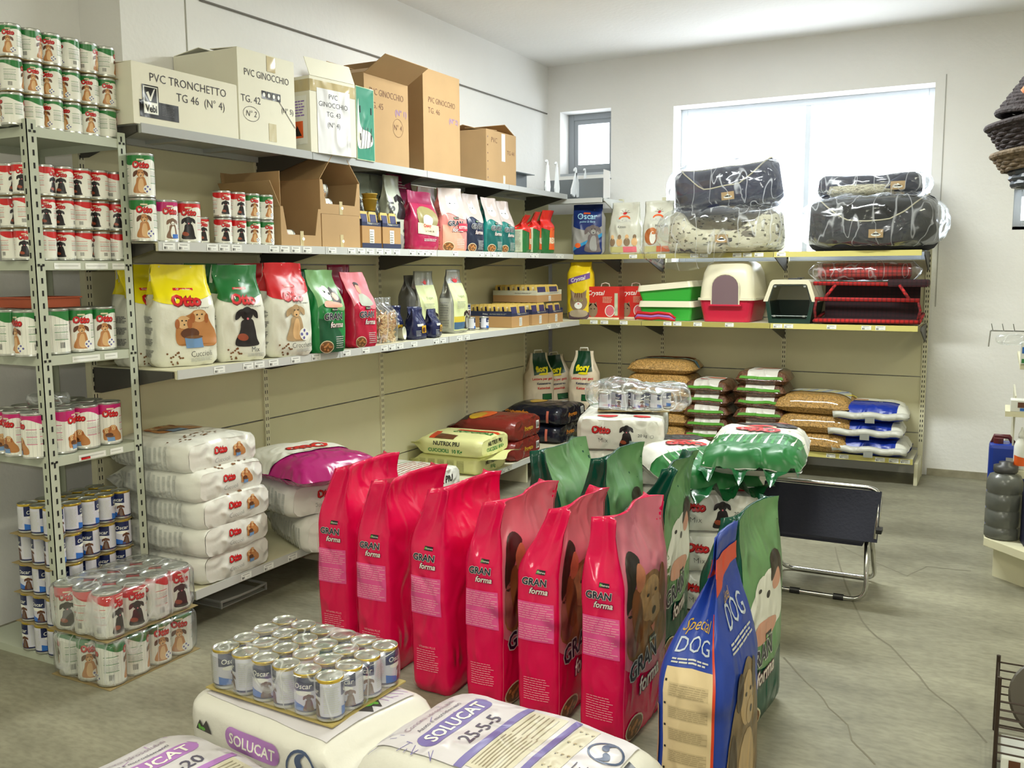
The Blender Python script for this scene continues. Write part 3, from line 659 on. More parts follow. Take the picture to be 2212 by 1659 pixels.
# ================================================================== TINS ON THE RACK AND ON THE FLOOR
RG = random.Random(11)
def rotn(): return RG.choice([0, .35, -.4, 1.5, 1.7, 2.9, 3.2, -1.2, -1.5, .2])
LEV = {0: 'top', 1: 'middle', 2: 'bottom'}
def rack_cans(kind, z, tiers, D, H, word, where, group, x0=-3.115, ny=6, nx=2, ystart=None, names=None):
    y0 = ystart if ystart is not None else 2.205-.045
    for t in range(tiers):
        tier = '' if tiers == 1 else (f'{["bottom", "second", "third", "fourth", "top"][t] if tiers == 5 else LEV[tiers-1-t]} tier ')
        for i in range(ny):
            for k in range(nx):
                if k and i > 2 and t < tiers-1: continue
                rz = (-.75 if k == 0 else -.2)+PI/2*(k == 0)*0+RG.choice([0, .3, -.5, 1.2, 1.6, 2.2, 2.9, -1.3])
                row = f'{nth(i)} from the camera' if k == 0 else f'{nth(i)} back in {nth(k)} row'
                can(kind, (x0-k*D*1.01, y0+i*D*1.015+t*.004, z+t*(H+.003)), rz, f'{word}, {tier}{where}, {row}', group)
        if t < tiers-1:
            c = MB().box(x0-D*nx+.03, y0-D*.5, 0, x0+D*.5, y0+D*(ny-.45), .002).build('cardboard_sheet', M('tray_card', (150, 132, 90), .9))
            c.location = (0, 0, z+t*(H+.003)+H+.0005); tag(c, f'thin brown card sheet above the {["first", "second", "third", "fourth"][t]} tier of tins {where}', 'cardboard')
rack_cans('sg', 1.986, 3, .0765, .113, 'green-topped tin', 'on the rack top', 'green-topped tins on the rack top', x0=-3.105, ystart=2.15)
rack_cans('sr', 1.518, 3, .0765, .113, 'red-topped tin', 'on the rack second shelf', 'red-topped tins on the rack', x0=-3.11, ystart=2.17)
rack_cans('bg', 1.172, 1, .102, .169, 'large green-topped tin', 'on the rack third shelf', 'large green tins on the rack', x0=-3.12, ystart=2.165, ny=4, nx=3)
rack_cans('bp', .798, 1, .102, .169, 'large pink-topped tin', 'on the rack fourth shelf', 'large pink tins on the rack', x0=-3.12, ystart=2.165, ny=4, nx=3)
rack_cans('so', .031, 5, .074, .112, 'blue cat food tin', 'on the rack base', 'blue cat food tins on the rack base', x0=-3.105, ystart=2.185, ny=5, nx=3)
tr = MB(); [tr.box(*q) for q in ((-.1, -.1, 0, .1, .1, .004), (-.1, -.1, .004, .1, -.096, .035), (-.1, .096, .004, .1, .1, .035), (-.1, -.096, .004, -.096, .096, .035), (.096, -.096, .004, .1, .096, .035), (-.106, -.106, .035, .106, -.094, .04), (-.106, .094, .035, .106, .106, .04), (-.106, -.094, .035, -.094, .094, .04), (.094, -.094, .035, .106, .094, .04))]
o = tr.build('plant_tray', M('terracotta_plastic', (176, 84, 52), .6)); o.location = (-3.28, 2.33, 1.343); tag(o, 'orange-brown plastic tray lying on tall green tins in the rack', 'tray')
def shrink(name, x0, y0, z0, x1, y1, z1, label, seed=1, amp=.006, n=10, cat='plastic film'):
    mb = MB(); S = [(x0, x1), (y0, y1), (z0, z1)]; c = Vector(((x0+x1)/2, (y0+y1)/2, (z0+z1)/2)); h = Vector(((x1-x0)/2, (y1-y0)/2, (z1-z0)/2))
    def pt(u, v, w_):
        q = Vector((u, v, w_)); m = (abs(u)**9+abs(v)**9+abs(w_)**9)**(1/9); q /= m
        p = Vector((c.x+q.x*h.x, c.y+q.y*h.y, c.z+q.z*h.z)); d = noise.noise_vector(p*14+Vector((seed, 0, 0)))*amp
        d.z = d.z if w_ > -.99 else 0
        return p+d
    for f in range(6):
        vs = []
        for j in range(n+1):
            for i in range(n+1):
                a, b = -1+2*i/n, -1+2*j/n
                vs.append(pt(*[(a, b, 1), (a, b, -1), (a, -1, b), (a, 1, b), (-1, a, b), (1, a, b)][f]))
        mb.add(vs, [(j*(n+1)+i, j*(n+1)+i+1, (j+1)*(n+1)+i+1, (j+1)*(n+1)+i) for j in range(n) for i in range(n)])
    me = mb.mesh(name, FILM, True); b = bmesh.new(); b.from_mesh(me); bmesh.ops.remove_doubles(b, verts=b.verts, dist=.0008); bmesh.ops.recalc_face_normals(b, faces=b.faces); b.to_mesh(me); b.free()
    o = link(bpy.data.objects.new(name, me)); return tag(o, label, cat)
# floor pack of large tins, two tiers of four by three
for t, kd in ((0, 'bg'), (1, 'br')):
    for i in range(4):
        for k in range(3):
            if t == 0 and i > 0 and k > 0: continue
            can(kd, (-2.775-k*.103, 2.155+i*.1035, .003+t*.176), RG.choice([-.3, .2, 2.5, 1.4, .9, -.8]), f'large {"green" if t == 0 else "red"}-topped tin in the floor pack, {nth(i)} along, {nth(k)} back', f'large {"green" if t == 0 else "red"} tins in the floor pack')
    c = MB().box(-3.035, 2.1, 0, -2.72, 2.52, .002).build('cardboard_sheet', M('tray_card', (150, 132, 90), .9)); c.location = (0, 0, .0005+t*.176); tag(c, f'brown card sheet beneath the {"lower green" if t == 0 else "upper red"} tins of the floor pack', 'cardboard')
    shrink('shrink_film', -3.042, 2.092, .0+t*.178, -2.712, 2.528, .177+t*.178, f'clear shrink film around the {"lower green" if t == 0 else "upper red"} tins beside the rack', t+1, .003)
# white plastic tray seen under the base shelf
mb = MB(); w_ = .004
mb.box(-.1, -.14, 0, .1, .14, w_); mb.tube([(-.1, -.14, .03), (.1, -.14, .03), (.12, -.05, .035), (.12, .05, .035), (.1, .14, .03), (-.1, .14, .03), (-.1, -.14, .03)], .007, 6)
for q in ((-.1, -.14), (.1, -.14), (.1, .14), (-.1, .14)): mb.box(q[0]-.004, q[1]-.004, 0, q[0]+.004, q[1]+.004, .03)
o = mb.build('plastic_tray', M('white_grey_plastic', (170, 172, 166), .4)); q = V(510, 1290, z=0); o.location = (q.x-.05, q.y, 0); tag(o, 'whitish plastic tray with open handle on the floor under the base shelf', 'tray')

# ================================================================== BOXES ON THE TOP SHELF
CARD = M('brown_cardboard', (176, 144, 102), .85, var=.05, vs=5); CARDD = M('brown_cardboard_dark', (158, 124, 80), .85, var=.05, vs=5); CARDW = M('white_cardboard', (232, 229, 210), .8, var=.03, vs=4)
TAPE = P('clear_tape', (196, 180, 136), .2); PEN = P('pen', (62, 58, 66), .7); ORP = P('faded_pen', (120, 84, 62), .7)
def carton(label, y0, y1, xf, z, H, depth, mat, pr, flaps=(), cat='box', rz=0, group=None, inner=None, partflap='flap'):
    """cardboard box facing +x; local x runs along the shelf, local -y faces out"""
    w_ = y1-y0; t = .004
    root = empty('cardboard_box', (xf-depth/2, (y0+y1)/2, z), PI/2+rz, label, cat, group)
    mb = MB().box(-w_/2, -depth/2, 0, w_/2, depth/2, t).box(-w_/2, -depth/2, t, w_/2, -depth/2+t, H).box(-w_/2, depth/2-t, t, w_/2, depth/2, H)
    mb.box(-w_/2, -depth/2+t, t, -w_/2+t, depth/2-t, H).box(w_/2-t, -depth/2+t, t, w_/2, depth/2-t, H); mb.build('box_body', mat, root)
    if pr: pr.build('printed_face', flat(-depth/2), [], [], root)
    for kind, ang in flaps:
        L = {'f': w_, 'b': w_, 'l': depth-.01, 'r': depth-.01}[kind]; wd = min((depth if kind in 'fb' else w_)*.5-.002, .16)
        f = MB().box(-L/2+.002, 0, 0, L/2-.002, wd, .003).build('flap', mat, root)
        loc = {'f': (0, -depth/2, H), 'b': (0, depth/2, H), 'l': (-w_/2, 0, H), 'r': (w_/2, 0, H)}[kind]
        f.location = loc; f.rotation_euler = (math.radians(ang), 0, {'f': 0, 'b': PI, 'l': -PI/2, 'r': PI/2}[kind])
    return root
TZ = 2.0475
def ly(px, py, x): return V(px, py, x=x).y
# 1: wide low white box with printed panel
p = Print(); y0, y1 = 2.58, 3.14; wd = y1-y0; hw = wd/2
p.text('PVC TRONCHETTO', -.0+.01, .172, .034, PEN, 1, bold=-.004, sx=1.0); p.text('TG 46  (N° 4)', .07, .115, .034, PEN, 1, bold=-.004)
p.rect(-hw+.03, .03, -.055, .095, P('box_black', (30, 28, 32)), 1)
p.rect(-hw+.045, .04, -hw+.125, .155, BLK, 2); p.rect(-hw+.05, .045, -hw+.12, .15, WHT, 3); p.rect(-hw+.055, .09, -hw+.115, .146, BLK, 4)
p.poly([(-hw+.062, .125), (-hw+.074, .13), (-hw+.083, .108), (-hw+.1, .14), (-hw+.108, .144), (-hw+.086, .094), (-hw+.078, .094)], WHT, 5); p.text('Vebi', -hw+.085, .053, .028, BLK, 4, bold=.03, sx=.8)
p.para(-hw+.14, .045, -.075, .085, 6, DGRY, 2)
carton('low white cardboard box marked PVC TRONCHETTO, on the top shelf beside the tins', y0, y1, -3.0, TZ, .232, .35, CARDW, p, [('f', 2), ('b', 2)])
# 2: tall white box
p = Print(); y0, y1 = 3.155, 3.525; p.text('PVC GINOCCHIO', 0, .29, .032, PEN, 1, bold=-.004, sx=.85); p.text('TG. 42', -.11, .175, .032, PEN, 1, bold=-.004); p.text('N° 2', -.11, .115, .026, PEN, 1, bold=-.004, shear=.2)
p.ring(-.11, .126, .052, .033, .002, PEN, 1); p.text('(N° 5)', .13, .16, .024, PEN, 1); p.line(.07, .21, .18, .1, .003, PEN, 2)
for k in range(4): p.rect(-.04+k*.032, .205, -.011+k*.032, .24, BLK, 1); p.ell(-.025+k*.032, .223, .008, .01, WHT, 2, n=8)
p.rect(-.0, .33, .055, .398, TAPE, 2); p.rect(.0, .02, .05, .1, P('tape2', (206, 196, 160), .3), 1)
carton('tall white cardboard box marked PVC GINOCCHIO TG. 42, behind the low white box end', y0, y1, -3.005, TZ, .40, .385, CARDW, p, [('f', 3), ('b', 8)])
# 3: narrow white box with taped paper sheet
p = Print(); y0, y1 = 3.62, 3.93; hw = .155
p.rect(-hw, .29, hw, .345, TAPE, 1); p.rect(-.11, .0, .115, .31, P('paper_white', (226, 226, 226), .6), 2)
for t, yy in (('PVC', .265), ('GINOCCHIO', .225), ('TG. 43', .18), ('(N° 4)', .13)): p.text(t, 0, yy, .025, PEN, 3, bold=-.004)
p.rect(.09, .02, .105, .1, P('tape_glint', (235, 235, 235), .1), 3)
b3 = carton('narrow white cardboard box with a taped paper sheet, marked TG. 43', y0, y1, -2.965, TZ, .36, .2, CARDW, p, [('f', 68)], rz=-.12)
q = Print(); q.rect(-.08, .04, .08, .27, WHT, 1); q.rect(-.03, .07, .05, .15, ORG, 2); q.poly([(-.02, .08), (.01, .13), (.04, .08)], BLK, 3); q.para(-.07, .17, .07, .25, 6, PURP, 2); q.rect(-.1, .29, .1, .345, TAPE, 2)
o = q.build('printed_side', lambda x, y, o: Vector((-.155-o, -x, y)), [], [], b3)
# 4: green and white printed board
p = Print(); y0, y1 = 3.965, 4.12; hw = (y1-y0)/2; GB = P('board_green', (24, 128, 98), .5)
p.rect(-hw, 0, hw, .372, P('board_edge', (190, 200, 160)), 0); p.rect(-hw+.004, .004, hw-.004, .368, GB, 1)
p.poly(spline([(-.06, .31), (-.05, .2), (-.03, .16), (.03, .15), (.06, .12), (.05, .08), (-.02, .06), (-.07, .07), (-.07, .2)]), P('board_cream', (222, 222, 206)), 2)
p.ell(-.01, .11, .045, .04, WHT, 3)
for k in (-.045, -.02, .0, .03): p.line(k, .06, k+.02, .17, .004, DGRY, 4)
for a in (.1, .24):
    for xx in (-.05, .045): p.rect(xx, a, xx+.008, a+.035, BLK, 4)
root = empty('printed_board', (-2.985, (y0+y1)/2, TZ), PI/2, 'dark green printed board with a white drawing, between the cartons', 'board')
MB().box(-hw, -.006, 0, hw, .006, .372).build('board', M('board_card', (180, 186, 160), .7), root); p.build('printed_face', flat(-.006), [], [], root)
# 5: open brown box
p = Print(); y0, y1 = 4.08, 4.49; p.text('PVC GINOCCHIO', -.0, .36, .036, ORP, 1, bold=-.006, sx=.82); p.text('TG. 45', -.1, .29, .034, ORP, 1, bold=-.006); p.text('(N° 1)', .13, .28, .032, PURP, 1); p.text('N° 4', .1, .2, .03, ORP, 1, bold=-.004); p.ring(.1, .212, .05, .05, .002, ORP, 1)
carton('open brown cardboard box with raised flaps, marked PVC GINOCCHIO', y0, y1, -3.01, TZ, .46, .38, CARD, p, [('f', 150), ('b', 30), ('l', 20), ('r', 55)])
# 6: tallest brown box
p = Print(); y0, y1 = 4.63, 5.04; p.text('PVC GINOCCHIO', -.0, .40, .034, ORP, 1, bold=-.006, sx=.82); p.text('TG. 46', -.09, .34, .034, ORP, 1, bold=-.006); p.text('(N° 2)', .13, .31, .03, PURP, 1)
carton('tall closed brown cardboard box, the highest on the top shelf', y0, y1, -3.0, TZ, .585, .34, CARD, p, [('f', 3), ('b', 3), ('l', 1), ('r', 1)])
# 7: cube brown box with white tape
p = Print(); y0, y1 = 5.37, 5.79; p.rect(.0, .15, .05, .33, P('white_tape', (232, 232, 226)), 1); p.rect(.02, 0, .05, .06, TAPE, 1); p.text('PVC', -.1, .26, .035, ORP, 1, bold=-.008); p.text('TG 44', .13, .2, .03, ORP, 1, bold=-.008)
for k in range(6): p.ell(-.19, .03+k*.052, .005, .005, BRN, 1)
b7 = carton('small square brown cardboard box with a white tape strip', y0, y1, -3.0, TZ, .335, .33, CARD, p, [('f', 6), ('b', 14), ('l', 3), ('r', 22)])
# stacked grey shelf channel, hooks and price holder in the corner
GM = M('grey_sheet', (128, 134, 138), .4, .3)
ch = empty('spare_shelf_channel', (-3.14, 6.15, TZ), 0, 'spare grey sheet-metal shelf lying on edge behind the white hooks', 'shelf part')
MB().box(-.18, -.5, 0, -.17, .42, .16).box(-.17, -.5, 0, -.13, .42, .006).box(-.17, -.5, .154, -.1, .42, .16).build('channel', GM, ch, bevel=.002)
c2 = empty('spare_shelf_channel', (-3.02, 6.86, 2.016), 0, 'spare grey shelf panel standing across the corner under the small window', 'shelf part')
MB().box(-.28, 0, 0, .28, .01, .17).box(-.28, .01, .16, .28, .05, .17).build('channel', GM, c2, bevel=.002)
ph = empty('price_holder', (-2.70, 6.72, 2.016), 0, 'white angled price card holder at the corner shelf end', 'price holder')
MB().add([(-.03, 0, 0), (.03, -.02, 0), (.03, -.02, .2), (-.03, 0, .22), (-.03, .004, 0), (.03, -.016, 0), (.03, -.016, .2), (-.03, .004, .22)], [(0, 1, 2, 3), (7, 6, 5, 4), (0, 4, 5, 1), (1, 5, 6, 2), (2, 6, 7, 3), (3, 7, 4, 0)]).build('card', M('white_card', (240, 240, 240), .4), ph)
WHP = M('white_hook_plastic', (238, 242, 246), .35)
for i, (px, lean) in enumerate(((1183, 0), (1203, 0), (1237, .35), (1250, -.3), (1262, .1))):
    y = ly(px, 400, -3.0); mb = MB(); pts = []
    for w1, z in ((.026, 0), (.034, .03), (.028, .06), (.012, .14), (.009, .17)): pts.append((w1, z))
    out = [(-a, z) for a, z in pts]+[(a, z) for a, z in reversed(pts)]
    mb.prism(out, -.006, .006); mb.tube([(0, 0, .168), (.0, 0, .185), (-.009, 0, .2), (-.022, 0, .198), (-.03, 0, .186)], .006, 6)
    o = mb.build('plastic_hook', WHP); o.location = (-3.0, y, TZ+.003); o.rotation_euler = (0, lean, PI/2); o.scale = (1.15, 1, 1.12)
    tag(o, f'white plastic hook leaning on the top shelf edge, {nth(i)} of five from the left', 'hook', 'white hooks on the top shelf')

# ================================================================== BAG PRINTS
def pm(name, col, rough=.3, bump=.5, bs=22): return M(name, col, rough, 0, bump*.5, bs, crinkle=.75, cs=11)
BAGW = pm('white_bag_plastic', (226, 226, 212)); 
def band(p, B, h0, amp, m, lay=1, ph=.3, top=None):
    """coloured top running round the whole bag with a wavy lower border"""
    per = B.W+2*B.D; x0 = -B.W/2-B.D; top = top or B.H
    pts = [(x0+per*i/30, h0+amp*math.sin((i/30)*2*PI*1.3+ph)) for i in range(31)]
    p.poly(pts+[(x0+per, top), (x0, top)], m, lay)
def pr_otto(B, col, title, art):
    p = Print(); W, H, D = B.W, B.H, B.D
    band(p, B, H*.66, H*.05, col, 1, 1.2)
    p.rect(-W*.16, H*.745, W*.16, H*.77, RED, 2); p.text('Gheppio Star', 0, H*.75, H*.02, WHT, 3)
    otto(p, 0, H*.6, H*.105, 3)
    p.text('Tenero di sempre!', W*.18, H*.565, H*.02, BLK, 3, shear=.2)
    if art == 'pups': pups(p, W*.1, H*.17, H*.40, 2)
    elif art == 'lab': dog_lab(p, W*.06, H*.16, H*.42, 2)
    elif art == 'shep': dog_sit(p, W*.04, H*.17, H*.40, P('fawn', (180, 150, 110)), LTAN, 2)
    p.text(title, W*.2, H*.09, H*.06, BLK, 3, bold=-.012, sx=.85)
    kibble(p, -W*.36, H*.02, -W*.1, H*.15, 16, P('kibble', (120, 80, 44)), 2, H*.011)
    p.para(W*.02, H*.04, W*.4, H*.08, 3, LGRY, 2)
    for k in range(4): p.para(-W/2-D*.9, H*(.1+.11*k), -W/2-D*.15, H*(.17+.11*k), 5, GRY, 2, fill=.7, seed=k)
    return p
def pr_gran(B, c1, c2, upper, who):
    p = Print(); W, H, D = B.W, B.H, B.D
    p.poly([(-W/2, H*.55)]+[(-W/2+W*i/12, H*(.55+.05*math.sin(i*.5))) for i in range(13)]+[(W/2, H), (-W/2, H)], upper, 1)
    if who == 'dog': p.ell(-W*.08, H*.72, W*.2, H*.09, WHT, 2); p.ell(-W*.1, H*.735, W*.03, H*.012, BLK, 3); p.ell(W*.03, H*.715, W*.035, H*.016, BLK, 3); p.poly(spline([(W*.05, H*.62), (W*.12, H*.78), (W*.3, H*.78), (W*.34, H*.6)]), P('hair', (50, 38, 30)), 2); p.ell(W*.2, H*.68, W*.1, H*.05, P('skin', (220, 160, 136)), 3); p.poly(spline([(-W*.3, H*.58), (-W*.2, H*.63), (W*.25, H*.6), (W*.3, H*.55), (-W*.2, H*.55)]), P('skin', (220, 160, 136)), 3)
    if who == 'man': p.poly(spline([(-W*.2, H*.56), (-W*.16, H*.68), (0, H*.72), (W*.2, H*.66), (W*.26, H*.56)]), P('coat_grey', (176, 182, 166)), 2); p.ell(-W*.04, H*.78, W*.1, H*.07, P('skin', (206, 150, 128)), 3); p.poly(spline([(-W*.14, H*.8), (-W*.1, H*.86), (W*.04, H*.86), (W*.06, H*.82), (-W*.06, H*.83)]), P('hair', (50, 38, 30)), 4)
    if who == 'cat': p.ell(0, H*.74, W*.22, H*.09, WHT, 2); p.poly([(-W*.2, H*.8), (-W*.16, H*.9), (-W*.06, H*.82)], LGRY, 2); p.poly([(W*.2, H*.8), (W*.16, H*.9), (W*.06, H*.82)], LGRY, 2); p.ell(-W*.08, H*.76, W*.03, H*.01, BLK, 3); p.ell(W*.08, H*.76, W*.03, H*.01, BLK, 3)
    p.poly([(-W/2, 0), (-W/2, H*.42)]+[(-W/2+W*.85*math.sin(t), H*.42*math.cos(t)) for t in [PI/2*i/8 for i in range(1, 9)]], c2, 1)
    nutag(p, 0, H*.51, H*.024, 4); gran(p, -W*.04, H*.4, H*.082, 4)
    p.ell(-W*.3, H*.07, W*.2, H*.08, CRM, 4); p.ell(-W*.3, H*.07, W*.18, H*.07, P('kibble', (120, 80, 44)), 5); kibble(p, -W*.42, H*.02, -W*.18, H*.12, 12, TAN, 6, H*.014)
    p.para(W*.0, H*.04, W*.32, H*.2, 6, LGRY, 3, fill=.35)
    return p
def pouch(A, Bp, z, pyt, D, mat, label, prf=None, freq=13, rz=None, cat='bag', group=None, name='pet_food_bag', W=None, seed=None, lean=(0, .0), H=None, **k):
    a = V(*A, z=z); b = V(*Bp, z=z); d = b-a; ang = math.atan2(d.y, d.x) if rz is None else rz
    w_ = W or d.length; c = (a+b)/2; nb = Vector((-math.sin(ang), math.cos(ang), 0)); c = c+nb*D/2
    if H is None: H = V((A[0]+Bp[0])/2, pyt, x=c.x).z-z if abs(math.cos(ang)) < .7 else V((A[0]+Bp[0])/2, pyt, y=c.y).z-z
    seed = A[0]*.01 if seed is None else seed
    k['amp'] = k.get('amp', .006)*1.35
    B = Bag(w_, D, H, seed=seed, lean=lean, freq=freq, **k)
    return B.build(name, mat, label, cat, (c.x, c.y, z+.001), ang, False, prf(B) if prf else None, group=group), B, c, ang
# ------------------------------------------------------------------ third level (knee to eye): dog food bags
Z3 = 1.0865
G3 = 'dog food bags in a row on the long shelf'
pouch((345, 795), (470, 786), Z3, 572, .15, BAGW, 'white dog food bag with a yellow top and two puppies, front row on the shelf', lambda B: pr_otto(B, YEL, 'Cuccioli', 'pups'), group=G3, ht=.55, amp=.007, W=.26)
o, B, c, an = pouch((478, 784), (580, 776), Z3, 573, .14, BAGW, 'white dog food bag with a green top and a black labrador sitting', lambda B: pr_otto(B, P('band_green', (30, 110, 52)), 'Mix', 'lab'), group=G3, ht=.55, amp=.007, W=.225)
o2, B2, c2_, an2 = pouch((588, 774), (682, 765), Z3, 569, .14, BAGW, 'white dog food bag with a red top and a fawn dog holding a football', lambda B: pr_otto(B, P('band_red', (196, 26, 34)), 'Crocchette', 'shep'), group=G3, ht=.55, amp=.008, W=.24)
for nm, (A, Bp, yt, col, art, t) in {'yellow': ((262, 790), (345, 780), 566, YEL, 'pups', 'Cuccioli'), 'green': ((478, 784), (580, 776), 566, P('band_green', (30, 110, 52)), 'lab', 'Mix'), 'red': ((588, 774), (682, 765), 560, P('band_red', (196, 26, 34)), 'shep', 'Crocchette')}.items():
    if nm == 'yellow': pos = (-3.03, 2.61+.0, Z3); an_ = PI/2; Bq = Bag(.25, .13, .42, ht=.55, seed=9, lean=(-.02, 0))
    else:
        q = c if nm == 'green' else c2_; pos = (q.x-.17, q.y-.03, Z3); an_ = PI/2; Bq = Bag(.22, .14, .425, ht=.55, seed=4+len(nm))
    if nm == 'yellow': pos = (-3.19, 2.74, Z3)
    Bq.build('pet_food_bag', BAGW, f'{nm}-topped white dog food bag standing behind the one of the same colour', 'bag', pos, an_, pr=pr_otto(Bq, col, t, art), group='dog food bags in the second row of the long shelf')
pouch((684, 765), (758, 757), Z3, 584, .1, pm('green_bag', (24, 132, 64), .28), 'small green dog food bag with a white dog beside a person', lambda B: pr_gran(B, GRN, P('dark_green', (14, 84, 50)), FOLI, 'dog'), ht=.5, group=G3, amp=.007, W=.19, lean=(-.02, .02))
pouch((762, 753), (824, 746), Z3, 588, .1, pm('crimson_bag', (204, 20, 64), .28), 'small crimson dog food bag with a man on its pink upper part', lambda B: pr_gran(B, CRIM, P('dark_crimson', (180, 14, 54)), P('rose', (220, 130, 140)), 'man'), ht=.5, group=G3, amp=.007, W=.185, lean=(-.03, .02))
for (y, x, H, m, l) in ((3.56, -3.08, .40, pm('dark_green_bag', (22, 84, 48), .28), 'dark green bag standing behind the small green dog food bag'), (3.9, -3.07, .42, pm('dark_crimson_bag', (130, 16, 56), .28), 'dark crimson bag standing behind the small crimson dog food bag'), (4.7, -3.14, .36, pm('dark_grey_bag', (96, 96, 92), .3), 'dark grey bag standing behind the navy pouches')):
    Bq = Bag(.2, .11, H, seed=y); Bq.build('pet_food_bag', m, l, 'bag', (x, y, Z3), PI/2, pr=(lambda q: (q.para(-.07, .05, .07, .2, 6, LGRY, 1), q)[1])(Print()), group='dog food bags in the second row of the long shelf')
# biscuit bag, clear
bm_ = MB(); rg = random.Random(4); cx, cy = -2.97, 4.14
bones = empty('biscuit_bag', (cx, cy, Z3), PI/2, 'clear bag of bone-shaped dog biscuits beside the small crimson bag', 'bag')
B = Bag(.17, .1, .245, ht=.6, hf=.9, seed=3, amp=.008); o = link(bpy.data.objects.new('clear_bag', B.mesh('clear_bag', FILM)), bones)
mb = MB()
for i in range(150):
    x, y, z = rg.uniform(-.068, .068), rg.choice([-.036, -.036, rg.uniform(-.034, .034)]), rg.uniform(.012, .16); a = rg.uniform(0, PI); c, s_ = math.cos(a)*.014, math.sin(a)*.014
    mb.tube([(x-c, y, z-s_), (x+c, y+rg.uniform(-.004, .004), z+s_)], .0055, 5, rg.randrange(3))
    for e in (-1, 1): mb.lathe([(.0, -.007), (.0075, 0), (.0, .007)], 5, rg.randrange(3), (x+c*e, y, z+s_*e), False)
k_ = mb.build('biscuits', [M('biscuit', (204, 172, 118), .8), M('biscuit_pale', (222, 196, 148), .8), M('biscuit_brown', (178, 130, 80), .8)], bones); k_['kind'] = 'stuff'
# white cup on its side, navy pouches, silver bags
mb = MB(); mb.lathe([(.0, 0), (.022, 0), (.034, .07), (.036, .07), (.036, .074), (.033, .072), (.021, .003), (0, .003)], 20, 0, caps=False)
o = mb.build('plastic_cup', M('milky_plastic', (214, 216, 196), .35), smooth=True); o.location = (-3.0, 4.27, Z3+.036); o.rotation_euler = (PI/2*.95, 0, 1.9); tag(o, 'whitish measuring cup lying on its side before the navy pouches', 'cup')
NV = pm('navy_bag', (28, 34, 74), .25, .7, 30)
def pr_navy(B):
    p = Print(); W, H = B.W, B.H; p.rect(-W*.3, H*.42, W*.1, H*.5, LGRY, 1); p.rect(-W*.05, H*.2, W*.32, H*.44, GOLD, 2); p.ell(W*.1, H*.3, W*.12, H*.08, BRN, 3); p.para(-W*.4, H*.1, -W*.1, H*.3, 4, LGRY, 1, fill=.3); return p
for i, (y, x, H) in enumerate(((4.36, -3.06, .19), (4.42, -2.94, .175), (4.52, -3.02, .18), (4.58, -2.93, .165))):
    Bq = Bag(.13, .07, H, ht=.4, hf=.88, seed=i+20, amp=.012, nx=8, nh=12); Bq.build('snack_pouch', NV, ['navy snack pouch, rearmost left of the four', 'navy snack pouch with gold picture, front left of the four', 'navy snack pouch, rear right of the four', 'navy snack pouch, front right of the four beside the grey bag'][i], 'pouch', (x, y, Z3), PI/2+.15*(i-1.5), pr=pr_navy(Bq), group='navy snack pouches')
SIL = M('silver_bag', (160, 162, 156), .22, .35, .6, 14)
def pr_silver(B):
    p = Print(); W, H, D = B.W, B.H, B.D; p.rect(-W*.46, H*.04, W*.46, H*.78, P('pale_green', (206, 214, 160)), 1); p.ell(W*-.02, H*.82, W*.1, H*.03, RED, 2)
    for k in range(5): p.line(0, H*.83, W*.2*math.cos(PI*k/4), H*(.83+.06*math.sin(PI*k/4)), .002, RED, 2)
    p.text('Yogurt', 0, H*.56, H*.045, P('olive_ink', (150, 160, 120)), 2, bold=.01); p.rect(-W*.44, H*.17, W*.1, H*.26, P('mustard', (196, 176, 60)), 2); p.rect(-W*.44, H*.06, W*.1, H*.17, P('steel_blue', (60, 94, 130)), 2)
    dog_sit(p, W*.26, H*.06, H*.3, DOGB, GRY, 2, None); p.para(-W*.3, H*.38, W*.2, H*.5, 5, GRY, 2, fill=.3); p.rect(-W/2-D*.9, H*.08, -W/2-D*.1, H*.55, P('panel_grey', (180, 180, 168)), 1); p.para(-W/2-D*.8, H*.1, -W/2-D*.2, H*.5, 10, GRY, 2, fill=.4); return p
pouch((975, 721), (1017, 716), Z3, 582, .11, SIL, 'silver pouch with a pale green front and a grey cat, in front', pr_silver, group='silver pouches', ht=.45, amp=.006, W=.2)
Bq = Bag(.19, .1, .385, ht=.45, seed=31, amp=.006); Bq.build('pet_food_bag', SIL, 'silver pouch with a pale green front, leaning behind the navy pouches', 'pouch', (-3.09, 4.73, Z3), PI/2-.1, pr=pr_silver(Bq), group='silver pouches')
for i, (x, y, z) in enumerate(((-3.05, 5.23, 0), (-3.13, 5.27, 0), (-3.09, 5.24, .087), (-3.0, 5.32, 0))):
    can('oc', (x, y, Z3+z), .6+i, ['small cat food tin beside the silver pouch, lower front', 'small cat food tin beside the silver pouch, lower rear', 'small cat food tin resting on two others', 'small cat food tin, rightmost of the four'][i], 'small cat food tins on the long shelf')
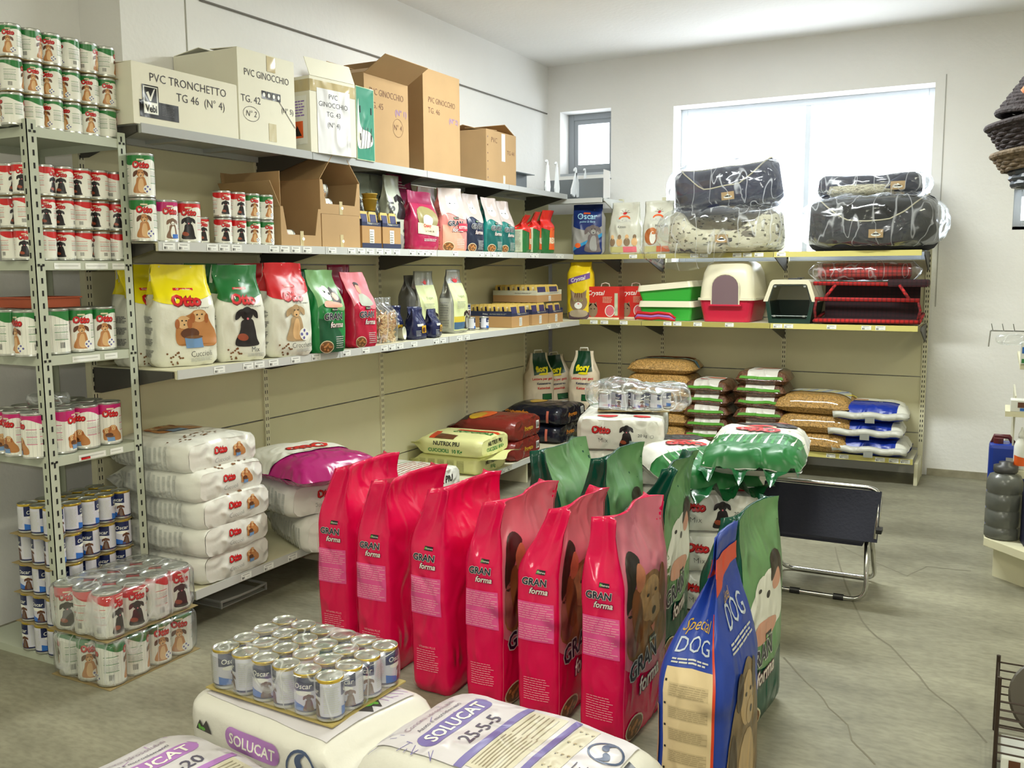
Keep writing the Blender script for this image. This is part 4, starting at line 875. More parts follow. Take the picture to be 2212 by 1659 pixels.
# cardboard display trays of sachet packs
DNAV = M('navy_card', (34, 42, 74), .6); TBR = M('tray_kraft', (176, 138, 90), .8)
PKM = [M('pack_gold', (206, 176, 90), .4), M('pack_navy', (44, 46, 92), .4), M('pack_cream', (226, 214, 176), .4)]
def tray(loc, rz, L, Wd, H, label, mat=DNAV, packs=9, low=.035, group=None, kraft=0, name='display_tray'):
    root = empty(name, loc, rz, label, 'tray', group); t = .003
    if kraft: MB().box(-Wd/2, -L/2, 0, Wd/2, L/2, kraft).build('carton', TBR, root); 
    z0 = kraft; mb = MB().box(-Wd/2, -L/2, z0, Wd/2, L/2, z0+t).box(-Wd/2, -L/2, z0+t, -Wd/2+t, L/2, z0+low).box(Wd/2-t, -L/2, z0+t, Wd/2, L/2, z0+low).box(-Wd/2+t, L/2-t, z0+t, Wd/2-t, L/2, z0+low).box(-Wd/2+t, -L/2, z0+t, Wd/2-t, -L/2+t, z0+low*.6)
    tr = mb.build('tray_sleeve', mat, root); p = Print(); p.text('Primo', -Wd*.1, z0+.008, .013, LGRY, 1, bold=.02); p.para(0, z0+.008, Wd*.4, z0+.018, 2, GRY, 1); p.build('lettering', flat(-L/2), [], [], tr)
    q = Print(); q.text('Prima', -L*.1, z0+.01, .012, LGRY, 1, bold=.02); q.para(0, z0+.01, L*.4, z0+.02, 2, GRY, 1); q.build('lettering', lambda x, y, o: Vector((-Wd/2-o, -x, y)), [], [], tr)
    for i in range(packs):
        for s_ in (-1, 1):
            yy = -L/2+.02+(L-.04)*i/max(1, packs-1); mb = MB(); w2 = Wd*.21
            mb.prism([(-w2, 0), (w2, 0), (w2*1.0, H*.8), (w2*.8, H), (-w2*.8, H), (-w2, H*.8)], -.006, .006, 0).prism([(-w2*.75, H*.2), (w2*.75, H*.2), (w2*.75, H*.8), (-w2*.75, H*.8)], -.0075, -.006, 1)
            o = mb.build('food_tray_pack', [PKM[0], PKM[1] if i % 2 == 0 or packs < 4 else PKM[2]], root); o.location = (s_*Wd*.24, yy, z0+t); o.rotation_euler = (-.15, 0, 0)
    if kraft:
        for xx in (0,): p = Print(); p.rect(-.02, kraft*.1, .02, kraft*.85, TAGW, 1); p.para(-.016, kraft*.15, .016, kraft*.8, 6, GRY, 2); p.build('paper_tag', flat(-L/2), [], [], root)
    return root
tray((-3.08, 5.67, Z3), PI/2, .34, .26, .075, 'navy display tray of sachet packs at the front of the tray pile', kraft=.075, packs=10, group='sachet pack trays')
tray((-3.08, 5.98, Z3), PI/2, .34, .26, .075, 'brown and navy sachet tray in the middle of the tray pile', kraft=.075, packs=8, group='sachet pack trays')
tray((-3.09, 6.27, Z3), PI/2, .34, .24, .07, 'navy sachet tray at the right of the tray pile', kraft=.07, packs=2, group='sachet pack trays')
t_ = tray((-3.12, 6.2, Z3+.156), PI/2, .36, .42, .07, 'white-sided sachet tray lying on the two lower trays', mat=M('tray_white', (196, 194, 170), .7), kraft=.05, packs=9, group='sachet pack trays')
# yellow litter bag and red litter boxes in the corner
def pr_crystal(B):
    p = Print(); W, H = B.W, B.H; p.poly([(-W/2, H*.6), (-W/2, H*.7), (W/2, H*.82), (W/2, H*.72)], P('violet_band', (118, 84, 150)), 1); p.text('Crystal', 0, H*.675, H*.07, WHT, 2, shear=.3, rot=.2, bold=.01)
    p.rect(-W/2, 0, W/2, H*.12, P('dusk', (92, 70, 80)), 1); p.ell(0, H*.3, W*.36, H*.16, P('tabby', (140, 118, 92)), 2)
    for e in (-1, 1): p.poly([(e*W*.3, H*.38), (e*W*.34, H*.52), (e*W*.1, H*.44)], P('tabby', (140, 118, 92)), 2); p.ell(e*W*.12, H*.33, W*.05, H*.015, P('eye', (180, 180, 90)), 4); p.ell(e*W*.12, H*.33, W*.015, H*.014, BLK, 5)
    p.ell(0, H*.24, W*.16, H*.06, WHT, 3); p.ell(0, H*.27, W*.04, H*.012, SALM, 4); p.ell(0, H*.1, W*.4, H*.07, P('paw', (176, 160, 136)), 3)
    for k in range(4): p.line(-W*.15+k*W*.1, H*.38, -W*.12+k*W*.08, H*.46, .006, BRN, 4)
    return p
oc_, *_ = pouch((1226, 684), (1276, 684), Z3, 569, .09, pm('yellow_bag', (226, 196, 30), .3), 'yellow litter bag with violet band and a tabby cat, in the shelf corner', pr_crystal, rz=.1, W=.2, H=.44, ht=.8, hf=.97, n=5); q_ = V(1249, 640, y=6.63); oc_.location = (q_.x, 6.68, 1.0925)
def litter_box(x, y, label, w_=.27):
    root = empty('litter_carton', (x, y, 1.094), .0, label, 'box', 'red litter cartons'); H, D = .25, .11
    MB().box(-w_/2, -D/2, 0, w_/2, D/2, H).build('carton', M('red_card', (204, 44, 36), .45), root, bevel=.002)
    p = Print(); p.text('Crystal', -w_*.2, H*.74, .036, WHT, 2, shear=.3, bold=.01); p.rect(-w_*.5, 0, w_*.5, H*.06, CRM, 1); p.ell(-w_*.3, H*.28, .04, .055, P('tabby', (140, 118, 92)), 2)
    for e in (-1, 1): p.poly([(-w_*.3+e*.035, H*.36), (-w_*.3+e*.03, H*.54), (-w_*.3+e*.008, H*.46)], P('tabby', (140, 118, 92)), 2); p.ell(-w_*.3+e*.014, H*.32, .006, .004, BLK, 3)
    p.ring(w_*.22, H*.26, .04, .045, .006, WHT, 2); p.ell(w_*.22, H*.26, .033, .038, SALM, 1); p.para(w_*.0, H*.5, w_*.3, H*.7, 5, CRM, 2, fill=.3); p.rect(w_*.36, H*.12, w_*.46, H*.8, P('panel_green', (190, 200, 170)), 2)
    p.build('printed_face', flat(-D/2), [], [], root)
    m = MB(); m.tube([(-.035, 0, H), (-.03, 0, H+.02), (0, 0, H+.028), (.03, 0, H+.02), (.035, 0, H)], .004, 6); m.build('handle', M('milky_handle', (214, 206, 190), .4), root)
litter_box(-2.70, 6.70, 'red litter carton with a tabby cat, front one in the shelf corner'); litter_box(-2.50, 6.83, 'red litter carton half hidden behind the first one', .2)
# ------------------------------------------------------------------ second level (eye height)
Z2 = 1.5915
y = [2.597, 2.703, 2.808]
can('bg', (-3.0, 2.6, Z2), -.62, 'large green-topped tin at the left end of the second shelf, lower of two', 'large tins on the second shelf')
can('bg', (-3.0, 2.6, Z2+.1705), -.72, 'large green-topped tin balanced on another at the shelf left end', 'large tins on the second shelf')
can('bm', (-3.005, 2.712, Z2), -.3, 'large pink-topped tin between the green and red ones', 'large tins on the second shelf')
can('br', (-3.0, 2.828, Z2), -.7, 'large red-topped tin right of the pink one', 'large tins on the second shelf')
for t in range(2):
    for i in range(5):
        if t == 1 and i == 0: continue
        yy = 2.93+i*.088; can('sr' if i < 3 else 'sg', (-2.995 if i else -3.04, yy, Z2+t*.1145), -.35-.1*(i % 2)+(0, .12)[t], f'small {"red" if i < 3 else "green"}-topped tin on the second shelf, {"lower" if t == 0 else "upper"} row, {nth(i-(t))} from left', 'small tins on the second shelf')
# open cartons with rolls of snack tins lying down
def open_carton(y0, y1, z, H, depth, label, xf=-2.985, lid=True, cut=True, high=0):
    w_ = y1-y0; t = .004; root = empty('display_carton', (xf-depth/2, (y0+y1)/2, z), PI/2, label, 'box', 'brown display cartons')
    mb = MB().box(-w_/2, -depth/2, 0, w_/2, depth/2, t).box(-w_/2, depth/2-t, t, w_/2, depth/2, H)
    for s_ in (-1, 1):
        x0 = -w_/2 if s_ < 0 else w_/2-t
        n = 4; pts = [(-depth/2, t), (depth/2-t, t), (depth/2-t, H), (-depth/2+.03, H), (-depth/2, H*.55)] if False else [(-depth/2, t), (depth/2-t, t), (depth/2-t, H), (-depth/2, H)]
        mb.box(x0, -depth/2, t, x0+t, depth/2-t, H)
    if cut: mb.prism([(-w_/2+t, t), (w_/2-t, t), (w_/2-t, H), (w_/2-t-.014, H), (w_/2-t-.04, H*.3), (-w_/2+t+.04, H*.3), (-w_/2+t+.014, H), (-w_/2+t, H)], -depth/2, -depth/2+t)
    else: mb.box(-w_/2+t, -depth/2, t, w_/2-t, -depth/2+t, H).box(-w_/2+t, -depth/2+t, H-t, w_/2-t, depth/2-t, H)
    mb.build('box_body', CARD, root)
    p = Print(); p.rect(-.012, 0, .012, H*.4, TAPE, 1); p.ell(.01, H*.2, .01, .008, WHT, 2); p.build('tape', flat(-depth/2), [], [], root)
    return root
c1 = open_carton(3.375, 3.665, Z2, .185, .34, 'lower brown display carton with cut-out front and red tins inside')
f = MB().box(-.17, 0, 0, .17, .16, .003).build('flap', CARD, c1); f.location = (-.145, 0, .185); f.rotation_euler = (math.radians(90), 0, PI/2)
p = Print(); p.rect(.0, .07, .08, .09, P('faded_red', (190, 90, 60)), 1); p.rect(.02, .03, .1, .05, P('faded_red', (190, 90, 60)), 1); p.build('lettering', lambda x, y, o: Vector((x, y, .003+o)), [], [], f)
f = MB().box(-.145, 0, 0, .145, .22, .003).build('flap', CARD, c1); f.location = (0, .17, .185); f.rotation_euler = (math.radians(80), 0, 0)
f = MB().box(-.16, 0, 0, .16, .13, .003).build('flap', CARD, c1); f.location = (-.145, -.01, .185); f.rotation_euler = (math.radians(120), 0, -PI/2)
c2b = open_carton(3.672, 3.98, Z2, .165, .36, 'closed brown carton beneath the opened one on the second shelf', cut=False)
c3 = open_carton(3.665, 3.985, Z2+.166, .165, .40, 'upper brown display carton with raised lid and a green tin inside')
f = MB().box(-.2, 0, 0, .2, .19, .003).build('flap', CARD, c3); f.location = (-.16, 0, .165); f.rotation_euler = (math.radians(50), 0, -PI/2)
f = MB().box(-.2, 0, 0, .2, .15, .003).build('flap', CARD, c3); f.location = (.16, 0, .165); f.rotation_euler = (math.radians(48), 0, PI/2)
f = MB().box(-.155, 0, 0, .155, .15, .003).build('flap', CARDD, c3); f.location = (0, .2, .165); f.rotation_euler = (math.radians(80), 0, PI)
def lying_can(kind, x, y, z, rz, label):
    o = can(kind, (x, y, z+.0385), 0, label, 'tins lying in the display cartons'); o.rotation_euler = (PI/2, RG.uniform(0, 3), rz-.45); return o
lying_can('sr', -3.03, 3.50, Z2+.005, .1, 'red-topped tin lying at the front of the lower display carton')
lying_can('sr', -3.08, 3.47+.0, Z2+.082, -.1, 'red-topped tin lying on top of another in the lower display carton')
lying_can('sr', -3.11, 3.50, Z2+.005, .1, 'red-topped tin lying deeper in the lower display carton')
lying_can('sg', -3.04, 3.80, Z2+.172, .1, 'green-topped tin lying at the front of the upper display carton')
lying_can('sg', -3.09, 3.84, Z2+.249, -.1, 'green-topped tin lying highest in the upper display carton')
lying_can('sg', -3.12, 3.80, Z2+.172, .1, 'green-topped tin lying deeper in the upper display carton')
# grey cat food pouches, yellow cups, two sachet trays
GYB = pm('grey_green_bag', (128, 136, 124), .3)
def pr_gipsy(B):
    p = Print(); W, H = B.W, B.H; p.poly([(-W/2, 0), (-W/2, H*.3), (W*.2, H*.18), (W/2, 0)], GRY, 1); dog_sit(p, W*.12, H*.42, H*.34, DOGB, DOGB, 2, None); p.text('GIPSY', -W*.26, H*.5, H*.1, DGRY, 2, bold=.04, rot=PI/2); 
    for k in range(3): p.ell(W*.2, H*(.08+.09*k), W*.05, H*.022, DGRY, 2)
    return p
for i, (A, Bp, yt, m) in enumerate((((783, 536), (816, 537), 400, GYB), ((812, 537), (850, 538), 398, GYB), ((845, 538), (882, 540), 398, pm('pale_grey_bag', (188, 194, 178), .3)))):
    a = V(*A, x=-3.12 if i < 2 else -3.05); b = V(*Bp, x=-3.12 if i < 2 else -3.05)
    Bq = Bag(max(.16, b.y-a.y), .09, .42, ht=.5, seed=i+40, amp=.006, nx=8); Bq.build('pet_food_bag', m, ['grey-green pouch at the left of three behind the sachet trays', 'grey-green pouch with a dark cat, middle of three', 'pale grey pouch with a dark cat, right of three'][i], 'pouch', (-3.17 if i < 2 else -3.1, (a.y+b.y)/2, Z2), PI/2, pr=pr_gipsy(Bq), group='grey pouches on the second shelf')
for i in range(2):
    t_ = tray((-3.04, 4.09+i*.185, Z2), PI/2, .1, .17, .075, f'navy sachet tray with a paper tag, {"left" if i == 0 else "right"} of two on the second shelf', kraft=.12, packs=1, group='navy sachet trays on the second shelf')
    MB().box(-.086, -.052, 0, .086, -.05, .03).build('tray_foot', DNAV, t_)
for i in range(2):
    mb = MB(); mb.lathe([(0, 0), (.03, 0), (.04, .06), (.043, .06), (.043, .064), (.038, .064), (.028, .003), (0, .003)], 18, caps=False)
    o = mb.build('plastic_cup', M('mustard_plastic', (196, 164, 66), .4), smooth=True); o.location = (-3.05, 4.16, Z2+.205+i*.028); tag(o, f'mustard plastic cup, {"lower" if i == 0 else "upper"} of a nested pair on the sachet trays', 'cup', 'nested mustard cups')

# coloured pouches
def pr_crancy(B):
    p = Print(); W, H = B.W, B.H; p.rect(-W/2, H*.8, W/2, H, P('plum', (140, 24, 72)), 1); p.ell(0, H*.55, W*.4, H*.2, P('olive', (150, 140, 90)), 1); p.ell(-W*.05, H*.5, W*.18, H*.1, WHT, 2); p.poly([(-W*.4, H*.28), (-W*.4, H*.46), (W*.4, H*.42), (W*.42, H*.24)], CRM, 3)
    p.text('Crancy', -W*.08, H*.39, H*.055, RED, 4, bold=.03); p.text('Cat Family Life', 0, H*.31, H*.035, BLK, 4); p.para(-W*.2, H*.15, W*.3, H*.2, 2, LGRY, 3); return p
ob, *_ = pouch((886, 541), (950, 542), Z2, 430, .12, pm('plum_bag', (168, 26, 76), .3), 'plum cat food bag with a cream banner and white cat', pr_crancy, W=.28, H=.34, rz=PI/2, ht=.5, cat='bag'); ob.location = (-3.04, 4.625, Z2)
Bq = Bag(.27, .1, .44, ht=.6, seed=55); Bq.build('pet_food_bag', pm('deep_plum_bag', (126, 20, 66), .3), 'tall deep plum bag behind the cream-banner cat food bag', 'bag', (-3.17, 4.62, Z2), PI/2, pr=(lambda q: (q.para(-.06, .36, .06, .41, 3, LGRY, 1, fill=.3), q)[1])(Print()))
def pr_kit(B):
    p = pr_gran(B, SALM, P('peach', (228, 164, 140)), P('cat_grey', (190, 176, 170)), 'cat'); W, H = B.W, B.H; p.rect(W*.05, H*.32, W*.48, H*.44, P('kit_red', (196, 60, 80)), 6); p.text('KITTEN', W*.26, H*.355, H*.045, WHT, 7, bold=.02); p.para(-W/2-B.D*.9, H*.08, -W/2-B.D*.1, H*.7, 14, P('side_grey', (190, 110, 104)), 2, fill=.4); return p
G2 = 'slim cat food pouches on the second shelf'
ob, *_ = pouch((957, 544), (1012, 545), Z2, 415, .12, pm('pink_bag', (222, 138, 130), .3), 'pink kitten food pouch with a white cat, foremost of the slim pouches', pr_kit, W=.21, H=.385, rz=PI/2-.35, ht=.45, group=G2); ob.location = (-3.04, 4.965, Z2)
Bq = Bag(.2, .1, .385, ht=.45, seed=61); Bq.build('pet_food_bag', pm('pink_bag', (222, 138, 130), .3), 'pink pouch standing behind the foremost kitten food pouch', 'bag', (-3.12, 4.83, Z2), PI/2, pr=pr_kit(Bq), group=G2)
def pr_cat(c2): return lambda B: pr_gran(B, c2, c2, P('cat_grey', (190, 176, 170)), 'cat')
for i, (yy, xx, m, c2, l) in enumerate(((5.24, -3.05, pm('dark_blue_bag', (34, 44, 72), .3), P('inkblue', (26, 34, 56)), 'dark blue pouch with a cat picture, right of the pink pouch'), (5.46, -3.03, pm('teal_bag', (16, 120, 112), .3), P('deep_teal', (8, 90, 86)), 'teal pouch with a cat picture, left of the teal pair'), (5.66, -3.04, pm('teal_bag', (16, 120, 112), .3), P('deep_teal', (8, 90, 86)), 'teal pouch with a cat picture, right of the teal pair'), (5.79, -3.12, pm('rose_brown_bag', (150, 84, 88), .3), P('wine', (110, 40, 52)), 'reddish brown pouch half hidden behind the teal pair'), (5.35, -3.2, pm('dark_blue_bag', (34, 44, 72), .3), P('inkblue', (26, 34, 56)), 'dark blue pouch in the rear row behind the teal pair'))):
    Bq = Bag(.19, .1, [.37, .36, .35, .34, .36][i], ht=.45, seed=i+70, lean=(.0, .02)); Bq.build('pet_food_bag', m, l, 'bag', (xx, yy, Z2), PI/2-.12, pr=pr_cat(c2)(Bq), group=G2)
for i, (yy, H) in enumerate(((5.95, .27), (6.12, .30), (6.32, .32))):
    def pr_rex(B):
        p = Print(); W, H, D = B.W, B.H, B.D; band(p, B, H*.58, H*.04, P('rex_red', (210, 40, 30)), 1); p.rect(-W/2-D*.95, .01, -W/2-D*.1, H*.62, P('panel_green', (190, 200, 170)), 2); p.para(-W/2-D*.85, .02, -W/2-D*.2, H*.58, 12, GRY, 3, fill=.35)
        p.poly([(-W*.1, H*.1), (0, H*.6), (W/2, H*.62), (W/2, H*.1)], ORG, 1); p.text('REX', W*.2, H*.25, H*.13, CRM, 3, bold=.06, sx=.7); return p
    Bq = Bag(.15, .11, H, ht=.62, hf=.8, seed=i+90, lean=(.0, -.05+.0*i), nx=8); Bq.build('snack_bag', pm('leaf_green_bag', (34, 104, 52), .3), f'green snack bag with a red folded top, {["left", "middle", "right"][i]} of three', 'bag', (-3.05, yy, Z2), PI/2+(-.25 if i == 2 else .1), pr=pr_rex(Bq), group='green snack bags with red tops')
def pr_oscarb(B):
    p = Print(); W, H = B.W, B.H; p.poly([(-W/2, H)]+[(-W/2+W*i/10, H*(.56-.08*math.sin(PI*i/10))) for i in range(11)]+[(W/2, H)], P('royal', (22, 44, 104)), 1); p.text('Oscar', 0, H*.7, H*.12, P('ice', (160, 206, 226)), 2, bold=.01); p.text('petto & fibra', 0, H*.63, H*.045, P('ice', (160, 206, 226)), 2, shear=.2)
    p.rect(-W*.12, H*.8, W*.1, H*.83, ORG, 2); p.poly([(-W/2, 0), (-W/2, H*.1), (W/2, H*.42), (W/2, 0)], P('royal', (22, 44, 104)), 2); p.poly([(-W/2, H*.07), (-W/2, H*.13), (W/2, H*.43), (W/2, H*.36)], P('cyan', (40, 140, 190)), 3); dog_sit(p, W*.2, H*.05, H*.55, P('greyfur', (106, 96, 96)), GRY, 4, None); p.ell(-W*.3, H*.18, W*.1, H*.05, ORG, 4); return p
ob, *_ = pouch((1232, 546), (1293, 547), Z2, 430, .1, pm('grey_blue_bag', (150, 148, 144), .3), 'blue-topped cat food bag in the corner of the second shelf', pr_oscarb, rz=.25, W=.25, H=.385, ht=.75, hf=.97, n=5); ob.location = (-2.86, 6.74, Z2)
def pr_stripe(kit):
    def f(B):
        p = Print(); W, H = B.W, B.H; p.ell(0, H*.79, W*.05, H*.025, RED, 2)
        for k in range(5): p.line(0, H*.8, W*.14*math.cos(PI*k/4), H*(.8+.06*math.sin(PI*k/4)), .002, BRN, 2)
        p.ring(0, H*.68, W*.18, H*.07, .012, ORG, 2, 0, PI); p.text('NATURAL', 0, H*.62, H*.05, LGRY, 2); p.text('Kitten' if kit else 'Premium', -W*.05 if kit else W*.15, H*.5, H*.05, DGRY, 2)
        p.rect(-W*.45, H*.03, 0, H*.14, P('pale_olive', (196, 190, 130)), 2); p.rect(0, H*.03, W*.42, H*.14, SALM if kit else ORG, 2)
        if kit:
            for k in range(4): p.ell(-W*.36+k*W*.24, H*.23, W*.1, H*.08, [P('tabby', (140, 118, 92)), LTAN][k % 2], 3); p.ell(-W*.36+k*W*.24, H*.33, W*.06, H*.045, [LTAN, P('tabby', (140, 118, 92))][k % 2], 3)
        else: p.ell(-W*.2, H*.32, W*.22, H*.16, P('ginger', (170, 98, 50)), 3); p.ell(-W*.15, H*.42, W*.14, H*.07, P('ginger2', (196, 120, 70)), 4); p.ell(-W*.14, H*.3, W*.1, H*.12, WHT, 4)
        return p
    return f
WB = pm('pearl_bag', (206, 206, 190), .3)
o, *_ = pouch((1312, 549), (1378, 549), Z2, 442, .1, WB, 'pearl white cat food bag with four kittens', pr_stripe(True), rz=.0, W=.25, H=.39, ht=.5, name='pet_food_bag'); o.location = (-2.565, 6.78, Z2)
o, *_ = pouch((1385, 549), (1450, 549), Z2, 440, .1, WB, 'pearl white cat food bag with a ginger cat, beside the bagged bed', pr_stripe(False), rz=.0, W=.24, H=.39, ht=.5); o.location = (-2.29, 6.76, Z2)

# ================================================================== UNDER THE WINDOW: trays, litter house, carrier, frame
Y3 = 6.585
def tapered(mb, w0, d0, w1, d1, z0, z1, t=.004, mi=0, r=.02):
    def ring(w_, d_, z):
        out = []
        for cx, cy, a0 in ((w_/2-r, d_/2-r, 0), (-w_/2+r, d_/2-r, PI/2), (-w_/2+r, -d_/2+r, PI), (w_/2-r, -d_/2+r, 1.5*PI)):
            for k in range(4): a = a0+PI/2*k/3; out.append((cx+r*math.cos(a), cy+r*math.sin(a), z))
        return out
    rs = [ring(w0, d0, z0), ring(w1, d1, z1), ring(w1-2*t, d1-2*t, z1), ring(w0-2*t, d0-2*t, z0+t)]; n = 16
    vs = [v for q in rs for v in q]; fs = [(j*n+i, j*n+(i+1) % n, (j+1)*n+(i+1) % n, (j+1)*n+i) for j in range(3) for i in range(n)]
    fs += [tuple(range(n-1, -1, -1)), tuple(range(3*n, 4*n))]; mb.add(vs, fs, mi); return mb
GP = M('apple_green_plastic', (60, 178, 64), .3); CP = M('cream_plastic', (226, 220, 192), .35)
for i, (z, tl) in enumerate(((1.094, 0), (1.225, -.09))):
    root = empty('litter_tray', (-2.2, 6.85, z), .0, f'apple green litter tray with cream rim, {"lower" if i == 0 else "upper, tilted"} of two stacked', 'litter tray', 'stacked green litter trays')
    root.rotation_euler = (0, tl, .03)
    tapered(MB(), .36, .38, .41, .44, 0, .115).build('tray_body', GP, root, smooth=False)
    mb = MB(); tapered(mb, .43, .46, .41, .44, .1, .145, .012, r=.03); mb.build('rim', CP, root, bevel=.002)
sp = empty('litter_scoop', (-2.26, 6.575, 1.112), 0, 'red and lilac plastic litter scoop lying before the green trays', 'scoop')
for j, (m, dz) in enumerate((('red_plastic', .022), ('lilac_plastic', 0), ('red_plastic', -.016))):
    mb = MB(); pts = [(-.15, 0, dz*.2), (-.13, 0, .02+dz), (-.02, 0, .012+dz), (.03, 0, .02+dz), (.12, 0, .012+dz), (.16, 0, -.006+dz*.3)]
    mb.tube(pts, .0115, 8); mb.build('scoop_layer', M(m, (200, 34, 40) if 'red' in m else (160, 110, 180), .35), sp, smooth=True)
# hooded litter house
HS = empty('hooded_litter_box', (-1.735, 6.83, 1.094), -.02, 'crimson and cream hooded cat litter box with a smoky door', 'litter box')
CR_ = M('crimson_plastic', (200, 34, 66), .3)
tapered(MB(), .34, .40, .40, .46, 0, .165, r=.04).build('base', CR_, HS, bevel=.002)
tapered(MB(), .42, .48, .42, .48, .155, .172, .012, r=.045).build('rim', CP, HS)
mb = MB(); prof = [(0, 1.0), (.08, .97), (.18, .9), (.24, .78), (.262, .62)]; rings = []
for z, k in prof:
    w_, d_ = .40*k, .46*(k*.9+.1); r = .06; out = []
    for cx, cy, a0 in ((w_/2-r, d_/2-r, 0), (-w_/2+r, d_/2-r, PI/2), (-w_/2+r, -d_/2+r, PI), (w_/2-r, -d_/2+r, 1.5*PI)):
        for q in range(6): a = a0+PI/2*q/5; out.append((cx+r*math.cos(a), cy+r*math.sin(a), .17+z))
    rings.append(out)
n = 24; mb.add([v for q in rings for v in q], [(j*n+i, j*n+(i+1) % n, (j+1)*n+(i+1) % n, (j+1)*n+i) for j in range(len(rings)-1) for i in range(n)]+[tuple(range((len(rings)-1)*n, len(rings)*n))])
mb.build('hood', CP, HS, smooth=True)
dr = empty('door', (0, -.236, .12), 0); dr.parent = HS; dr.name = 'door'
mb = MB(); mb.prism([(-.095, 0), (.095, 0)]+[(.095*math.cos(a), .13+.085*math.sin(a)) for a in [PI*k/10 for k in range(11)]], -.006, 0); mb.build('door_panel', M('smoky_plastic', (120, 98, 104), .15), dr)
mb = MB(); out = [(-.1, 0, 0)]+[(.1*math.cos(PI-a), -.004, .13+.092*math.sin(a)) for a in [PI*k/10 for k in range(11)]]+[(.1, 0, 0)]; mb.tube(out, .006, 6); mb.build('door_frame', CP, dr)
MB().box(-.12, -.012, -.006, .12, .004, .006).build('door_lip', CR_, dr, bevel=.002)
# pet carrier
PC = empty('pet_carrier', (-1.29, 6.80, 1.094), 0, 'small pet carrier, dark green base and cream top, open dark front', 'pet carrier')
DG = M('dark_green_plastic', (18, 52, 42), .35)
def frontring(mb, outer, inner, y0, y1):
    n = len(outer); vs = [(x, y0, z) for x, z in outer]+[(x, y0, z) for x, z in inner]+[(x, y1, z) for x, z in outer]+[(x, y1, z) for x, z in inner]; fs = []
    for i in range(n-1): fs += [(i, i+1, n+i+1, n+i), (2*n+i, 3*n+i, 3*n+i+1, 2*n+i+1), (i, 2*n+i, 2*n+i+1, i+1), (n+i, n+i+1, 3*n+i+1, 3*n+i)]
    fs += [(0, n, 3*n, 2*n), (n-1, 3*n-1, 4*n-1, 2*n-1)]; mb.add(vs, fs)
lo = [(-.165, .15), (-.14, 0), (.14, 0), (.165, .15)]; li_ = [(-.145, .15), (-.115, .03), (.115, .03), (.145, .15)]
mb = MB(); frontring(mb, lo, li_, -.2, -.18); mb.box(-.14, -.18, 0, .14, .2, .005); mb.prism(lo, .19, .2)
for s_ in (-1, 1): mb.add([(s_*.165, -.18, .15), (s_*.14, -.18, 0), (s_*.14, .2, 0), (s_*.165, .2, .15), (s_*.155, -.18, .15), (s_*.13, -.18, 0), (s_*.13, .2, 0), (s_*.155, .2, .15)], [(0, 1, 2, 3), (7, 6, 5, 4), (0, 3, 7, 4), (1, 0, 4, 5), (2, 1, 5, 6), (3, 2, 6, 7)])
mb.build('base', DG, PC)
uo = [(-.18, .15), (-.135, .285), (-.12, .3), (.12, .3), (.135, .285), (.18, .15)]; ui = [(-.15, .15), (-.115, .262), (-.105, .27), (.105, .27), (.115, .262), (.15, .15)]
mb = MB(); frontring(mb, uo, ui, -.2, -.17); n = len(uo)
vs = [(x, y, z) for y in (-.17, .2) for x, z in uo]+[(x*.96, y, z-.006) for y in (-.17, .2) for x, z in uo]
mb.add(vs, [(i, i+1, n+i+1, n+i) for i in range(n-1)]+[(2*n+i, 3*n+i, 3*n+i+1, 2*n+i+1) for i in range(n-1)]+[tuple(range(n, 2*n))]); mb.build('top', CP, PC)
MB().box(-.04, -.06, .3, .04, .02, .31).box(.02, -.05, .31, .06, .0, .315).build('handle', M('dark_handle', (70, 70, 72), .4), PC)
mb = MB(); mb.tube([(-.125, -.195, .05), (-.14, -.195, .15), (-.11, -.195, .262), (.11, -.195, .262), (.14, -.195, .15), (.125, -.195, .05), (-.125, -.195, .05)], .004, 6)
mb.build('door_frame', M('carrier_wire', (90, 96, 92), .3, .6), PC)
for x in (-.1, .1):
    for z in (.05, .255): MB().box(x-.008, -.206, z-.006, x+.008, -.199, z+.006).build('clip', M('clip_grey', (150, 152, 146), .4), PC)
# tartan covered tube frame
TART = plaid_mat('red_tartan', (196, 34, 32), (60, 18, 24), 22); TDK = plaid_mat('dark_tartan', (70, 22, 30), (24, 14, 20), 22)
TF = empty('tartan_bed_frame', (-.79, 6.80, 1.094), 0, 'red tartan tube frame for a pet bed, standing at the shelf right end', 'pet bed frame')
def fr(name, pts, r=.016, m=TART): mb = MB(); mb.tube(pts, r, 8); return mb.build(name, m, TF, smooth=True)
fr('front_rail', [(-.33, -.2, .025), (.33, -.2, .025)]); fr('middle_rail', [(-.33, -.2, .17), (.33, -.2, .165)], .014); fr('post', [(-.32, -.2, .02), (-.33, -.2, .1), (-.32, -.2, .17)], .009); fr('post', [(.32, -.2, .02), (.335, -.2, .1), (.32, -.2, .165)], .009)
fr('brace', [(-.27, -.2, .17), (-.2, -.17, .27)], .011); fr('brace', [(.27, -.2, .165), (.2, -.17, .265)], .011); fr('top_rail', [(-.36, -.1, .275), (.36, -.1, .265)], .013)
fr('rear_rail', [(-.33, .18, .06), (.33, .18, .06)], .012); fr('side_rail', [(-.33, -.2, .02), (-.33, .18, .06)], .012); fr('side_rail', [(.33, -.2, .02), (.33, .18, .06)], .012)
mb = MB(); mb.box(-.31, .1, .03, .31, .12, .26); mb.build('fabric_back', TDK, TF); mb = MB(); mb.box(-.31, -.19, .03, .31, .17, .036); mb.build('fabric_floor', TDK, TF)
mb = MB(); mb.box(.12, -.12, .25, .37, .1, .3); mb.build('fabric_fold', TDK, TF, bevel=.015)
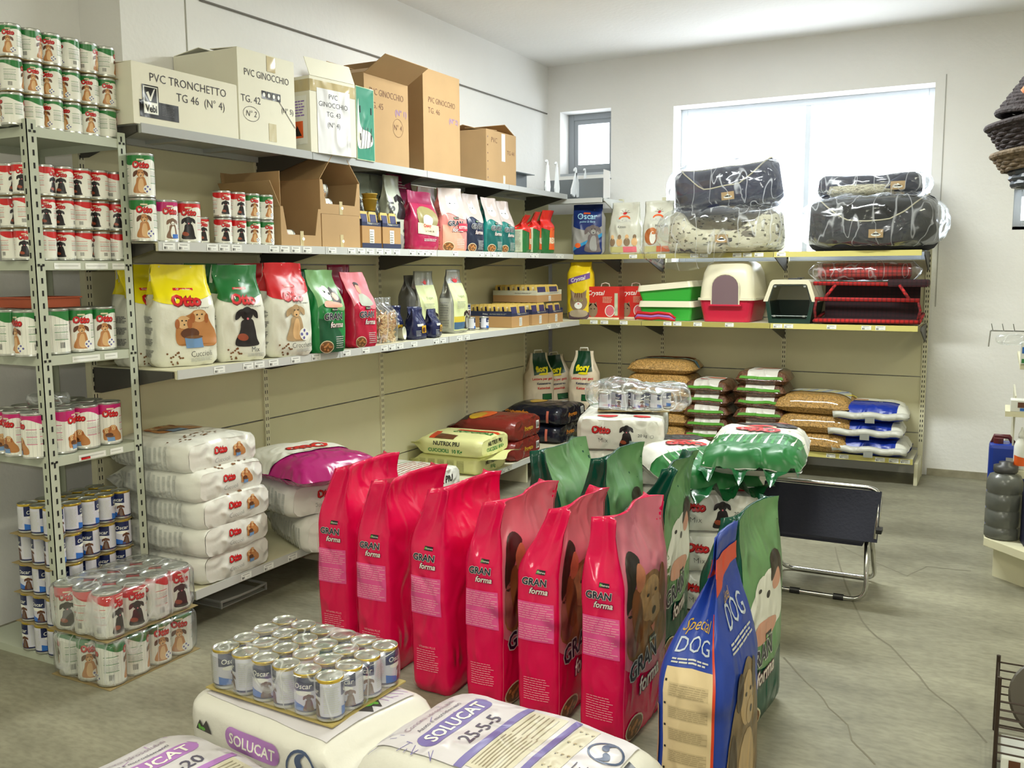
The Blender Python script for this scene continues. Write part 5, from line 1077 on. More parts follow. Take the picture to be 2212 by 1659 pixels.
# rolled tartan cushion in its clear bag
tc_ = empty('rolled_cushion', (-.83, 6.76, 1.45), 0, 'rolled red tartan cushion in clear plastic, resting on the tube frame', 'cushion')
mb = MB(); n = 16; prof = [(-.3, .03), (-.29, .052), (-.1, .058), (.1, .056), (.29, .052), (.3, .03)]
vs = [(x, r*1.1*math.cos(2*PI*k/n), r*math.sin(2*PI*k/n)) for x, r in prof for k in range(n)]
mb.add(vs, [(j*n+i, j*n+(i+1) % n, (j+1)*n+(i+1) % n, (j+1)*n+i) for j in range(5) for i in range(n)]+[tuple(range(n)), tuple(range(5*n, 6*n))]); mb.build('cushion', TART, tc_, smooth=True)
mb = MB(); prof = [(-.37, .01), (-.34, .04), (-.31, .066), (0, .068), (.31, .066), (.34, .04), (.37, .012)]
vs = [(x, r*1.1*math.cos(2*PI*k/n), r*math.sin(2*PI*k/n)) for x, r in prof for k in range(n)]; vs = [Vector(v)+noise.noise_vector(Vector(v)*18)*.007 for v in vs]
mb.add(vs, [(j*n+i, j*n+(i+1) % n, (j+1)*n+(i+1) % n, (j+1)*n+i) for j in range(6) for i in range(n)]); mb.build('plastic_bag', FILM, tc_, smooth=True)
# ------------------------------------------------------------------ bagged pet beds
def print_fab():
    m = bpy.data.materials.new('printed_beige_cloth'); m.use_nodes = True; n = m.node_tree.nodes; l = m.node_tree.links; b = n['Principled BSDF']; b.inputs['Roughness'].default_value = .9
    tc = n.new('ShaderNodeTexCoord'); mp = n.new('ShaderNodeMapping'); mp.inputs['Scale'].default_value = (1, 1, 1.7); l.new(tc.outputs['Object'], mp.inputs[0])
    vo = n.new('ShaderNodeTexVoronoi'); vo.distance = 'CHEBYCHEV'; vo.inputs['Scale'].default_value = 13; l.new(mp.outputs[0], vo.inputs['Vector'])
    r = n.new('ShaderNodeValToRGB'); r.color_ramp.interpolation = 'CONSTANT'; e = r.color_ramp.elements; e[0].color = lin((200, 194, 168)); e[1].position = .45; e[1].color = lin((178, 172, 148))
    for p, c in ((.62, (212, 206, 182)), (.8, (120, 112, 98)), (.9, (196, 188, 160)), (.96, (60, 56, 54))): q = e.new(p); q.color = lin(c)
    sp = n.new('ShaderNodeSeparateColor'); l.new(vo.outputs['Color'], sp.inputs[0]); l.new(sp.outputs[0], r.inputs['Fac'])
    no = n.new('ShaderNodeTexNoise'); no.inputs['Scale'].default_value = 26; no.inputs['Detail'].default_value = 1; l.new(mp.outputs[0], no.inputs['Vector']); r2 = n.new('ShaderNodeValToRGB'); r2.color_ramp.interpolation = 'CONSTANT'; r2.color_ramp.elements[0].color = lin((96, 90, 82)); r2.color_ramp.elements[1].position = .37; r2.color_ramp.elements[1].color = (1, 1, 1, 1)
    l.new(no.outputs['Fac'], r2.inputs['Fac']); mx = n.new('ShaderNodeMixRGB'); mx.blend_type = 'MULTIPLY'; mx.inputs[0].default_value = .9; l.new(r.outputs['Color'], mx.inputs[1]); l.new(r2.outputs['Color'], mx.inputs[2]); l.new(mx.outputs[0], b.inputs['Base Color']); return m
PF = print_fab(); NVF = M('navy_canvas', (30, 34, 58), .85, 0, .3, 60); BKF = M('charcoal_canvas', (36, 36, 42), .85, 0, .3, 60); BGE = M('beige_lining', (196, 188, 160), .9, 0, .2, 50)
def pet_bed(x, y, z, a, b, hb, hf, label, outer, inner, tagx, piping=True, tilt=0, th=.1, group=None, rz=0):
    root = empty('pet_bed', (x, y, z), rz, label, 'pet bed', group, rx=tilt); n, m = 48, 14; vs = []
    for i in range(n):
        t = 2*PI*i/n; ct, st = math.cos(t), math.sin(t); f = max(0, -st)**1.5*(1-abs(ct))**.35   # dip toward the front
        h = hb+(hf-hb)*min(1, f*1.3); R = th/2
        for k in range(m):
            u = 2*PI*k/m; ox = R*math.cos(u); oz = math.sin(u); zz = (R+(h-2*R) + R*oz) if oz > 0 else (R+R*oz)
            rr = 1; px = (a-R)*ct*(1+.0*oz); py = (b-R)*st
            nx, ny = ct, st; p = Vector((px+nx*ox-nx*.05*max(0, zz-.05)*.6, py+ny*ox, zz))
            vs.append(p+noise.noise_vector(p*7+Vector((x, z, 0)))*.012)
    fs = [(i*m+k, ((i+1) % n)*m+k, ((i+1) % n)*m+(k+1) % m, i*m+(k+1) % m) for i in range(n) for k in range(m)]
    MB().add(vs, fs).build('bolster', outer, root, smooth=True)
    mb = MB(); mb.lathe([(.0, 0), (.9, 0), (.98, .3), (.9, .85), (.5, 1), (0, 1.02)], 28, 0, caps=False)
    c = mb.build('base_cushion', inner, root, smooth=True); c.scale = (a-th*.7, b-th*.7, .08)
    if piping:
        top = [vs[i*m+3] for i in range(n)]; pts = [top[i % n]+Vector((0, -.004, .006)) for i in range(n+1)]
        mb = MB(); mb.tube(pts, .005, 6); mb.build('piping', BGE, root, smooth=True)
    f0 = -b-.006; mb = MB().box(tagx-.045, f0-.002, hf*.42, tagx+.045, f0+.004, hf*.42+.055); tg = mb.build('brand_patch', M('patch_tan', (176, 144, 96), .7), root)
    p = Print(); p.ell(tagx, hf*.42+.02, .03, .01, WHT, 1); p.poly([(tagx-.025, hf*.42+.02), (tagx, hf*.42+.042), (tagx+.025, hf*.42+.02)], WHT, 1); p.build('printed_mark', flat(f0-.002), [], [], tg)
    return root
def film_blob(label, x0, y0, z0, x1, y1, z1, seed, amp=.035, parent=None, n=26):
    mb = MB(); c = Vector(((x0+x1)/2, (y0+y1)/2, (z0+z1)/2)); h = Vector(((x1-x0)/2, (y1-y0)/2, (z1-z0)/2)); m = n*2
    def pt(i, j):
        ph = PI*j/n-PI/2; th = 2*PI*i/m; q = Vector((math.cos(ph)*math.cos(th), math.cos(ph)*math.sin(th), math.sin(ph))); k = (abs(q.x)**3.2+abs(q.y)**3.2+abs(q.z)**3.2)**(1/3.2); q /= k
        p = Vector((c.x+q.x*h.x, c.y+q.y*h.y, c.z+q.z*h.z)); r = noise.noise(p*6+Vector((seed, 0, 0)))*amp+abs(noise.noise(p*16+Vector((seed, 3, 0))))*amp*.7
        p = p+q.normalized()*r*(.4 if q.z < -.8 else 1); p.z = max(p.z, z0-.0); return p
    mb.add([pt(i, j) for j in range(n+1) for i in range(m)], [(j*m+i, j*m+(i+1) % m, (j+1)*m+(i+1) % m, (j+1)*m+i) for j in range(n) for i in range(m)])
    me = mb.mesh('plastic_bag', FILM, True); b = bmesh.new(); b.from_mesh(me); bmesh.ops.remove_doubles(b, verts=b.verts, dist=.001); b.to_mesh(me); b.free()
    o = link(bpy.data.objects.new('plastic_bag', me)); return tag(o, label, 'plastic bag')
pet_bed(-1.80, 6.80, 1.589, .43, .29, .31, .16, 'beige printed pet bed with scooped front, lower of the left bagged pair', PF, PF, .05, False, th=.13)
pet_bed(-1.80, 6.88, 1.885, .40, .23, .345, .17, 'navy pet bed with beige piping, upper of the left bagged pair', NVF, NVF, .06, th=.15, tilt=-.02, rz=.0).rotation_euler = (0, -.09, 0)
film_blob('crumpled clear plastic bag around the beige printed pet bed', -2.29, 6.48, 1.592, -1.32, 7.11, 1.93, 1)
film_blob('crumpled clear plastic bag around the upper navy pet bed', -2.24, 6.60, 1.885, -1.33, 7.11, 2.26, 5)
pet_bed(-.80, 6.82, 1.589, .42, .27, .36, .19, 'large charcoal pet bed, lower of the right bagged pair', BKF, BKF, .06, th=.15)
pet_bed(-.83, 6.87, 1.945, .34, .2, .17, .09, 'dark pet bed with a grey striped lining, upper of the right bagged pair', NVF, PF, .2, False, th=.12)
mb = MB(); mb.lathe([(0, 0), (.9, 0), (1, .3), (.95, .9), (.5, 1), (0, 1)], 24, caps=False)
o = mb.build('folded_blanket', PF, smooth=True); o.location = (-.86, 6.80, 1.958); o.scale = (.25, .15, .075); tag(o, 'grey printed cushion stuffed into the upper right bagged bed', 'cushion')
film_blob('crumpled clear plastic bag around the large charcoal pet bed', -1.26, 6.51, 1.592, -.34, 7.11, 1.965, 9)
film_blob('crumpled clear plastic bag around the upper right dark bed', -1.2, 6.62, 1.95, -.44, 7.1, 2.12, 13, .025)

mb = MB(); g = 16; vs = []
for b in range(9):
    for a in range(g+1):
        u, v = a/g, b/8; sag = .13*math.sin(PI*u)**.7; p_ = Vector((-2.36+.64*u, 6.50-.03*math.sin(PI*v)+.04*v, 1.66-(.07+sag)*v)); vs.append(p_+noise.noise_vector(p_*14)*.012*Vector((1, 1, 1)).length/1.7)
mb.add(vs, [(j*(g+1)+i, j*(g+1)+i+1, (j+1)*(g+1)+i+1, (j+1)*(g+1)+i) for j in range(8) for i in range(g)])
tl_ = mb.build('film_tail', FILM, next(o for o in bpy.data.objects if o.get('label', '').startswith('crumpled clear plastic bag around the beige')), smooth=True)
# ================================================================== SACKS ON THE BASE SHELVES
ZB = .1915
GRAINM = M('grain_in_clear_bag', (178, 138, 76), .22, 0, .9, 120, .55, 95, coat=.4, crinkle=.6, cs=9); BRNM = M('brown_feed_bag', (104, 68, 46), .25, 0, .9, 90, .55, 50, coat=.5, crinkle=.7, cs=9)
BLUES = pm('blue_sack', (24, 54, 164), .3); 
Gg = 'clear sacks of golden grain under the window'
# corner stack of grain
for i in range(6):
    P_ = Pillow(.52, .40, .125, seed=i, nx=16, ny=14, px=5, py=4); p = Print()
    if i == 5: p.poly([(-.26, -.06), (.26, -.02), (.26, .03), (-.26, 0)], P('sky_band', (96, 160, 206)), 1); 
    if i == 5: p.poly([(-.2, .06), (.2, .09), (.2, .17), (-.2, .17)], P('red_band', (176, 70, 50)), 1); [p.ell(-.2+k*.05, -.025+k*.004, .014, .014, WHT, 2, n=8) for k in range(9)]
    P_.build('grain_sack', GRAINM, f'clear sack of golden grain in the corner stack, {nth(i)} from the shelf', 'sack', (-2.27+.01*(i % 2), 6.86, ZB+i*.098), .02*(i % 3), p, group=Gg)
for (x, n_, wx, l, z1) in ((-1.89, 5, .34, 'left brown stack', .64), (-1.5, 6, .38, 'right brown stack', .73)):
    dz = (z1-ZB)/n_
    for i in range(n_):
        P_ = Pillow(wx, .37, dz*1.3, seed=i+x*10, nx=14, ny=14, amp=.008, px=6, py=5); p = Print(); p.poly([(-wx*.26, -.182), (wx*.3, -.182), (wx*.32, .05), (-wx*.2, .08)], P('label_white', (214, 210, 200)), 3)
        p.ell(.04, -.0, .07, .02, ORG, 5); p.ell(-.03, -.09, .03, .012, RED, 5); p.poly([(-wx*.42, -.1848), (wx*.42, -.1848), (wx*.4, -.181), (-wx*.4, -.181)], LGRN, 4)
        P_.build('feed_bag', BRNM, f'small brown feed bag with white label in the {l}, {nth(i)} from the shelf', 'bag', (x+.01*(i % 2), 6.84-.008*(i % 3), ZB+i*dz), .05*((i % 3)-1), p, group='small brown feed bags')
for i in range(3):
    P_ = Pillow(.52, .42, .155, seed=i+30, nx=18, ny=18, px=5, py=5); p = Print()
    if i == 2:
        p.poly([(-.24, -.02), (.24, -.04), (.2, .17), (-.2, .18)], P('pale_grey_print', (190, 190, 176)), 1)
        for k in range(9): p.line(-.22+k*.052, -.03, -.17+k*.052, .05+.01*k, .008, [YEL, SKY][k % 2], 2)
    P_.build('grain_sack', GRAINM, ['clear sack of golden grain at the bottom right of the back shelf', 'clear grain sack in the middle of the right grain pile', 'clear grain sack with yellow and blue stripes, on top of the right pile'][i], 'sack', (-1.12+.015*(i == 1), 6.83, ZB+i*.125+.008*i), -.05*(i != 1), p, group=Gg)
for i in range(3):
    P_ = Pillow(.5, .46, .13, seed=i+40, nx=16, ny=18, px=5, py=4, amp=.008); p = Print(); p.poly([(-.25, .02), (.25, -.02), (.25, .23), (-.25, .23)], P('sack_white', (226, 226, 214)), 1); p.poly([(.17, -.23), (.25, -.23), (.25, .1), (.19, .0)], P('sack_white', (226, 226, 214)), 1); p.poly([(-.22, .03), (-.02, .02), (-.02, .1), (-.22, .1)], P('peach_print', (196, 140, 110)), 2); p.text('10 kg', .05, -.05, .02, WHT, 2)
    root = P_.build('litter_sack', BLUES, ['white and blue litter sack at the bottom of the right end pile', 'white and blue litter sack in the middle of the right end pile', 'white and blue litter sack on top of the right end pile'][i], 'sack', (-.76+(.02, -.02, 0)[i], 6.86, ZB+i*.118), (.0, .05, .09)[i], p, group='white and blue litter sacks')
    mb = MB(); pts = [(-.24+.48*k/12, -.225+.004*math.sin(k*2), .045+.006*math.sin(k*1.3)) for k in range(13)]; n = 8
    mb.tube(pts, .024, 8); o = mb.build('rolled_end', pm('white_sack', (206, 206, 196), .35), root, smooth=True)
    MB().box(-.03, -.256, .0, .03, -.25, .04).build('clip', M('clip_grey', (150, 152, 146), .4), root)
# bags of litter in the room corner
def pr_fiory(B):
    p = Print(); W, H = B.W, B.H; p.poly([(-W*.3, H), (W*.3, H), (W*.42, H*.76), (-W*.28, H*.72)], P('bottle_green', (16, 62, 40)), 1); p.text('fiory', W*.06, H*.77, H*.07, YEL, 2, bold=.05, rot=.08); p.ell(W*.08, H*.735, W*.18, H*.015, YEL, 2)
    p.text('Lettiera per gatti', W*.05, H*.66, H*.032, RED, 2, bold=.02); p.text('Katzenstreu', W*.1, H*.6, H*.03, NAV, 2, bold=.02); p.text('Kattenbak', W*.1, H*.54, H*.032, RED, 2, bold=.02); p.rect(W*.02, H*.4, W*.42, H*.48, P('bottle_green', (16, 62, 40)), 2); p.para(W*.05, H*.41, W*.4, H*.47, 3, GRN, 3)
    CG = P('cat_brown', (96, 82, 78)); p.poly(spline([(-W*.12, 0), (-W*.1, H*.2), (0, H*.28), (W*.3, H*.28), (W*.4, H*.2), (W*.42, 0)]), CG, 3); p.poly([(-W*.02, H*.26), (-W*.0, H*.38), (W*.1, H*.3)], CG, 3); p.poly([(W*.2, H*.3), (W*.32, H*.37), (W*.34, H*.26)], CG, 3); p.ell(W*.1, H*.2, W*.06, H*.05, WHT, 4)
    return p
FC = pm('kraft_cream_bag', (222, 206, 178), .45)
for i, (px, pyt) in enumerate(((1148, 760), (1194, 768), (1264, 757))):
    q = V(px, pyt, y=6.72); B = Bag(.235, .12, q.z-ZB, ht=.72, hf=.97, n=5, seed=i+3, amp=.006, topw=.75, nh=26)
    o = B.build('litter_bag', FC, f'cream cat litter bag with green top in the corner, {["left", "middle", "right"][i]} of three', 'bag', (q.x+(.09, .03, .0)[i], (6.66, 6.84, 6.70)[i], ZB), (.85, .25, .05)[i], pr=pr_fiory(B), group='cream litter bags in the corner', rx=0)
    if i == 1: o.rotation_euler.y = .12*-1
    mb = MB(); mb.tube([(-.035, 0, B.H-.004), (-.03, 0, B.H+.022), (.03, 0, B.H+.022), (.035, 0, B.H-.004)], .006, 6); mb.build('handle', M('handle_cream', (226, 222, 206), .4), o, smooth=True)
# big dog food sacks lying, block ends to the aisle
def end_otto(B, title, art, s=1):
    p = Print(); W, D = B.W, B.D; ox = -W*.24 if art == 'lab' else -W*.08; otto(p, ox, D*.06, D*.25, 3); p.text(title, ox+W*.03, -D*.28, D*.17, DGRY, 3, bold=-.02)
    if art == 'pups': pups(p, W*.2, -D*.22, D*.58, 2)
    elif art == 'lab': dog_lab(p, W*.1, -D*.42, D*.78, 2); p.text('20 kg', W*.3, -D*.05, D*.11, DGRY, 2); p.ring(W*.42, -D*.05, D*.06, D*.06, .002, GRY, 2)
    return p
WS = pm('white_sack_gloss', (228, 228, 220), .25, .5, 16)
for i in range(5):
    B = Bag(.40, .122, .56, ht=.72, hf=.97, n=9, seed=i*1.7, amp=.007, bulge=.014, nh=20, nx=14, endb=.012)
    p = Print()
    if i == 4: pups(p, -.0, .24, .2, 2); p.text('Cuccioli', .06, .17, .032, BLK, 3, bold=-.02); kibble(p, -.19, .06, .05, .14, 34, P('kibble', (120, 80, 44)), 2, .006); otto(p, -.02, .46, .05, 3)
    else: kibble(p, -.12, .005, .1, .04, 14, P('kibble', (120, 80, 44)), 2, .006)
    p.para(-.2-.11, .1, -.2-.01, .5, 14, LGRY, 1, fill=.5)
    B.build('dog_food_sack', WS, f'white puppy food sack in the pile of five by the rack, {nth(i)} from the shelf', 'sack', (-2.82+(.0, .01, .012, -.0, -.03)[i], 2.83+(.015, .01, .015, .0, -.01)[i], ZB+i*.117), PI/2+(.0, .01, -.02, .02, -.03)[i], True, p, end_otto(B, 'Cuccioli', 'pups'), group='white puppy food sacks by the rack')
for i in range(2):
    B = Bag(.42, .15, .6, ht=.72, hf=.97, n=8, seed=i+13, amp=.01, bulge=.016, nh=20, nx=14, endb=.014)
    p = Print(); p.para(-.21-.13, .03, -.21-.02, .4, 12, LGRY, 1, fill=.5)
    o = B.build('dog_food_sack', WS, f'white dog food sack {"jutting over the base shelf edge, lowest" if i == 0 else "directly under the magenta sack"}', 'sack', (-2.64 if i == 0 else -2.74, 3.36, ZB+i*.16), PI/2-(.5 if i == 0 else .3), True, p, end_otto(B, 'Superotto', 'pups'))
MAGS = pm('magenta_sack', (168, 30, 110), .22, .6, 14)
P_ = Pillow(.46, .62, .16, seed=4, amp=.012, py=2.8); p = Print(); p.poly([(-.23, -.31), (.23, -.31), (.23, .02), (.05, .1), (-.23, .04)], P('sack_white', (226, 226, 214)), 1); otto(p, 0, -.04, .08, 3); p.rect(-.07, .06, .07, .08, CRM, 3)
P_.build('dog_food_sack', MAGS, 'magenta and white dog food sack lying on the white pile by the wall', 'sack', (-2.86, 3.37, ZB+.312), -PI/2-.3, p)
# white sack with red and black print, pale yellow sacks, reddish and black sacks
B = Bag(.5, .13, .6, ht=.75, hf=.97, seed=22, amp=.006, n=9, bulge=.012); p = Print(); p.text('NUTRIX PIU', .0, .03, .034, BLK, 2, bold=.02); p.para(-.2, .08, .2, .3, 7, P('brick', (180, 80, 60)), 1, fill=.22); p.poly([(-.25, .42), (.1, .42), (.1, .45), (-.25, .45)], RED, 1); p.text('LATTE PIU', 0, .38, .05, BLK, 2, shear=.1); p.line(-.24, .34, .24, .31, .005, GRN, 2)
pe = Print(); pe.text('NUTRIX PIU', 0, -.01, .045, BLK, 2, bold=.03)
B.build('feed_sack', WS, 'white feed sack with black and red print behind the crimson bags', 'sack', (-2.80, 4.42, ZB), PI/2, True, p, pe)
PY = M('print_pale_yellow', (222, 222, 158), .4, 0, .3, 18)
for i in range(2):
    B = Bag(.40, .112, .52, ht=.8, hf=.97, seed=33+i, amp=.005, n=9, bulge=.012, nh=20); p = Print(); W, D = B.W, B.D; pe = Print(); GI = P('sack_green', (30, 130, 62))
    if i == 1:
        p.poly([(-W/2, .03), (W*.2, .03), (W*.2, .075), (-W/2, .075)], P('vermilion', (206, 64, 30)), 1) if False else p.poly([(W*.1, 0), (W*.22, 0), (W*.22, .3), (W*.1, .3)], P('vermilion', (206, 64, 30)), 1)
        p.poly([(-W*.5+.0, .2), (-W*.3, .2), (-W*.22, .34), (-W*.5, .34)], BRN, 2); p.poly([(-W/2, .32), (-W*.1, .36), (-W*.1, .4), (-W/2, .38)], P('vermilion', (206, 64, 30)), 1)
        p.text('CUCCIOLI', -W*.06, .16, .045, GI, 3, bold=.04, rot=-PI/2); p.text('ACCRESCIMENTO', W*.04, .16, .024, BLK, 3, rot=-PI/2)
        p.text('NUTRIX PIU', -W/2-D*.38, .24, .026, BLK, 3, bold=.03, rot=-PI/2); p.text('CUCCIOLI  10 Kg', -W/2-D*.78, .25, .024, GI, 3, bold=.03, rot=-PI/2)
        pe.text('NUTRIX PIU', 0, .008, .03, BLK, 3, bold=.03); pe.text('CUCCIOLI 10 Kg', 0, -.03, .026, GI, 3, bold=.03)
    else:
        for k in range(5): p.rect(-W/2-D*.85, .1+k*.07, -W/2-D*.2, .15+k*.07, P('dull_olive', (190, 190, 130)), 1); p.para(-W/2-D*.8, .1+k*.07, -W/2-D*.25, .15+k*.07, 5, P('olive_line', (164, 164, 108)), 2)
        pe.text('NUTRIX PIU', 0, -.0, .03, BLK, 3, bold=.03); pe.text('10 Kg', 0, -.035, .024, GI, 3, bold=.02)
    o = B.build('feed_sack', PY, f'pale yellow puppy feed sack behind the crimson bags, {"lower with its flap folded out" if i == 0 else "upper with green and black print"}', 'sack', (-2.84+.03*i, 5.13-.02*i, ZB+i*.117), PI/2+.03, True, p, pe)
    if i == 0:
        mb = MB(); g = 8; vs = []
        for b_ in range(g+1):
            for a_ in range(g+1): u, v = a_/g, b_/g; vs.append((-.2+.4*u, -.045-.02*v+.012*math.sin(u*7), -.005-.14*v*(1-.3*u)+.014*math.sin(u*9+v*3)))
        mb.add(vs, [(j*(g+1)+i2, j*(g+1)+i2+1, (j+1)*(g+1)+i2+1, (j+1)*(g+1)+i2) for j in range(g) for i2 in range(g)]); mb.build('paper_flap', PY, o, smooth=True)
RB_ = pm('reddish_sack', (122, 40, 34), .25); KB = pm('black_sack', (24, 26, 38), .2, .6, 16)
for i in range(2):
    B = Bag(.44, .135, .52, ht=.75, hf=.97, seed=43+i, amp=.008, n=7, bulge=.016, nh=18); pe = Print(); pe.text('Progato', .02, -.02, .034, GOLD, 2, bold=.03); pe.rect(.15, -.03, .2, .03, TAGW, 2); pe.bars(.155, -.02, .195, .02, BLK, 3)
    p = Print(); p.ell(-.05, .3, .12, .07, ORG, 1); p.ell(-.1, .33, .1, .05, GOLD, 2); p.poly([(-.22, .36), (0, .4), (.05, .5), (-.22, .5)], DOGB, 1)
    B.build('cat_food_sack', RB_, f'reddish brown cat food sack beside the yellow sacks, {"lower" if i == 0 else "upper"} of two', 'sack', (-2.83, 5.61, ZB+i*.14), PI/2+.02, True, p, pe, group='reddish brown sacks')
    B = Bag(.44, .13, .54, ht=.75, hf=.97, seed=53+i, amp=.009, n=7, bulge=.016, nh=18); pe = Print(); pe.text('Progato', 0, -.01, .036, P('amber', (210, 130, 40)), 2, bold=.03); pe.rect(.15, -.01, .2, .05, TAGW, 2); pe.bars(.155, 0, .195, .04, BLK, 3)
    p = Print(); D = .13; W = .44; p.text('Progato', -W/2-D*.5, .36, .05, P('amber', (210, 130, 40)), 2, bold=.06, rot=-PI/2); p.text('Adult', -W/2-D*.62, .2, .026, ORG, 2, bold=.02, rot=-PI/2); p.rect(-W/2-D*.85, .085, -W/2-D*.15, .105, P('coral', (204, 110, 90)), 2)
    p.ell(.02, .3, .1, .06, GOLD, 1); p.ell(.1, .12, .04, .02, LGRY, 1)
    B.build('cat_food_sack', KB, f'black cat food sack with orange lettering at the shelf end, {"lower" if i == 0 else "upper"} of two', 'sack', (-2.83+.02*i, 6.33, ZB+i*.135), PI/2+(0, -.05)[i], True, p, pe, group='black cat food sacks')

# ================================================================== THE FLOOR DISPLAY
# middle piles of big sacks
def lab_sack(seed, W=.40, D=.15, H=.62, amp=.007, top=True):
    B = Bag(W, D, H, ht=.74, hf=.96, n=16, seed=seed, amp=amp, bulge=.007, nh=24, nx=14, endb=.012); p = Print(); band(p, B, H*.68, H*.03, P('band_green', (30, 110, 52)), 1, 1.0)
    p.poly(spline([(-.05, .14), (.05, .1), (.13, .17), (.1, .24), (0, .25), (-.08, .2)]), DOGB, 2); otto(p, 0, .34, .07, 3); p.rect(-.06, .3, .06, .32, CRM, 3); p.ell(-.06, .05, .05, .02, RED, 2); p.ell(.1, .05, .04, .02, RED, 2)
    p.para(W/2+.02, .06, W/2+D-.02, .38, 14, LGRY, 1, fill=.5); otto(p, -W/2-D/2, .42, .04, 2); return B, p
NA = 5
for i in range(NA):
    B, p = lab_sack(i*2.3+1); x, y, rz = (-1.535+(.0, .01, -.01, .01, .0)[i], 3.99, (.26, .2, .3, .24, .27)[i])
    B.build('dog_food_sack', WS, f'white and green dog food sack in the middle floor pile, {nth(i)} from the floor', 'sack', (x, y, .002+i*.158), rz, True, p, end_otto(B, 'Mix', 'lab'), group='sacks of the middle floor pile')
for i in range(3):
    B, p = lab_sack(i*1.9+20, D=.168); B.build('dog_food_sack', WS, f'white sack in the right floor pile beneath the green ends, {nth(i)} from the floor', 'sack', (-1.03+.02*(i % 2), 3.80, .002+i*.178), .3+.06*(i-1), True, p, end_otto(B, 'Mix', 'lab'), group='sacks of the right floor pile')
def crimp_sack(loc, rz, seed, label, ry=0, rx=0):
    W, L, T = .43, .64, .16; P_ = Pillow(W, L, T, seed=seed, amp=.014, px=5, py=3.2, freq=7); p = Print(); G_ = P('band_green', (30, 110, 52)); G2_ = P('grass_green', (60, 150, 70))
    p.poly([(-W/2, -L/2), (W/2, -L/2), (W/2, -L*.06)]+[(W/2-W*i/10, -L*(.06-.05*math.sin(i*.6))) for i in range(11)]+[(-W/2, -L*.06)], G_, 1)
    for k in range(14): x0 = -W*.42+k*W*.065; p.poly([(x0, -L*.3), (x0+.012, -L*.3), (x0+.02, -L*.02)], G2_ if k % 2 else P('sack_white', (226, 226, 214)), 2)
    p.poly(spline([(-.1, .16), (0, .11), (.12, .13), (.16, .2), (.05, .25), (-.1, .24)]), DOGB, 2); p.ell(.08, .22, .06, .02, P('leather', (150, 70, 44)), 3)
    q = Print(); otto(q, 0, 0, .075, 3); q.rect(-.07, -.04, .07, -.018, CRM, 3); q.ell(0, -.03, .06, .012, RED, 4)
    for k in range(len(q.v)): q.v[k] = (-q.v[k][0], .07-q.v[k][1])
    off = len(p.v)
    for m_ in q.mats: p.mi(m_)
    p.v += q.v; p.l += q.l; p.f += [tuple(i+off for i in f) for f in q.f]; p.m += [p.mi(q.mats[k]) for k in q.m]
    o = P_.build('dog_food_sack', pm('white_sack_gloss', (228, 228, 220)), label, 'sack', loc, rz, p, rx=rx, ry=ry)
    mb = MB(); g = 26; vs = []
    for j in range(4):
        for i in range(g+1):
            u = i/g; y = -L/2+.012-j*.028; f = j/3; vs.append((-W*.47+W*.94*u, y+.012*math.sin(u*23)*f, T*.33+.034*math.sin(u*19+seed)*f+.016*math.sin(u*41)*f-.0*f))
    mb.add(vs, [(j*(g+1)+i, j*(g+1)+i+1, (j+1)*(g+1)+i+1, (j+1)*(g+1)+i) for j in range(3) for i in range(g)])
    mb.build('crimped_end', pm('green_fold', (18, 84, 44), .22), o, smooth=True); return o
crimp_sack((-.93, 4.14, .60), .12, 3, 'white and green sack with crimped green end, right of the two on the right pile', rx=.05)
crimp_sack((-1.22, 4.04, .53), .75, 8, 'white and green sack with crimped green end, turned toward the camera, left of the two', rx=.1, ry=.04)
# bagged small cans on the middle pile
root_z = .798
for i in range(2):
    for j in range(4):
        x = -1.66+j*.075+i*.02; y = 4.12+i*.075+j*.03
        can('og', (x, y, root_z+.006), .2+j, f'small tin bagged on the middle pile, {"front" if i == 0 else "rear"} row, {nth(j)} from left', 'small tins in the clear bag on the middle pile')
o = MB().box(-.17, -.085, 0, .17, .085, .004).build('cardboard_sheet', M('tray_card', (150, 132, 90), .9)); o.location = (-1.545, 4.2, root_z+.0015); o.rotation_euler = (0, 0, .37); tag(o, 'tan card sheet under the small bagged tins on the middle pile', 'cardboard')
for c in [q for q in bpy.data.objects if q.name.startswith('cat_food_can') and q.get('group', '').startswith('small tins in the clear')]:
    pass
o = film_blob('loose clear plastic bag around the small tins on the middle pile', -.25, -.15, 0, .25, .15, .135, 21, .03, n=24); o.location = (-1.53, 4.22, root_z+.001); o.rotation_euler = (0, 0, .37)

# tall glossy bags standing in rows
CRB = pm('crimson_gloss', (224, 14, 80), .22, .55, 13); GRB = pm('dark_teal_gloss', (8, 74, 58), .22, .55, 13)
def side_text(p, B, left, x_c=None, col=P('pink_panel', (228, 84, 148)), txt=P('faint_pink', (238, 170, 180)), logo=True, yl=.66):
    W, D, H = B.W, B.D, B.H; s0 = (-W/2-D) if left else W/2; xc = s0+D/2
    if logo: nutag(p, xc+D*.08, H*(yl+.055), H*.012, 3); gran(p, xc-D*.03, H*yl, H*.033, 3)
    if col: p.rect(s0+D*.08, H*.4, s0+D*.9, H*.58, col, 1)
    p.para(s0+D*.1, H*.5, s0+D*.88, H*.575, 7, txt, 2, fill=.3, seed=3); p.para(s0+D*.1, H*.405, s0+D*.88, H*.48, 7, txt, 2, fill=.3, seed=8)
    p.text('VITAMIN PLUS', xc, H*.235, H*.011, txt, 2) if left is False else None
    p.para(s0+D*.2, H*.12, s0+D*.8, H*.23, 10, txt, 2, fill=.28, seed=4)
    return p
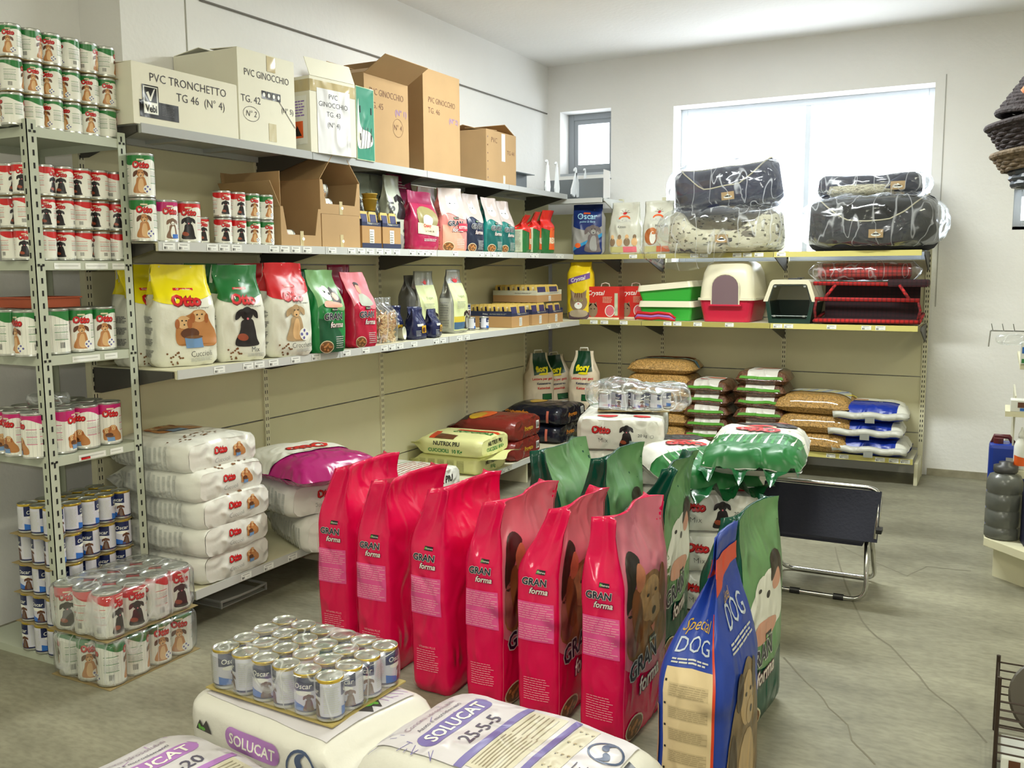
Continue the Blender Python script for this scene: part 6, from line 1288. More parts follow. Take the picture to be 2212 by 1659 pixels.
FUR = M('print_fur_gold', (150, 104, 62), .34, var=.4, vs=24, crinkle=.75, cs=11); FURL = M('print_fur_light', (182, 140, 92), .34, var=.35, vs=30, crinkle=.75, cs=11); SALMF = M('print_salmon_film', (208, 116, 132), .3, var=.12, vs=7, crinkle=.75, cs=11); HAIR = M('print_hair', (66, 46, 34), .34, var=.4, vs=30, crinkle=.75, cs=11); SKIN = P('skin', (220, 160, 136))
def front_dog(p, B, upper, dark, letters=True):
    W, D, H = B.W, B.D, B.H; FC_ = FUR
    p.poly([(-W/2, H*.36)]+[(-W/2+W*i/14, H*(.36-.1*math.sin(PI*i/14*.9))) for i in range(15)]+[(W/2, H), (-W/2, H)], upper, 1)
    if upper is SALMF:
        p.poly(spline([(-W*.44, H*.4), (-W*.42, H*.55), (-W*.3, H*.68), (-W*.05, H*.72), (W*.2, H*.68), (W*.34, H*.5), (W*.4, H*.36), (0, H*.32)]), FC_, 2)
        p.ell(-W*.02, H*.6, W*.24, H*.1, FURL, 3); p.ell(W*.08, H*.54, W*.16, H*.06, P('muzzle', (190, 150, 104)), 4); p.ell(-W*.28, H*.56, W*.1, H*.13, P('ear', (128, 76, 42)), 4, rot=.2); p.ell(W*.26, H*.6, W*.08, H*.12, P('ear', (128, 76, 42)), 4)
        p.ell(-W*.08, H*.62, W*.025, H*.008, DOGB, 5); p.ell(W*.1, H*.62, W*.025, H*.008, DOGB, 5); p.ell(W*.06, H*.53, W*.05, H*.018, DOGB, 5); p.poly([(-W*.02, H*.47), (W*.1, H*.47), (W*.05, H*.43)], P('tongue', (214, 120, 96)), 5)
        p.poly(spline([(-W*.46, H*.6), (-W*.42, H*.78), (-W*.26, H*.84), (-W*.16, H*.79), (-W*.26, H*.74), (-W*.34, H*.66), (-W*.36, H*.58)]), HAIR, 3); p.poly(spline([(-W*.3, H*.73), (-W*.2, H*.78), (-W*.14, H*.74), (-W*.16, H*.68), (-W*.27, H*.66)]), M('print_skin_tan', (190, 118, 84), .34, var=.2, vs=20), 4); p.poly(spline([(-W*.44, H*.42), (-W*.46, H*.58), (-W*.3, H*.62), (-W*.24, H*.5), (-W*.3, H*.4)]), M('print_shirt', (150, 92, 84), .34, var=.3, vs=16, crinkle=.75, cs=11), 3)
    else:
        p.poly(spline([(-W*.4, H*.46), (-W*.34, H*.62), (0, H*.72), (W*.3, H*.66), (W*.4, H*.46), (0, H*.42)]), WHT, 2); p.ell(-W*.14, H*.64, W*.16, H*.07, WHT, 3); p.ell(-W*.2, H*.65, W*.03, H*.01, DOGB, 4); p.ell(-W*.02, H*.61, W*.04, H*.018, DOGB, 4)
        p.ell(W*.2, H*.66, W*.13, H*.06, SKIN, 3); p.poly(spline([(W*.04, H*.66), (W*.1, H*.76), (W*.34, H*.76), (W*.36, H*.6), (W*.26, H*.7)]), HAIR, 4); p.poly(spline([(-W*.3, H*.42), (-W*.2, H*.5), (W*.2, H*.47), (W*.2, H*.42), (-W*.1, H*.39)]), SKIN, 4)
        p.poly(spline([(-W*.46, H*.5), (-W*.42, H*.58), (-W*.3, H*.52), (-W*.3, H*.42), (-W*.44, H*.42)]), P('meadow', (90, 130, 70)), 2)
    nutag(p, W*.02, H*.40, H*.02, 5); gran(p, -W*.14, H*.30, H*.085, 5, rot=.12)
    p.ell(-W*.3, H*.06, W*.17, H*.055, CRM, 3); p.ell(-W*.3, H*.06, W*.15, H*.048, P('kibble', (120, 80, 44)), 4); kibble(p, -W*.4, H*.03, -W*.2, H*.09, 10, TAN, 5, H*.012)
    return p
HB = .735
bags6 = [(683, 1), (775, 1), (893, 1), (1005, 0), (1118, 0), (1252, 0)]
YR = 2.565
for i, (px, back) in enumerate(bags6):
    x = [-2.285, -2.04, -1.765, -1.55, -1.345, -1.10][i]+.075; yy = YR+[.14, .07, .02, .02, .0, -.03][i]
    B = Bag(.40, .15, HB-(.0, .01, .0, .02, .02, .015)[i], ht=.7, hf=.97, n=12, seed=i*3.3+2, amp=.010, bulge=.010, nx=20, ny=10, nh=40, lean=(((0, .04), (.01, .05), (.01, .05))+((.0, -.06), (.02, -.07), (.0, -.01)))[i], wob=.008, freq=7, ear=.62)
    p = Print(); side_text(p, B, not back)
    for e in (-B.W/2, B.W/2): p.rect(e-.0012, 0, e+.0012, B.H*.97, P('seam_pink', (236, 96, 120)), 6)
    if not back: front_dog(p, B, SALMF, CRIM)
    else:
        p.para(-B.W*.4, B.H*.2, -B.W*.1, B.H*.6, 16, P('faint_pink2', (224, 90, 116)), 1, fill=.3)
    o = B.build('dog_food_bag', CRB, f'tall crimson bag in the front row, {nth(i)} from the left, {"plain back" if back else "dog picture"}', 'bag', (x, yy+.2, .001), (-PI/2 if back else PI/2)+(.06, .02, -.03, .0, .03, -.02)[i], pr=p, group='tall crimson bags standing in the front row')
    p2 = Print(); p2.ell(0, 0, .012, .008, WHT, 1)
    p2.build('notch', lambda a, b, off, B=B, s=(1 if back else -1): B.S(s*(B.W/2-.02)+a, B.H-.006+b, off), [], [], o)
for i, (x, y, ln) in enumerate(((-1.57, 3.27, .0), (-1.36, 3.24, .01), (-1.13, 3.17, .0))):
    B = Bag(.42, .15, .75-.0*i, ht=.68, hf=.965, n=12, ear=.5, seed=i*2.1+30, amp=.012, bulge=.010, nx=18, ny=8, nh=30, lean=(0, .02-.05*i), wob=.012, freq=7)
    p = Print(); side_text(p, B, True, col=None, txt=P('faint_green', (120, 160, 140))); front_dog(p, B, M('print_green_film', (104, 148, 98), .28, var=.22, vs=8, crinkle=.75, cs=11), TEAL)
    B.build('dog_food_bag', GRB, f'tall dark green dog food bag behind the crimson row, {["left", "middle", "right"][i]} of three', 'bag', (x, y+.2, .001), PI/2+.03*i, pr=p, group='tall green bags behind the crimson row')
B = Bag(.40, .15, .71, ht=.68, hf=.965, n=12, ear=.5, seed=39, amp=.011, bulge=.012, nx=18, ny=8, nh=30, lean=(.0, -.02), wob=.008, freq=7)
p = Print(); side_text(p, B, True, col=None, txt=P('faint_green', (120, 160, 140))); front_dog(p, B, M('print_green_film', (104, 148, 98), .28, var=.22, vs=8, crinkle=.75, cs=11), TEAL)
B.build('dog_food_bag', GRB, 'tall green dog food bag at the right end, just behind the blue and beige bag', 'bag', (-.70, 2.94, .001), PI/2-.1, pr=p)
# blue and beige bag with pointed folded top
BGB = pm('blue_gloss', (30, 62, 158), .35, .4, 14)
B = Bag(.38, .175, .765, ht=.5, hf=.93, n=12, seed=77, amp=.008, bulge=.016, nx=18, ny=8, nh=34, lean=(.05, -.02), wob=.006, topw=.55, pinch=.6, freq=6)
p = Print(); W, D, H = B.W, B.D, B.H; s0 = -W/2-D; BE = P('beige_panel', (214, 192, 150), .5)
p.rect(s0+D*.12, 0, s0+D*.86, H*.58, BE, 1); p.rect(s0+D*.86, 0, s0+D*.9, H*.75, P('vermilion', (206, 64, 30)), 1); p.poly([(s0-W*.4, 0), (s0+D*.02, 0), (s0+D*.02, H*.44), (s0-W*.4, H*.4)], P('beige_back', (206, 170, 136), .5), 1)
for k in range(7): p.rect(s0+D*.2, H*(.02+.078*k), s0+D*.8, H*(.065+.078*k), P('fawn_lines', (196, 176, 136), .5), 2); p.para(s0+D*.22, H*(.022+.078*k), s0+D*.8, H*(.062+.078*k), 6, P('line_taupe', (166, 148, 112), .5), 3, fill=.35, seed=k); p.rect(s0+D*.14, H*(.066+.078*k), s0+D*.17, H*(.074+.078*k), BLK, 3)
p.text('Special', s0+D*.45, H*.69, H*.04, P('old_gold', (206, 164, 60)), 3, shear=.3, bold=.0); p.text('DOG', s0+D*.48, H*.625, H*.05, P('pale_steel', (190, 200, 214)), 3); p.para(s0+D*.16, H*.59, s0+D*.82, H*.61, 2, LGRY, 3)
p.rect(s0, H*.86, W/2, H*.925, P('vermilion2', (214, 76, 52), .4), 3)
p.poly([(-W/2, H*.8), (-W/2, H*.86), (W*.2, H*.86)], P('vermilion2', (214, 76, 52), .4), 3)
p.text('Excel', -W*.1, H*.76, H*.04, P('old_gold', (206, 164, 60)), 3, shear=.3); p.text('DOG', 0, H*.68, H*.085, P('pale_steel', (190, 200, 214)), 3); p.para(-W*.3, H*.61, W*.3, H*.65, 3, LGRY, 3)
p.poly(spline([(-W*.4, 0), (-W*.42, H*.2), (-W*.3, H*.42), (-W*.1, H*.55), (W*.1, H*.54), (W*.3, H*.4), (W*.42, H*.15), (W*.4, 0)]), M('print_collie', (120, 96, 62), .34, var=.45, vs=18, crinkle=.75, cs=11), 2)
p.ell(-W*.02, H*.42, W*.15, H*.1, P('collie_light', (190, 160, 116)), 3); p.ell(W*.06, H*.36, W*.1, H*.05, P('collie_light', (190, 160, 116)), 4); p.ell(-W*.2, H*.47, W*.07, H*.07, P('collie_dark', (70, 54, 40)), 4); p.ell(W*.16, H*.48, W*.06, H*.06, P('collie_dark', (70, 54, 40)), 4)
p.ell(-W*.06, H*.44, W*.02, H*.008, DOGB, 5); p.ell(W*.06, H*.44, W*.02, H*.008, DOGB, 5); p.ell(W*.08, H*.36, W*.03, H*.014, DOGB, 5); p.ell(0, H*.16, W*.2, H*.14, P('collie_light', (190, 160, 116)), 3); p.ell(-W*.3, H*.2, W*.08, H*.14, P('collie_dark', (70, 54, 40)), 3)
B.build('dog_food_bag', BGB, 'tall blue and beige dog food bag with red fold, nearest to the camera at right', 'bag', (-.655, 2.41, .001), PI/2-.02, pr=p)

# ------------------------------------------------------------------ fertiliser sacks in front, with the can pack
FW = M('white_sack_matt', (216, 214, 206), .35, 0, .5, 14); FVI = P('sack_violet', (118, 110, 170), .4); FPU = P('sack_purple', (172, 120, 190), .4); FIN = P('sack_ink', (84, 80, 100), .5); FBG = P('sack_beige', (202, 196, 176), .5); FSL = P('swirl_blue', (64, 80, 112), .4)
def swirl(p, x, y, r, lay=3):
    p.ring(x, y, r, r, r*.13, FSL, lay)
    for s_ in (1, -1): p.poly([(x+s_*a*r, y+s_*b*r) for a, b in spline([(-.02, .05), (-.3, .12), (-.42, .5), (-.2, .78), (.2, .85), (-.05, .55), (.05, .3)])], FSL, lay)
def tree_mark(p, x, y, s, lay=3):
    p.poly([(x-s, y), (x-s*.45, y+s*.9), (x-s*.1, y+s*.45), (x+s*.3, y+s), (x+s, y)], P('peak_dark', (60, 56, 56)), lay); p.ell(x-s*.1, y+s*.22, s*.3, s*.16, LGRN, lay+1); p.ell(x-s*.5, y+s*.3, s*.16, s*.24, LGRN, lay+1)
def sol_print(L, W, col, t1, t2):
    """top print of a sack L long (x), W deep (y)"""
    p = Print(); p.rect(-L*.44, -W*.36, L*.42, W*.38, P('faint_lilac', (206, 202, 208), .4), 1)
    x = -L*.24; p.poly([(x-.03, -W*.24), (x+.03, -W*.24), (x+.03, W*.24), (x-.03, W*.24)], col, 2); p.ell(x, -W*.24, .03, .03, col, 2); p.ell(x, W*.24, .03, .03, col, 2); p.text(t1, x+.018, 0, .038, WHT, 3, bold=.02, rot=PI/2)
    p.text(t2, x+.095, .0, .042, FIN, 3, bold=.01, rot=PI/2); p.text('Azoto e microelementi', x-.045, 0, .014, FIN, 3, rot=PI/2); p.text('Concimi idrosolubili', x-.075, 0, .018, P('faint_ink', (150, 130, 150)), 3, rot=PI/2)
    x = -L*.07; p.rect(x, -W*.36, x+.022, W*.36, col, 3); p.rect(x+.024, -W*.33, x+.13, W*.33, FBG, 2)
    for k in range(9): p.line(x+.034+k*.01, -W*.3, x+.034+k*.01, W*(.02+.02*(k % 3)), .003, P('taupe', (150, 140, 120)), 3)
    for k in range(6): p.line(x+.04+k*.014, W*.06, x+.04+k*.014, W*.3, .003, P('taupe', (150, 140, 120)), 3)
    x2 = x+.145; p.rect(x2, -W*.36, x2+.02, W*.36, col, 3); p.rect(x2+.024, -W*.34, L*.27, W*.34, FBG, 2); cw = (L*.27-x2-.03)/3
    for a in range(3):
        for b in range(5): cx, cy = x2+.03+cw*(a+.5), -W*.34+W*.68*(b+.5)/5; p.poly([(cx+cw*.34*math.cos(k*PI/5)*(1 if k % 2 else .7), cy+cw*.26*math.sin(k*PI/5)*(1 if k % 2 else .7)) for k in range(10)], P('leaf_taupe', (176, 164, 134)), 3); p.line(cx, cy-cw*.45, cx, cy-cw*.3, .004, FIN, 3)
    swirl(p, L*.35, W*.16, .045, 3); p.rect(L*.43, W*.1, L*.46, W*.2, BLK, 3)
    for k in range(5): p.line(L*.3+k*.014, -W*.3, L*.3+k*.014, -W*(.02+.03*(k % 2)), .003, FIN, 3)
    rg = random.Random(5)
    for k in range(26):
        a, b = rg.choice([(rg.uniform(-L*.42, L*.4), -W*.38), (-L*.34+rg.uniform(-.05, .05), rg.uniform(-W*.35, W*.3))]); p.line(a, b, a+rg.uniform(-.03, .03), b+rg.uniform(-.035, .035), .0018, col, 2)
    return p
rzr = -.09
for i in range(2):
    P_ = Pillow(.68, .47, .185, seed=60+i, amp=.008, px=5, py=4, nx=26, ny=20); p = sol_print(.66, .46, FVI, 'SOLUCAT', '25-5-5') if i else Print()
    P_.build('fertiliser_sack', FW, ['white fertiliser sack under the one marked 25-5-5', 'white fertiliser sack marked 25-5-5 in violet, front right'][i], 'sack', (-1.01, 1.89, .002+i*.165), rzr, p)
# left pile: block sacks, long printed side to the camera
for i in range(2):
    B = Bag(.40, .145, .60, ht=.86, hf=.985, n=8, seed=70+i, amp=.008, bulge=.012, nx=16, ny=8, nh=26, pinch=.4); p = Print(); W, D, H = B.W, B.D, B.H
    if i == 1:
        tree_mark(p, W/2+D*.6, .1, .03) if False else None
        x = W/2+D*.42
        p.poly([(W/2+D*.22, .2), (W/2+D*.22, .36), (W/2+D*.62, .36), (W/2+D*.62, .2)], FPU, 2); p.ell(x, .2, D*.2, D*.2, FPU, 2); p.ell(x, .36, D*.2, D*.2, FPU, 2); p.text('SOLUCAT', W/2+D*.53, .28, .03, WHT, 3, bold=.02, rot=PI/2); p.text('20-20-20', W/2+D*.88, .28, .026, P('faint_ink', (150, 130, 150)), 3, rot=PI/2)
        q = Print(); swirl(q, 0, 0, .056); p_off = len(p.v); [p.mi(m) for m in q.mats]; p.v += [(W/2+D*.5-b, .47+a) for a, b in q.v]; p.l += q.l; p.f += [tuple(k+p_off for k in f) for f in q.f]; p.m += [p.mi(q.mats[k]) for k in q.m]
        q = Print(); tree_mark(q, 0, 0, .034); p_off = len(p.v); [p.mi(m) for m in q.mats]; p.v += [(W/2+D*.55-b, .08+a) for a, b in q.v]; p.l += q.l; p.f += [tuple(k+p_off for k in f) for f in q.f]; p.m += [p.mi(q.mats[k]) for k in q.m]
        p.rect(-W*.42, .04, W*.42, .52, P('faint_lilac', (206, 202, 208), .4), 1); q = Print(); tree_mark(q, 0, 0, .06); p_off = len(p.v); [p.mi(m) for m in q.mats]; p.v += [(-.02-b*.0+a*.8, .47+b*.8) for a, b in q.v]; p.l += q.l; p.f += [tuple(k+p_off for k in f) for f in q.f]; p.m += [p.mi(q.mats[k]) for k in q.m]
        for k in range(5): p.line(-.16+.02*k, .5, -.13+.015*k, .45+.02*(k % 3), .002, FPU, 3)
    B.build('fertiliser_sack', FW, ['white fertiliser sack at the bottom of the left front pile', 'white fertiliser sack with lilac lettering, carrying the pack of tins'][i], 'sack', (-1.925, 1.955, .004+i*.15), -PI/2-.14, True, p)
P_ = Pillow(.66, .42, .13, seed=81, amp=.006, px=5, py=4, nx=20, ny=14); P_.build('fertiliser_sack', FW, 'white fertiliser sack beneath the lowest lilac-printed one at the bottom edge', 'sack', (-1.66, 1.47, .003), -.14)
P_ = Pillow(.68, .44, .14, seed=80, amp=.008, px=5, py=4, nx=24, ny=18); p = sol_print(.66, .46, FPU, 'SOLUCAT', '20-20-20')
P_.build('fertiliser_sack', FW, 'white fertiliser sack with lilac print, lowest, at the bottom edge left', 'sack', (-1.66, 1.475, .125), -.14, p)
# wrapped pack of small tins
ZP = .312; o0 = V(712, 1463, z=ZP+.113); u_ = Vector((-.998, .05, 0)); v_ = Vector((.05, .998, 0))
for i in range(6):
    for j in range(4):
        q = o0+u_*(i*.0765)+v_*(j*.0765)
        can('so', (q.x, q.y, ZP+.007), -.6+RG.choice([0, .5, 1.4, -1.2, 2.6]), f'gold-rimmed tin in the wrapped pack, {nth(i)} from the near corner, {nth(j)} row', 'gold-rimmed tins in the wrapped pack')
mb = MB(); mb.box(-.04, -.04, 0, .425, .27, .004); o = mb.build('cardboard_sheet', M('tray_yellow', (176, 158, 96), .8)); c_ = o0
o.location = (o0.x, o0.y, ZP+.001); o.rotation_euler = (0, 0, PI-.05); o.scale = (1, -1, 1); tag(o, 'yellowish card tray beneath the wrapped pack of gold-rimmed tins', 'cardboard')
s_ = shrink('shrink_film', -.043, -.043, 0, .427, .273, .122, 'clear shrink film over the pack of gold-rimmed tins', 9, .003, 16); s_.location = (o0.x, o0.y, ZP); s_.rotation_euler = (0, 0, PI-.05); s_.scale = (1, -1, 1)

# ------------------------------------------------------------------ folding chair
CHM = M('chrome_tube', (200, 200, 196), .18, 1); NAVC = M('navy_chair_canvas', (22, 24, 40), .8, 0, .2, 80); BKP = M('black_plastic', (20, 20, 22), .4)
q = V(1778, 1290, z=0); ch = empty('folding_chair', (q.x-.035, q.y, 0), .0, 'folding camp chair with navy canvas and chrome tubes on the open floor', 'chair')
def rnd(pts, r=.06, n=5):
    out = [Vector(pts[0])]
    for k in range(1, len(pts)-1):
        a, b, c = Vector(pts[k-1]), Vector(pts[k]), Vector(pts[k+1]); d1 = (a-b).normalized()*r; d2 = (c-b).normalized()*r
        for j in range(n+1): t = j/n; out.append((b+d1)*(1-t)**2+b*2*t*(1-t)+(b+d2)*t*t)
    return out+[Vector(pts[-1])]
def tubep(name, pts, r=.0105, m=CHM, par=None): return MB().tube(pts, r, 10).build(name, m, par or ch, smooth=True)
w2 = .215
tubep('front_leg_frame', rnd([(-w2, .04, .30), (-w2+.005, 0, .012), (w2, 0, .012), (w2-.01, .04, .30)], .07))
for x in (-.09, .1): MB().lathe([(.0145, -.022), (.0145, .022)], 10, 0, (0, 0, 0)).build('foot_grip', BKP, ch).matrix_local = Matrix.Translation((x, 0, .0125)) @ Matrix.Rotation(PI/2, 4, 'Y')
tubep('rear_leg_frame', rnd([(-w2-.01, .02, .32), (-w2, .33, .012), (w2, .33, .012), (w2+.01, .02, .32)], .07))
tubep('back_tube', rnd([(-w2-.03, -.02, .30), (-w2-.035, .1, .50), (w2+.035, .1, .50), (w2+.03, -.02, .30)], .06))
g = 10; vs = []
for b in range(g+1):
    for a in range(g+1):
        u, v = a/g, b/g; vs.append((-w2-.04+.0*v+(2*w2+.08)*u, -.035+.115*v+.018*math.sin(PI*v)*math.sin(PI*u), .29+.2*v))
n1 = len(vs); vs += [(x, y+.008, z) for x, y, z in vs]; fs = []
for b in range(g):
    for a in range(g): k = b*(g+1)+a; fs += [(k, k+1, k+g+2, k+g+1), (n1+k, n1+k+g+1, n1+k+g+2, n1+k+1)]
MB().add(vs, fs).build('canvas_back', NAVC, ch, smooth=True)
MB().box(-w2+.02, -.02, .262, w2-.02, .32, .275).build('canvas_seat', NAVC, ch, bevel=.004)
for s in (-1, 1): MB().box(s*w2-.02, .0, .285, s*w2+.02, .05, .31).build('hinge', BKP, ch, bevel=.004); MB().box(s*(w2+.045)-.012, -.04, .33, s*(w2+.045)+.012, .02, .35).build('arm_joint', BKP, ch, bevel=.003)
MB().box(-w2-.12, .18, .30, -w2-.09, .2, .52).build('folded_arm', M('dull_grey_bar', (120, 122, 124), .4, .5), ch, bevel=.003)
tubep('side_tube', [(-w2-.1, .19, .3), (-w2-.02, .1, .31)], .009)

# ------------------------------------------------------------------ right-hand gondola at the frame edge
GX, GY = .0, 4.85
gr = empty('gondola_shelving', (.35, 5.2, 0), 0, 'cream shelving end at the right edge of the picture', 'shelving'); gr.rotation_euler = (0, 0, 0)
def slab(name, z, y0, x0=-.36, y1=.5, x1=.9, h=.04, m=SH): return MB().box(x0, y0, z-h, x1, y1, z).build(name, m, gr, bevel=.003)
mb = MB().prism([(0, 0)]*0, 0, 0) if False else None
pl = [(-.36, -.38), (-.16, -.60), (.9, -.72), (.9, .5), (-.36, .5)]
n = 5; MB().add([(x, y, .16) for x, y in pl]+[(x, y, .2) for x, y in pl], [tuple(range(n-1, -1, -1)), tuple(range(n, 2*n))]+[(k, (k+1) % n, n+(k+1) % n, n+k) for k in range(n)]).build('base_shelf', SH, gr, bevel=.003)
pl = [(-.315, -.32), (-.12, -.5), (.9, -.6), (.9, .45), (-.315, .45)]
MB().add([(x, y, 0) for x, y in pl]+[(x, y, .16) for x, y in pl], [tuple(range(n-1, -1, -1)), tuple(range(n, 2*n))]+[(k, (k+1) % n, n+(k+1) % n, n+k) for k in range(n)]).build('kick_panel', SH, gr)
slab('shelf', .52, -.30, -.27); slab('shelf', 1.02, -.28, -.25, h=.025); slab('shelf', 1.845, -.1, -.14, h=.02); MB().box(-.2, .3, .2, .9, .34, 2.0).build('back_panel', PAN, gr)
MB().box(-.285, -.33, .50, -.255, .4, .56).build('shelf_end', M('dark_shelf_end', (110, 108, 96), .5), gr)
MB().box(-.262, -.20, .52, -.255, .3, .86).build('side_panel', M('pale_side', (214, 212, 190), .5), gr)
def jar(name, x, y, z, prof, m, label, cat, cap=None, capm=None, rz=0, pr=None):
    root = empty(name, (x, y, z), rz, label, cat); MB().lathe(prof, 22).build('body', m, root, smooth=True)
    if cap: MB().lathe(cap, 18).build('cap', capm, root, smooth=True)
    if pr: pr(root)
    return root
DR = M('grey_drum_plastic', (92, 94, 90), .25); prof = [(.07, 0), (.078, .006)]
for k in range(3): prof += [(.078, .05+.08*k), (.073, .055+.08*k), (.073, .062+.08*k), (.078, .068+.08*k)]
prof += [(.078, .27), (.066, .3), (.045, .31), (.045, .33)]
jar('plastic_drum', .066, 4.86, .201, prof, DR, 'dark grey ribbed plastic drum on the base of the right shelving', 'drum', [(.05, .315), (.052, .32), (.052, .345), (.03, .35), (.03, .362), (.0, .365)], M('drum_cap', (60, 60, 60), .4))
cn = empty('jerry_can', (.075, 5.06, .201), 0, 'blue jerry can behind the grey drum at the right edge', 'canister'); MB().box(-.085, -.07, 0, .09, .07, .42).build('body', M('blue_plastic', (26, 56, 150), .35), cn, bevel=.02)
MB().tube([(-.07, 0, .41), (-.06, 0, .45), (.0, 0, .45), (.02, 0, .42)], .012, 8).build('handle', M('cap_dark_red', (84, 24, 30), .4), cn, smooth=True); MB().lathe([(.022, .42), (.022, .445)], 12, 0, (-.045, -.03, 0)).build('cap', M('cap_dark_red', (84, 24, 30), .4), cn)
bx = empty('dark_pack', (.19, 4.78, .201), .15, 'dark blue package at the very right edge beside the drum', 'box'); MB().box(-.045, -.05, 0, .05, .05, .24).build('body', M('dark_blue_card', (22, 24, 52), .4), bx, bevel=.006)
p = Print(); p.rect(-.04, .05, .045, .16, P('royal2', (40, 60, 140)), 1); p.rect(-.03, .12, .02, .13, ORG, 2); p.rect(-.03, .09, .02, .1, ORG, 2); p.build('printed_face', flat(-.05), [], [], bx)
WPL = M('white_bottle', (226, 228, 222), .3)
for i, (x, y) in enumerate(((.125, 4.93), (.175, 4.96))):
    r_ = jar('spray_bottle', x, y, .5205, [(.026, 0), (.03, .006), (.03, .11), (.022, .135), (.012, .145), (.012, .16)], WPL, f'white bottle with orange label on the middle right shelf, {"left" if i == 0 else "right"} of two', 'bottle', [(.014, .15), (.014, .168), (.006, .185), (.003, .2)], WPL)
    p = Print(); p.poly([(-.03, .02), (.03, .02), (.03, .055), (-.03, .07)], ORG, 1); p.build('printed_label', lambda x, y, o: Vector(((.0305+o)*math.sin(x/.03), -(.0305+o)*math.cos(x/.03), y)), [-.02, -.01, 0, .01, .02], [], r_)
bx = empty('white_pack', (.16, 4.95, 1.022), 0, 'white pack with blue and green print on the upper right shelf', 'box'); MB().box(-.06, -.05, 0, .07, .05, .1).build('body', WPL, bx, bevel=.004)
p = Print(); p.rect(-.055, .05, .06, .08, SKY, 1); p.rect(-.055, .005, .06, .025, GRN, 1); p.ell(0, .045, .02, .015, BRN, 2); p.build('printed_face', flat(-.05), [], [], bx)
for i in range(2):
    o = MB().lathe([(.03, -.06), (.034, -.05), (.034, .05), (.03, .06)], 16).build('paper_roll', M('white_paper', (232, 232, 226), .8), smooth=True); o.location = (.17, 4.94, 1.157+i*.069); o.rotation_euler = (0, PI/2, 0); tag(o, f'white roll lying on the white pack, {"lower" if i == 0 else "upper"} of two', 'roll', 'white rolls on the upper right shelf')
wr = empty('wire_hook_rack', (.06, 4.9, 1.02), 0, 'chrome wire hook rack with small bagged item, beside the white rolls', 'rack')
mb = MB(); mb.tube([(-.09, 0, .155), (.08, 0, .155)], .003, 6); mb.tube([(-.09, .0, .155), (-.095, 0, .08)], .003, 6)
for k in range(4): mb.tube([(-.085+k*.045, 0, .155), (-.08+k*.045, -.02, .155), (-.088+k*.045, -.03, .19)], .002, 5)
mb.tube([(.08, 0, .155), (.08, .05, .01)], .003, 6); mb.build('wire', M('chrome_wire', (170, 172, 170), .25, .9), wr)
o = film_blob('small clear bag hanging on the wire hooks at the right edge', -.07, -.03, 0, .05, .03, .05, 31, .008, n=10); o.location = (.06, 4.9, 1.11)
bkt = empty('small_card_box', (.15, 4.92, .80), 0, 'small white card display on the right shelf end above the bottles', 'box'); MB().box(-.08, -.04, 0, .06, .04, .055).build('body', WPL, bkt, bevel=.003); p = Print(); p.rect(-.05, .02, .06, .045, BRN, 1); p.rect(-.04, .005, .05, .018, SKY, 1); p.build('printed_face', flat(-.04), [], [], bkt)
MB().box(-.1, -.04, -.025, .2, .2, 0).build('ledge', SH, bkt)
# wicker pet baskets stacked high at the right
WK = M('dark_wicker', (58, 50, 52), .75, 0, .9, 70, .4, 50); WK2 = M('brown_wicker', (112, 96, 76), .75, 0, .9, 70, .4, 50)
def wicker(name, x, y, z, a, b, h, flare, m, label, tilt=(0, 0, 0), rows=9):
    root = empty(name, (x, y, z), 0, label, 'basket'); root.rotation_euler = tilt; n = 40
    for j in range(rows):
        k = j/(rows-1); s = 1+flare*k; mb = MB(); pts = [((a*s)*math.cos(2*PI*i/n), (b*s)*math.sin(2*PI*i/n), h*k+.004*math.sin(i*PI+j*PI)*1) for i in range(n+1)]
        pts = [(px*(1+.015*(1 if (i+j) % 2 else -1)), py*(1+.015*(1 if (i+j) % 2 else -1)), pz) for i, (px, py, pz) in enumerate(pts)]; mb.tube(pts, h/(rows-1)*.62, 6); mb.build('woven_row', m, root)
    MB().tube([((a*(1+flare)+.008)*math.cos(2*PI*i/n), (b*(1+flare)+.008)*math.sin(2*PI*i/n), h+.01) for i in range(n+1)], .014, 8).build('rim', m, root)
    mb = MB(); mb.lathe([(0, 0), (1, 0), (1, .01), (0, .01)], 24, caps=False); o = mb.build('bottom', m, root); o.scale = (a, b, 1); return root
wicker('plastic_basket', .27, 4.95, 1.85, .24, .2, .08, .06, M('grey_plastic_basket', (66, 72, 80), .4), 'dark grey oval basket at the bottom of the stack, upper right edge', rows=4)
wicker('wicker_basket', .25, 4.95, 1.935, .27, .2, .06, .12, WK2, 'brown wicker basket second from the bottom, upper right edge', (0, -.08, 0), 5)
wicker('wicker_basket', .27, 4.95, 2.01, .28, .2, .13, .22, WK, 'dark wicker basket with wide flared rim, upper right edge', (0, -.12, 0), 9)
wicker('wicker_basket', .27, 4.95, 2.39, .16, .14, .24, .8, WK, 'upturned dark wicker basket on top of the stack, upper right edge', (PI, .12, 0), 14)
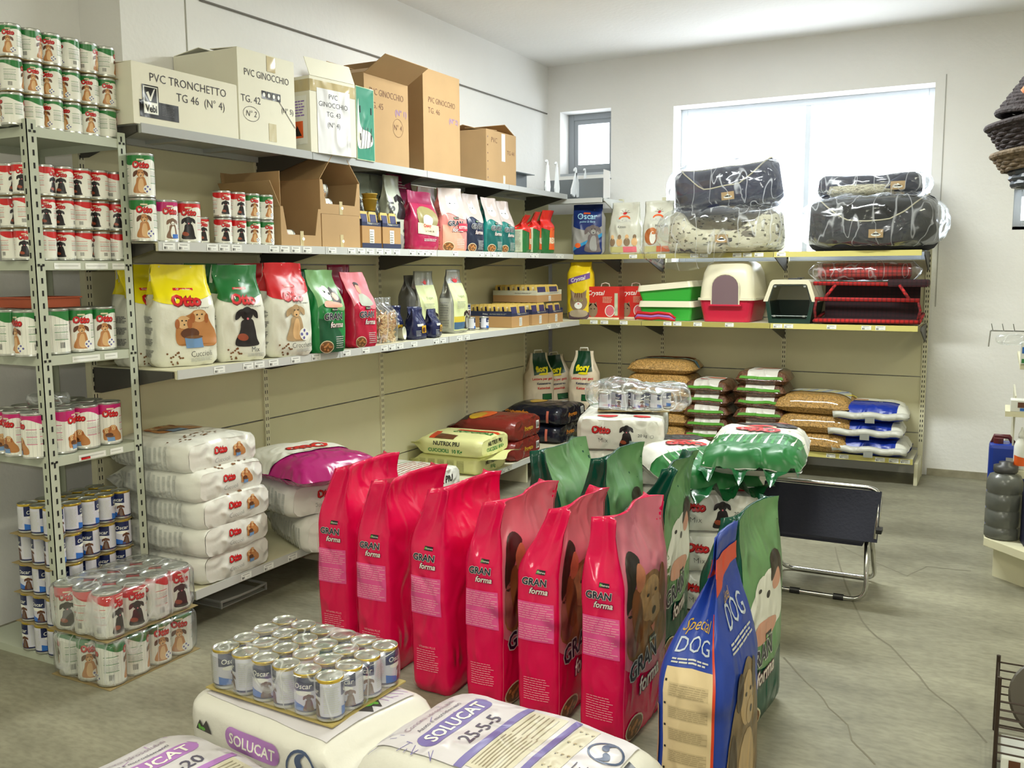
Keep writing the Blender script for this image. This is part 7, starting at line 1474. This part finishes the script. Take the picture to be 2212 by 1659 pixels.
o = MB().lathe([(0, -.03), (.03, -.02), (.045, 0), (.03, .02), (0, .03)], 16, caps=False).build('toy_ball', M('orange_toy', (220, 140, 96), .6), smooth=True); o.location = (.08, 4.8, 2.25); tag(o, 'pale orange toy on the side of the upturned wicker basket', 'toy')
# wire basket at the lower right edge
WD = M('dark_wire', (66, 54, 46), .5, .5); wbk = empty('wire_basket', (.25, 3.05, 0), 0, 'dark wire basket standing at the lower right edge', 'basket')
for x in (-.195, .2):
    for y in (-.15, .15): MB().tube([(x, y, 0), (x, y, .30 if x < 0 and y < 0 else .25)], .006, 8).build('post', WD, wbk)
for k in range(9):
    z = .02+k*.026; MB().tube([(-.195, -.15, z), (.2, -.15, z), (.2, .15, z), (-.195, .15, z), (-.195, -.15, z)], .0028, 5).build('wire', WD, wbk)
dk = empty('round_lid', (.19, 3.0, .21), 0, 'dark brown round lid leaning in the wire basket', 'lid'); MB().lathe([(0, 0), (.11, 0), (.115, .006), (.11, .012), (0, .012)], 28, caps=False).build('disc', M('dark_brown_lid', (74, 68, 58), .5), dk); dk.rotation_euler = (1.05, 0, .3)
pk = empty('white_pack', (.16, 2.93, .0), 0, 'white package at the bottom of the wire basket', 'box'); MB().box(-.09, -.05, .02, .1, .1, .07).build('body', WPL, pk, bevel=.004); p = Print(); p.rect(-.07, .025, -.04, .065, BRN, 1); p.rect(.0, .03, .06, .06, GRY, 1); p.build('printed_face', flat(-.05), [], [], pk)
o = film_blob('crumpled grey plastic film lying on the large pink-topped tins in the rack', -.05, -.07, 0, .05, .07, .05, 41, .02, n=12); o.location = (-3.2, 2.28, .972)

# a clear bag moves with the bed inside it: make it a part of that bed
bpy.context.view_layer.update()
beds = [o for o in bpy.data.objects if o.get('category') == 'pet bed']
for key, bed_key in (('around the beige printed pet bed', 'beige printed'), ('around the upper navy pet bed', 'navy pet bed'), ('around the large charcoal pet bed', 'large charcoal'), ('around the upper right dark bed', 'dark pet bed with')):
    f = next(o for o in bpy.data.objects if key in o.get('label', '')); r = next(o for o in beds if o['label'].startswith(bed_key))
    f.parent = r; f.matrix_parent_inverse = r.matrix_world.inverted(); del f['label']; del f['category']
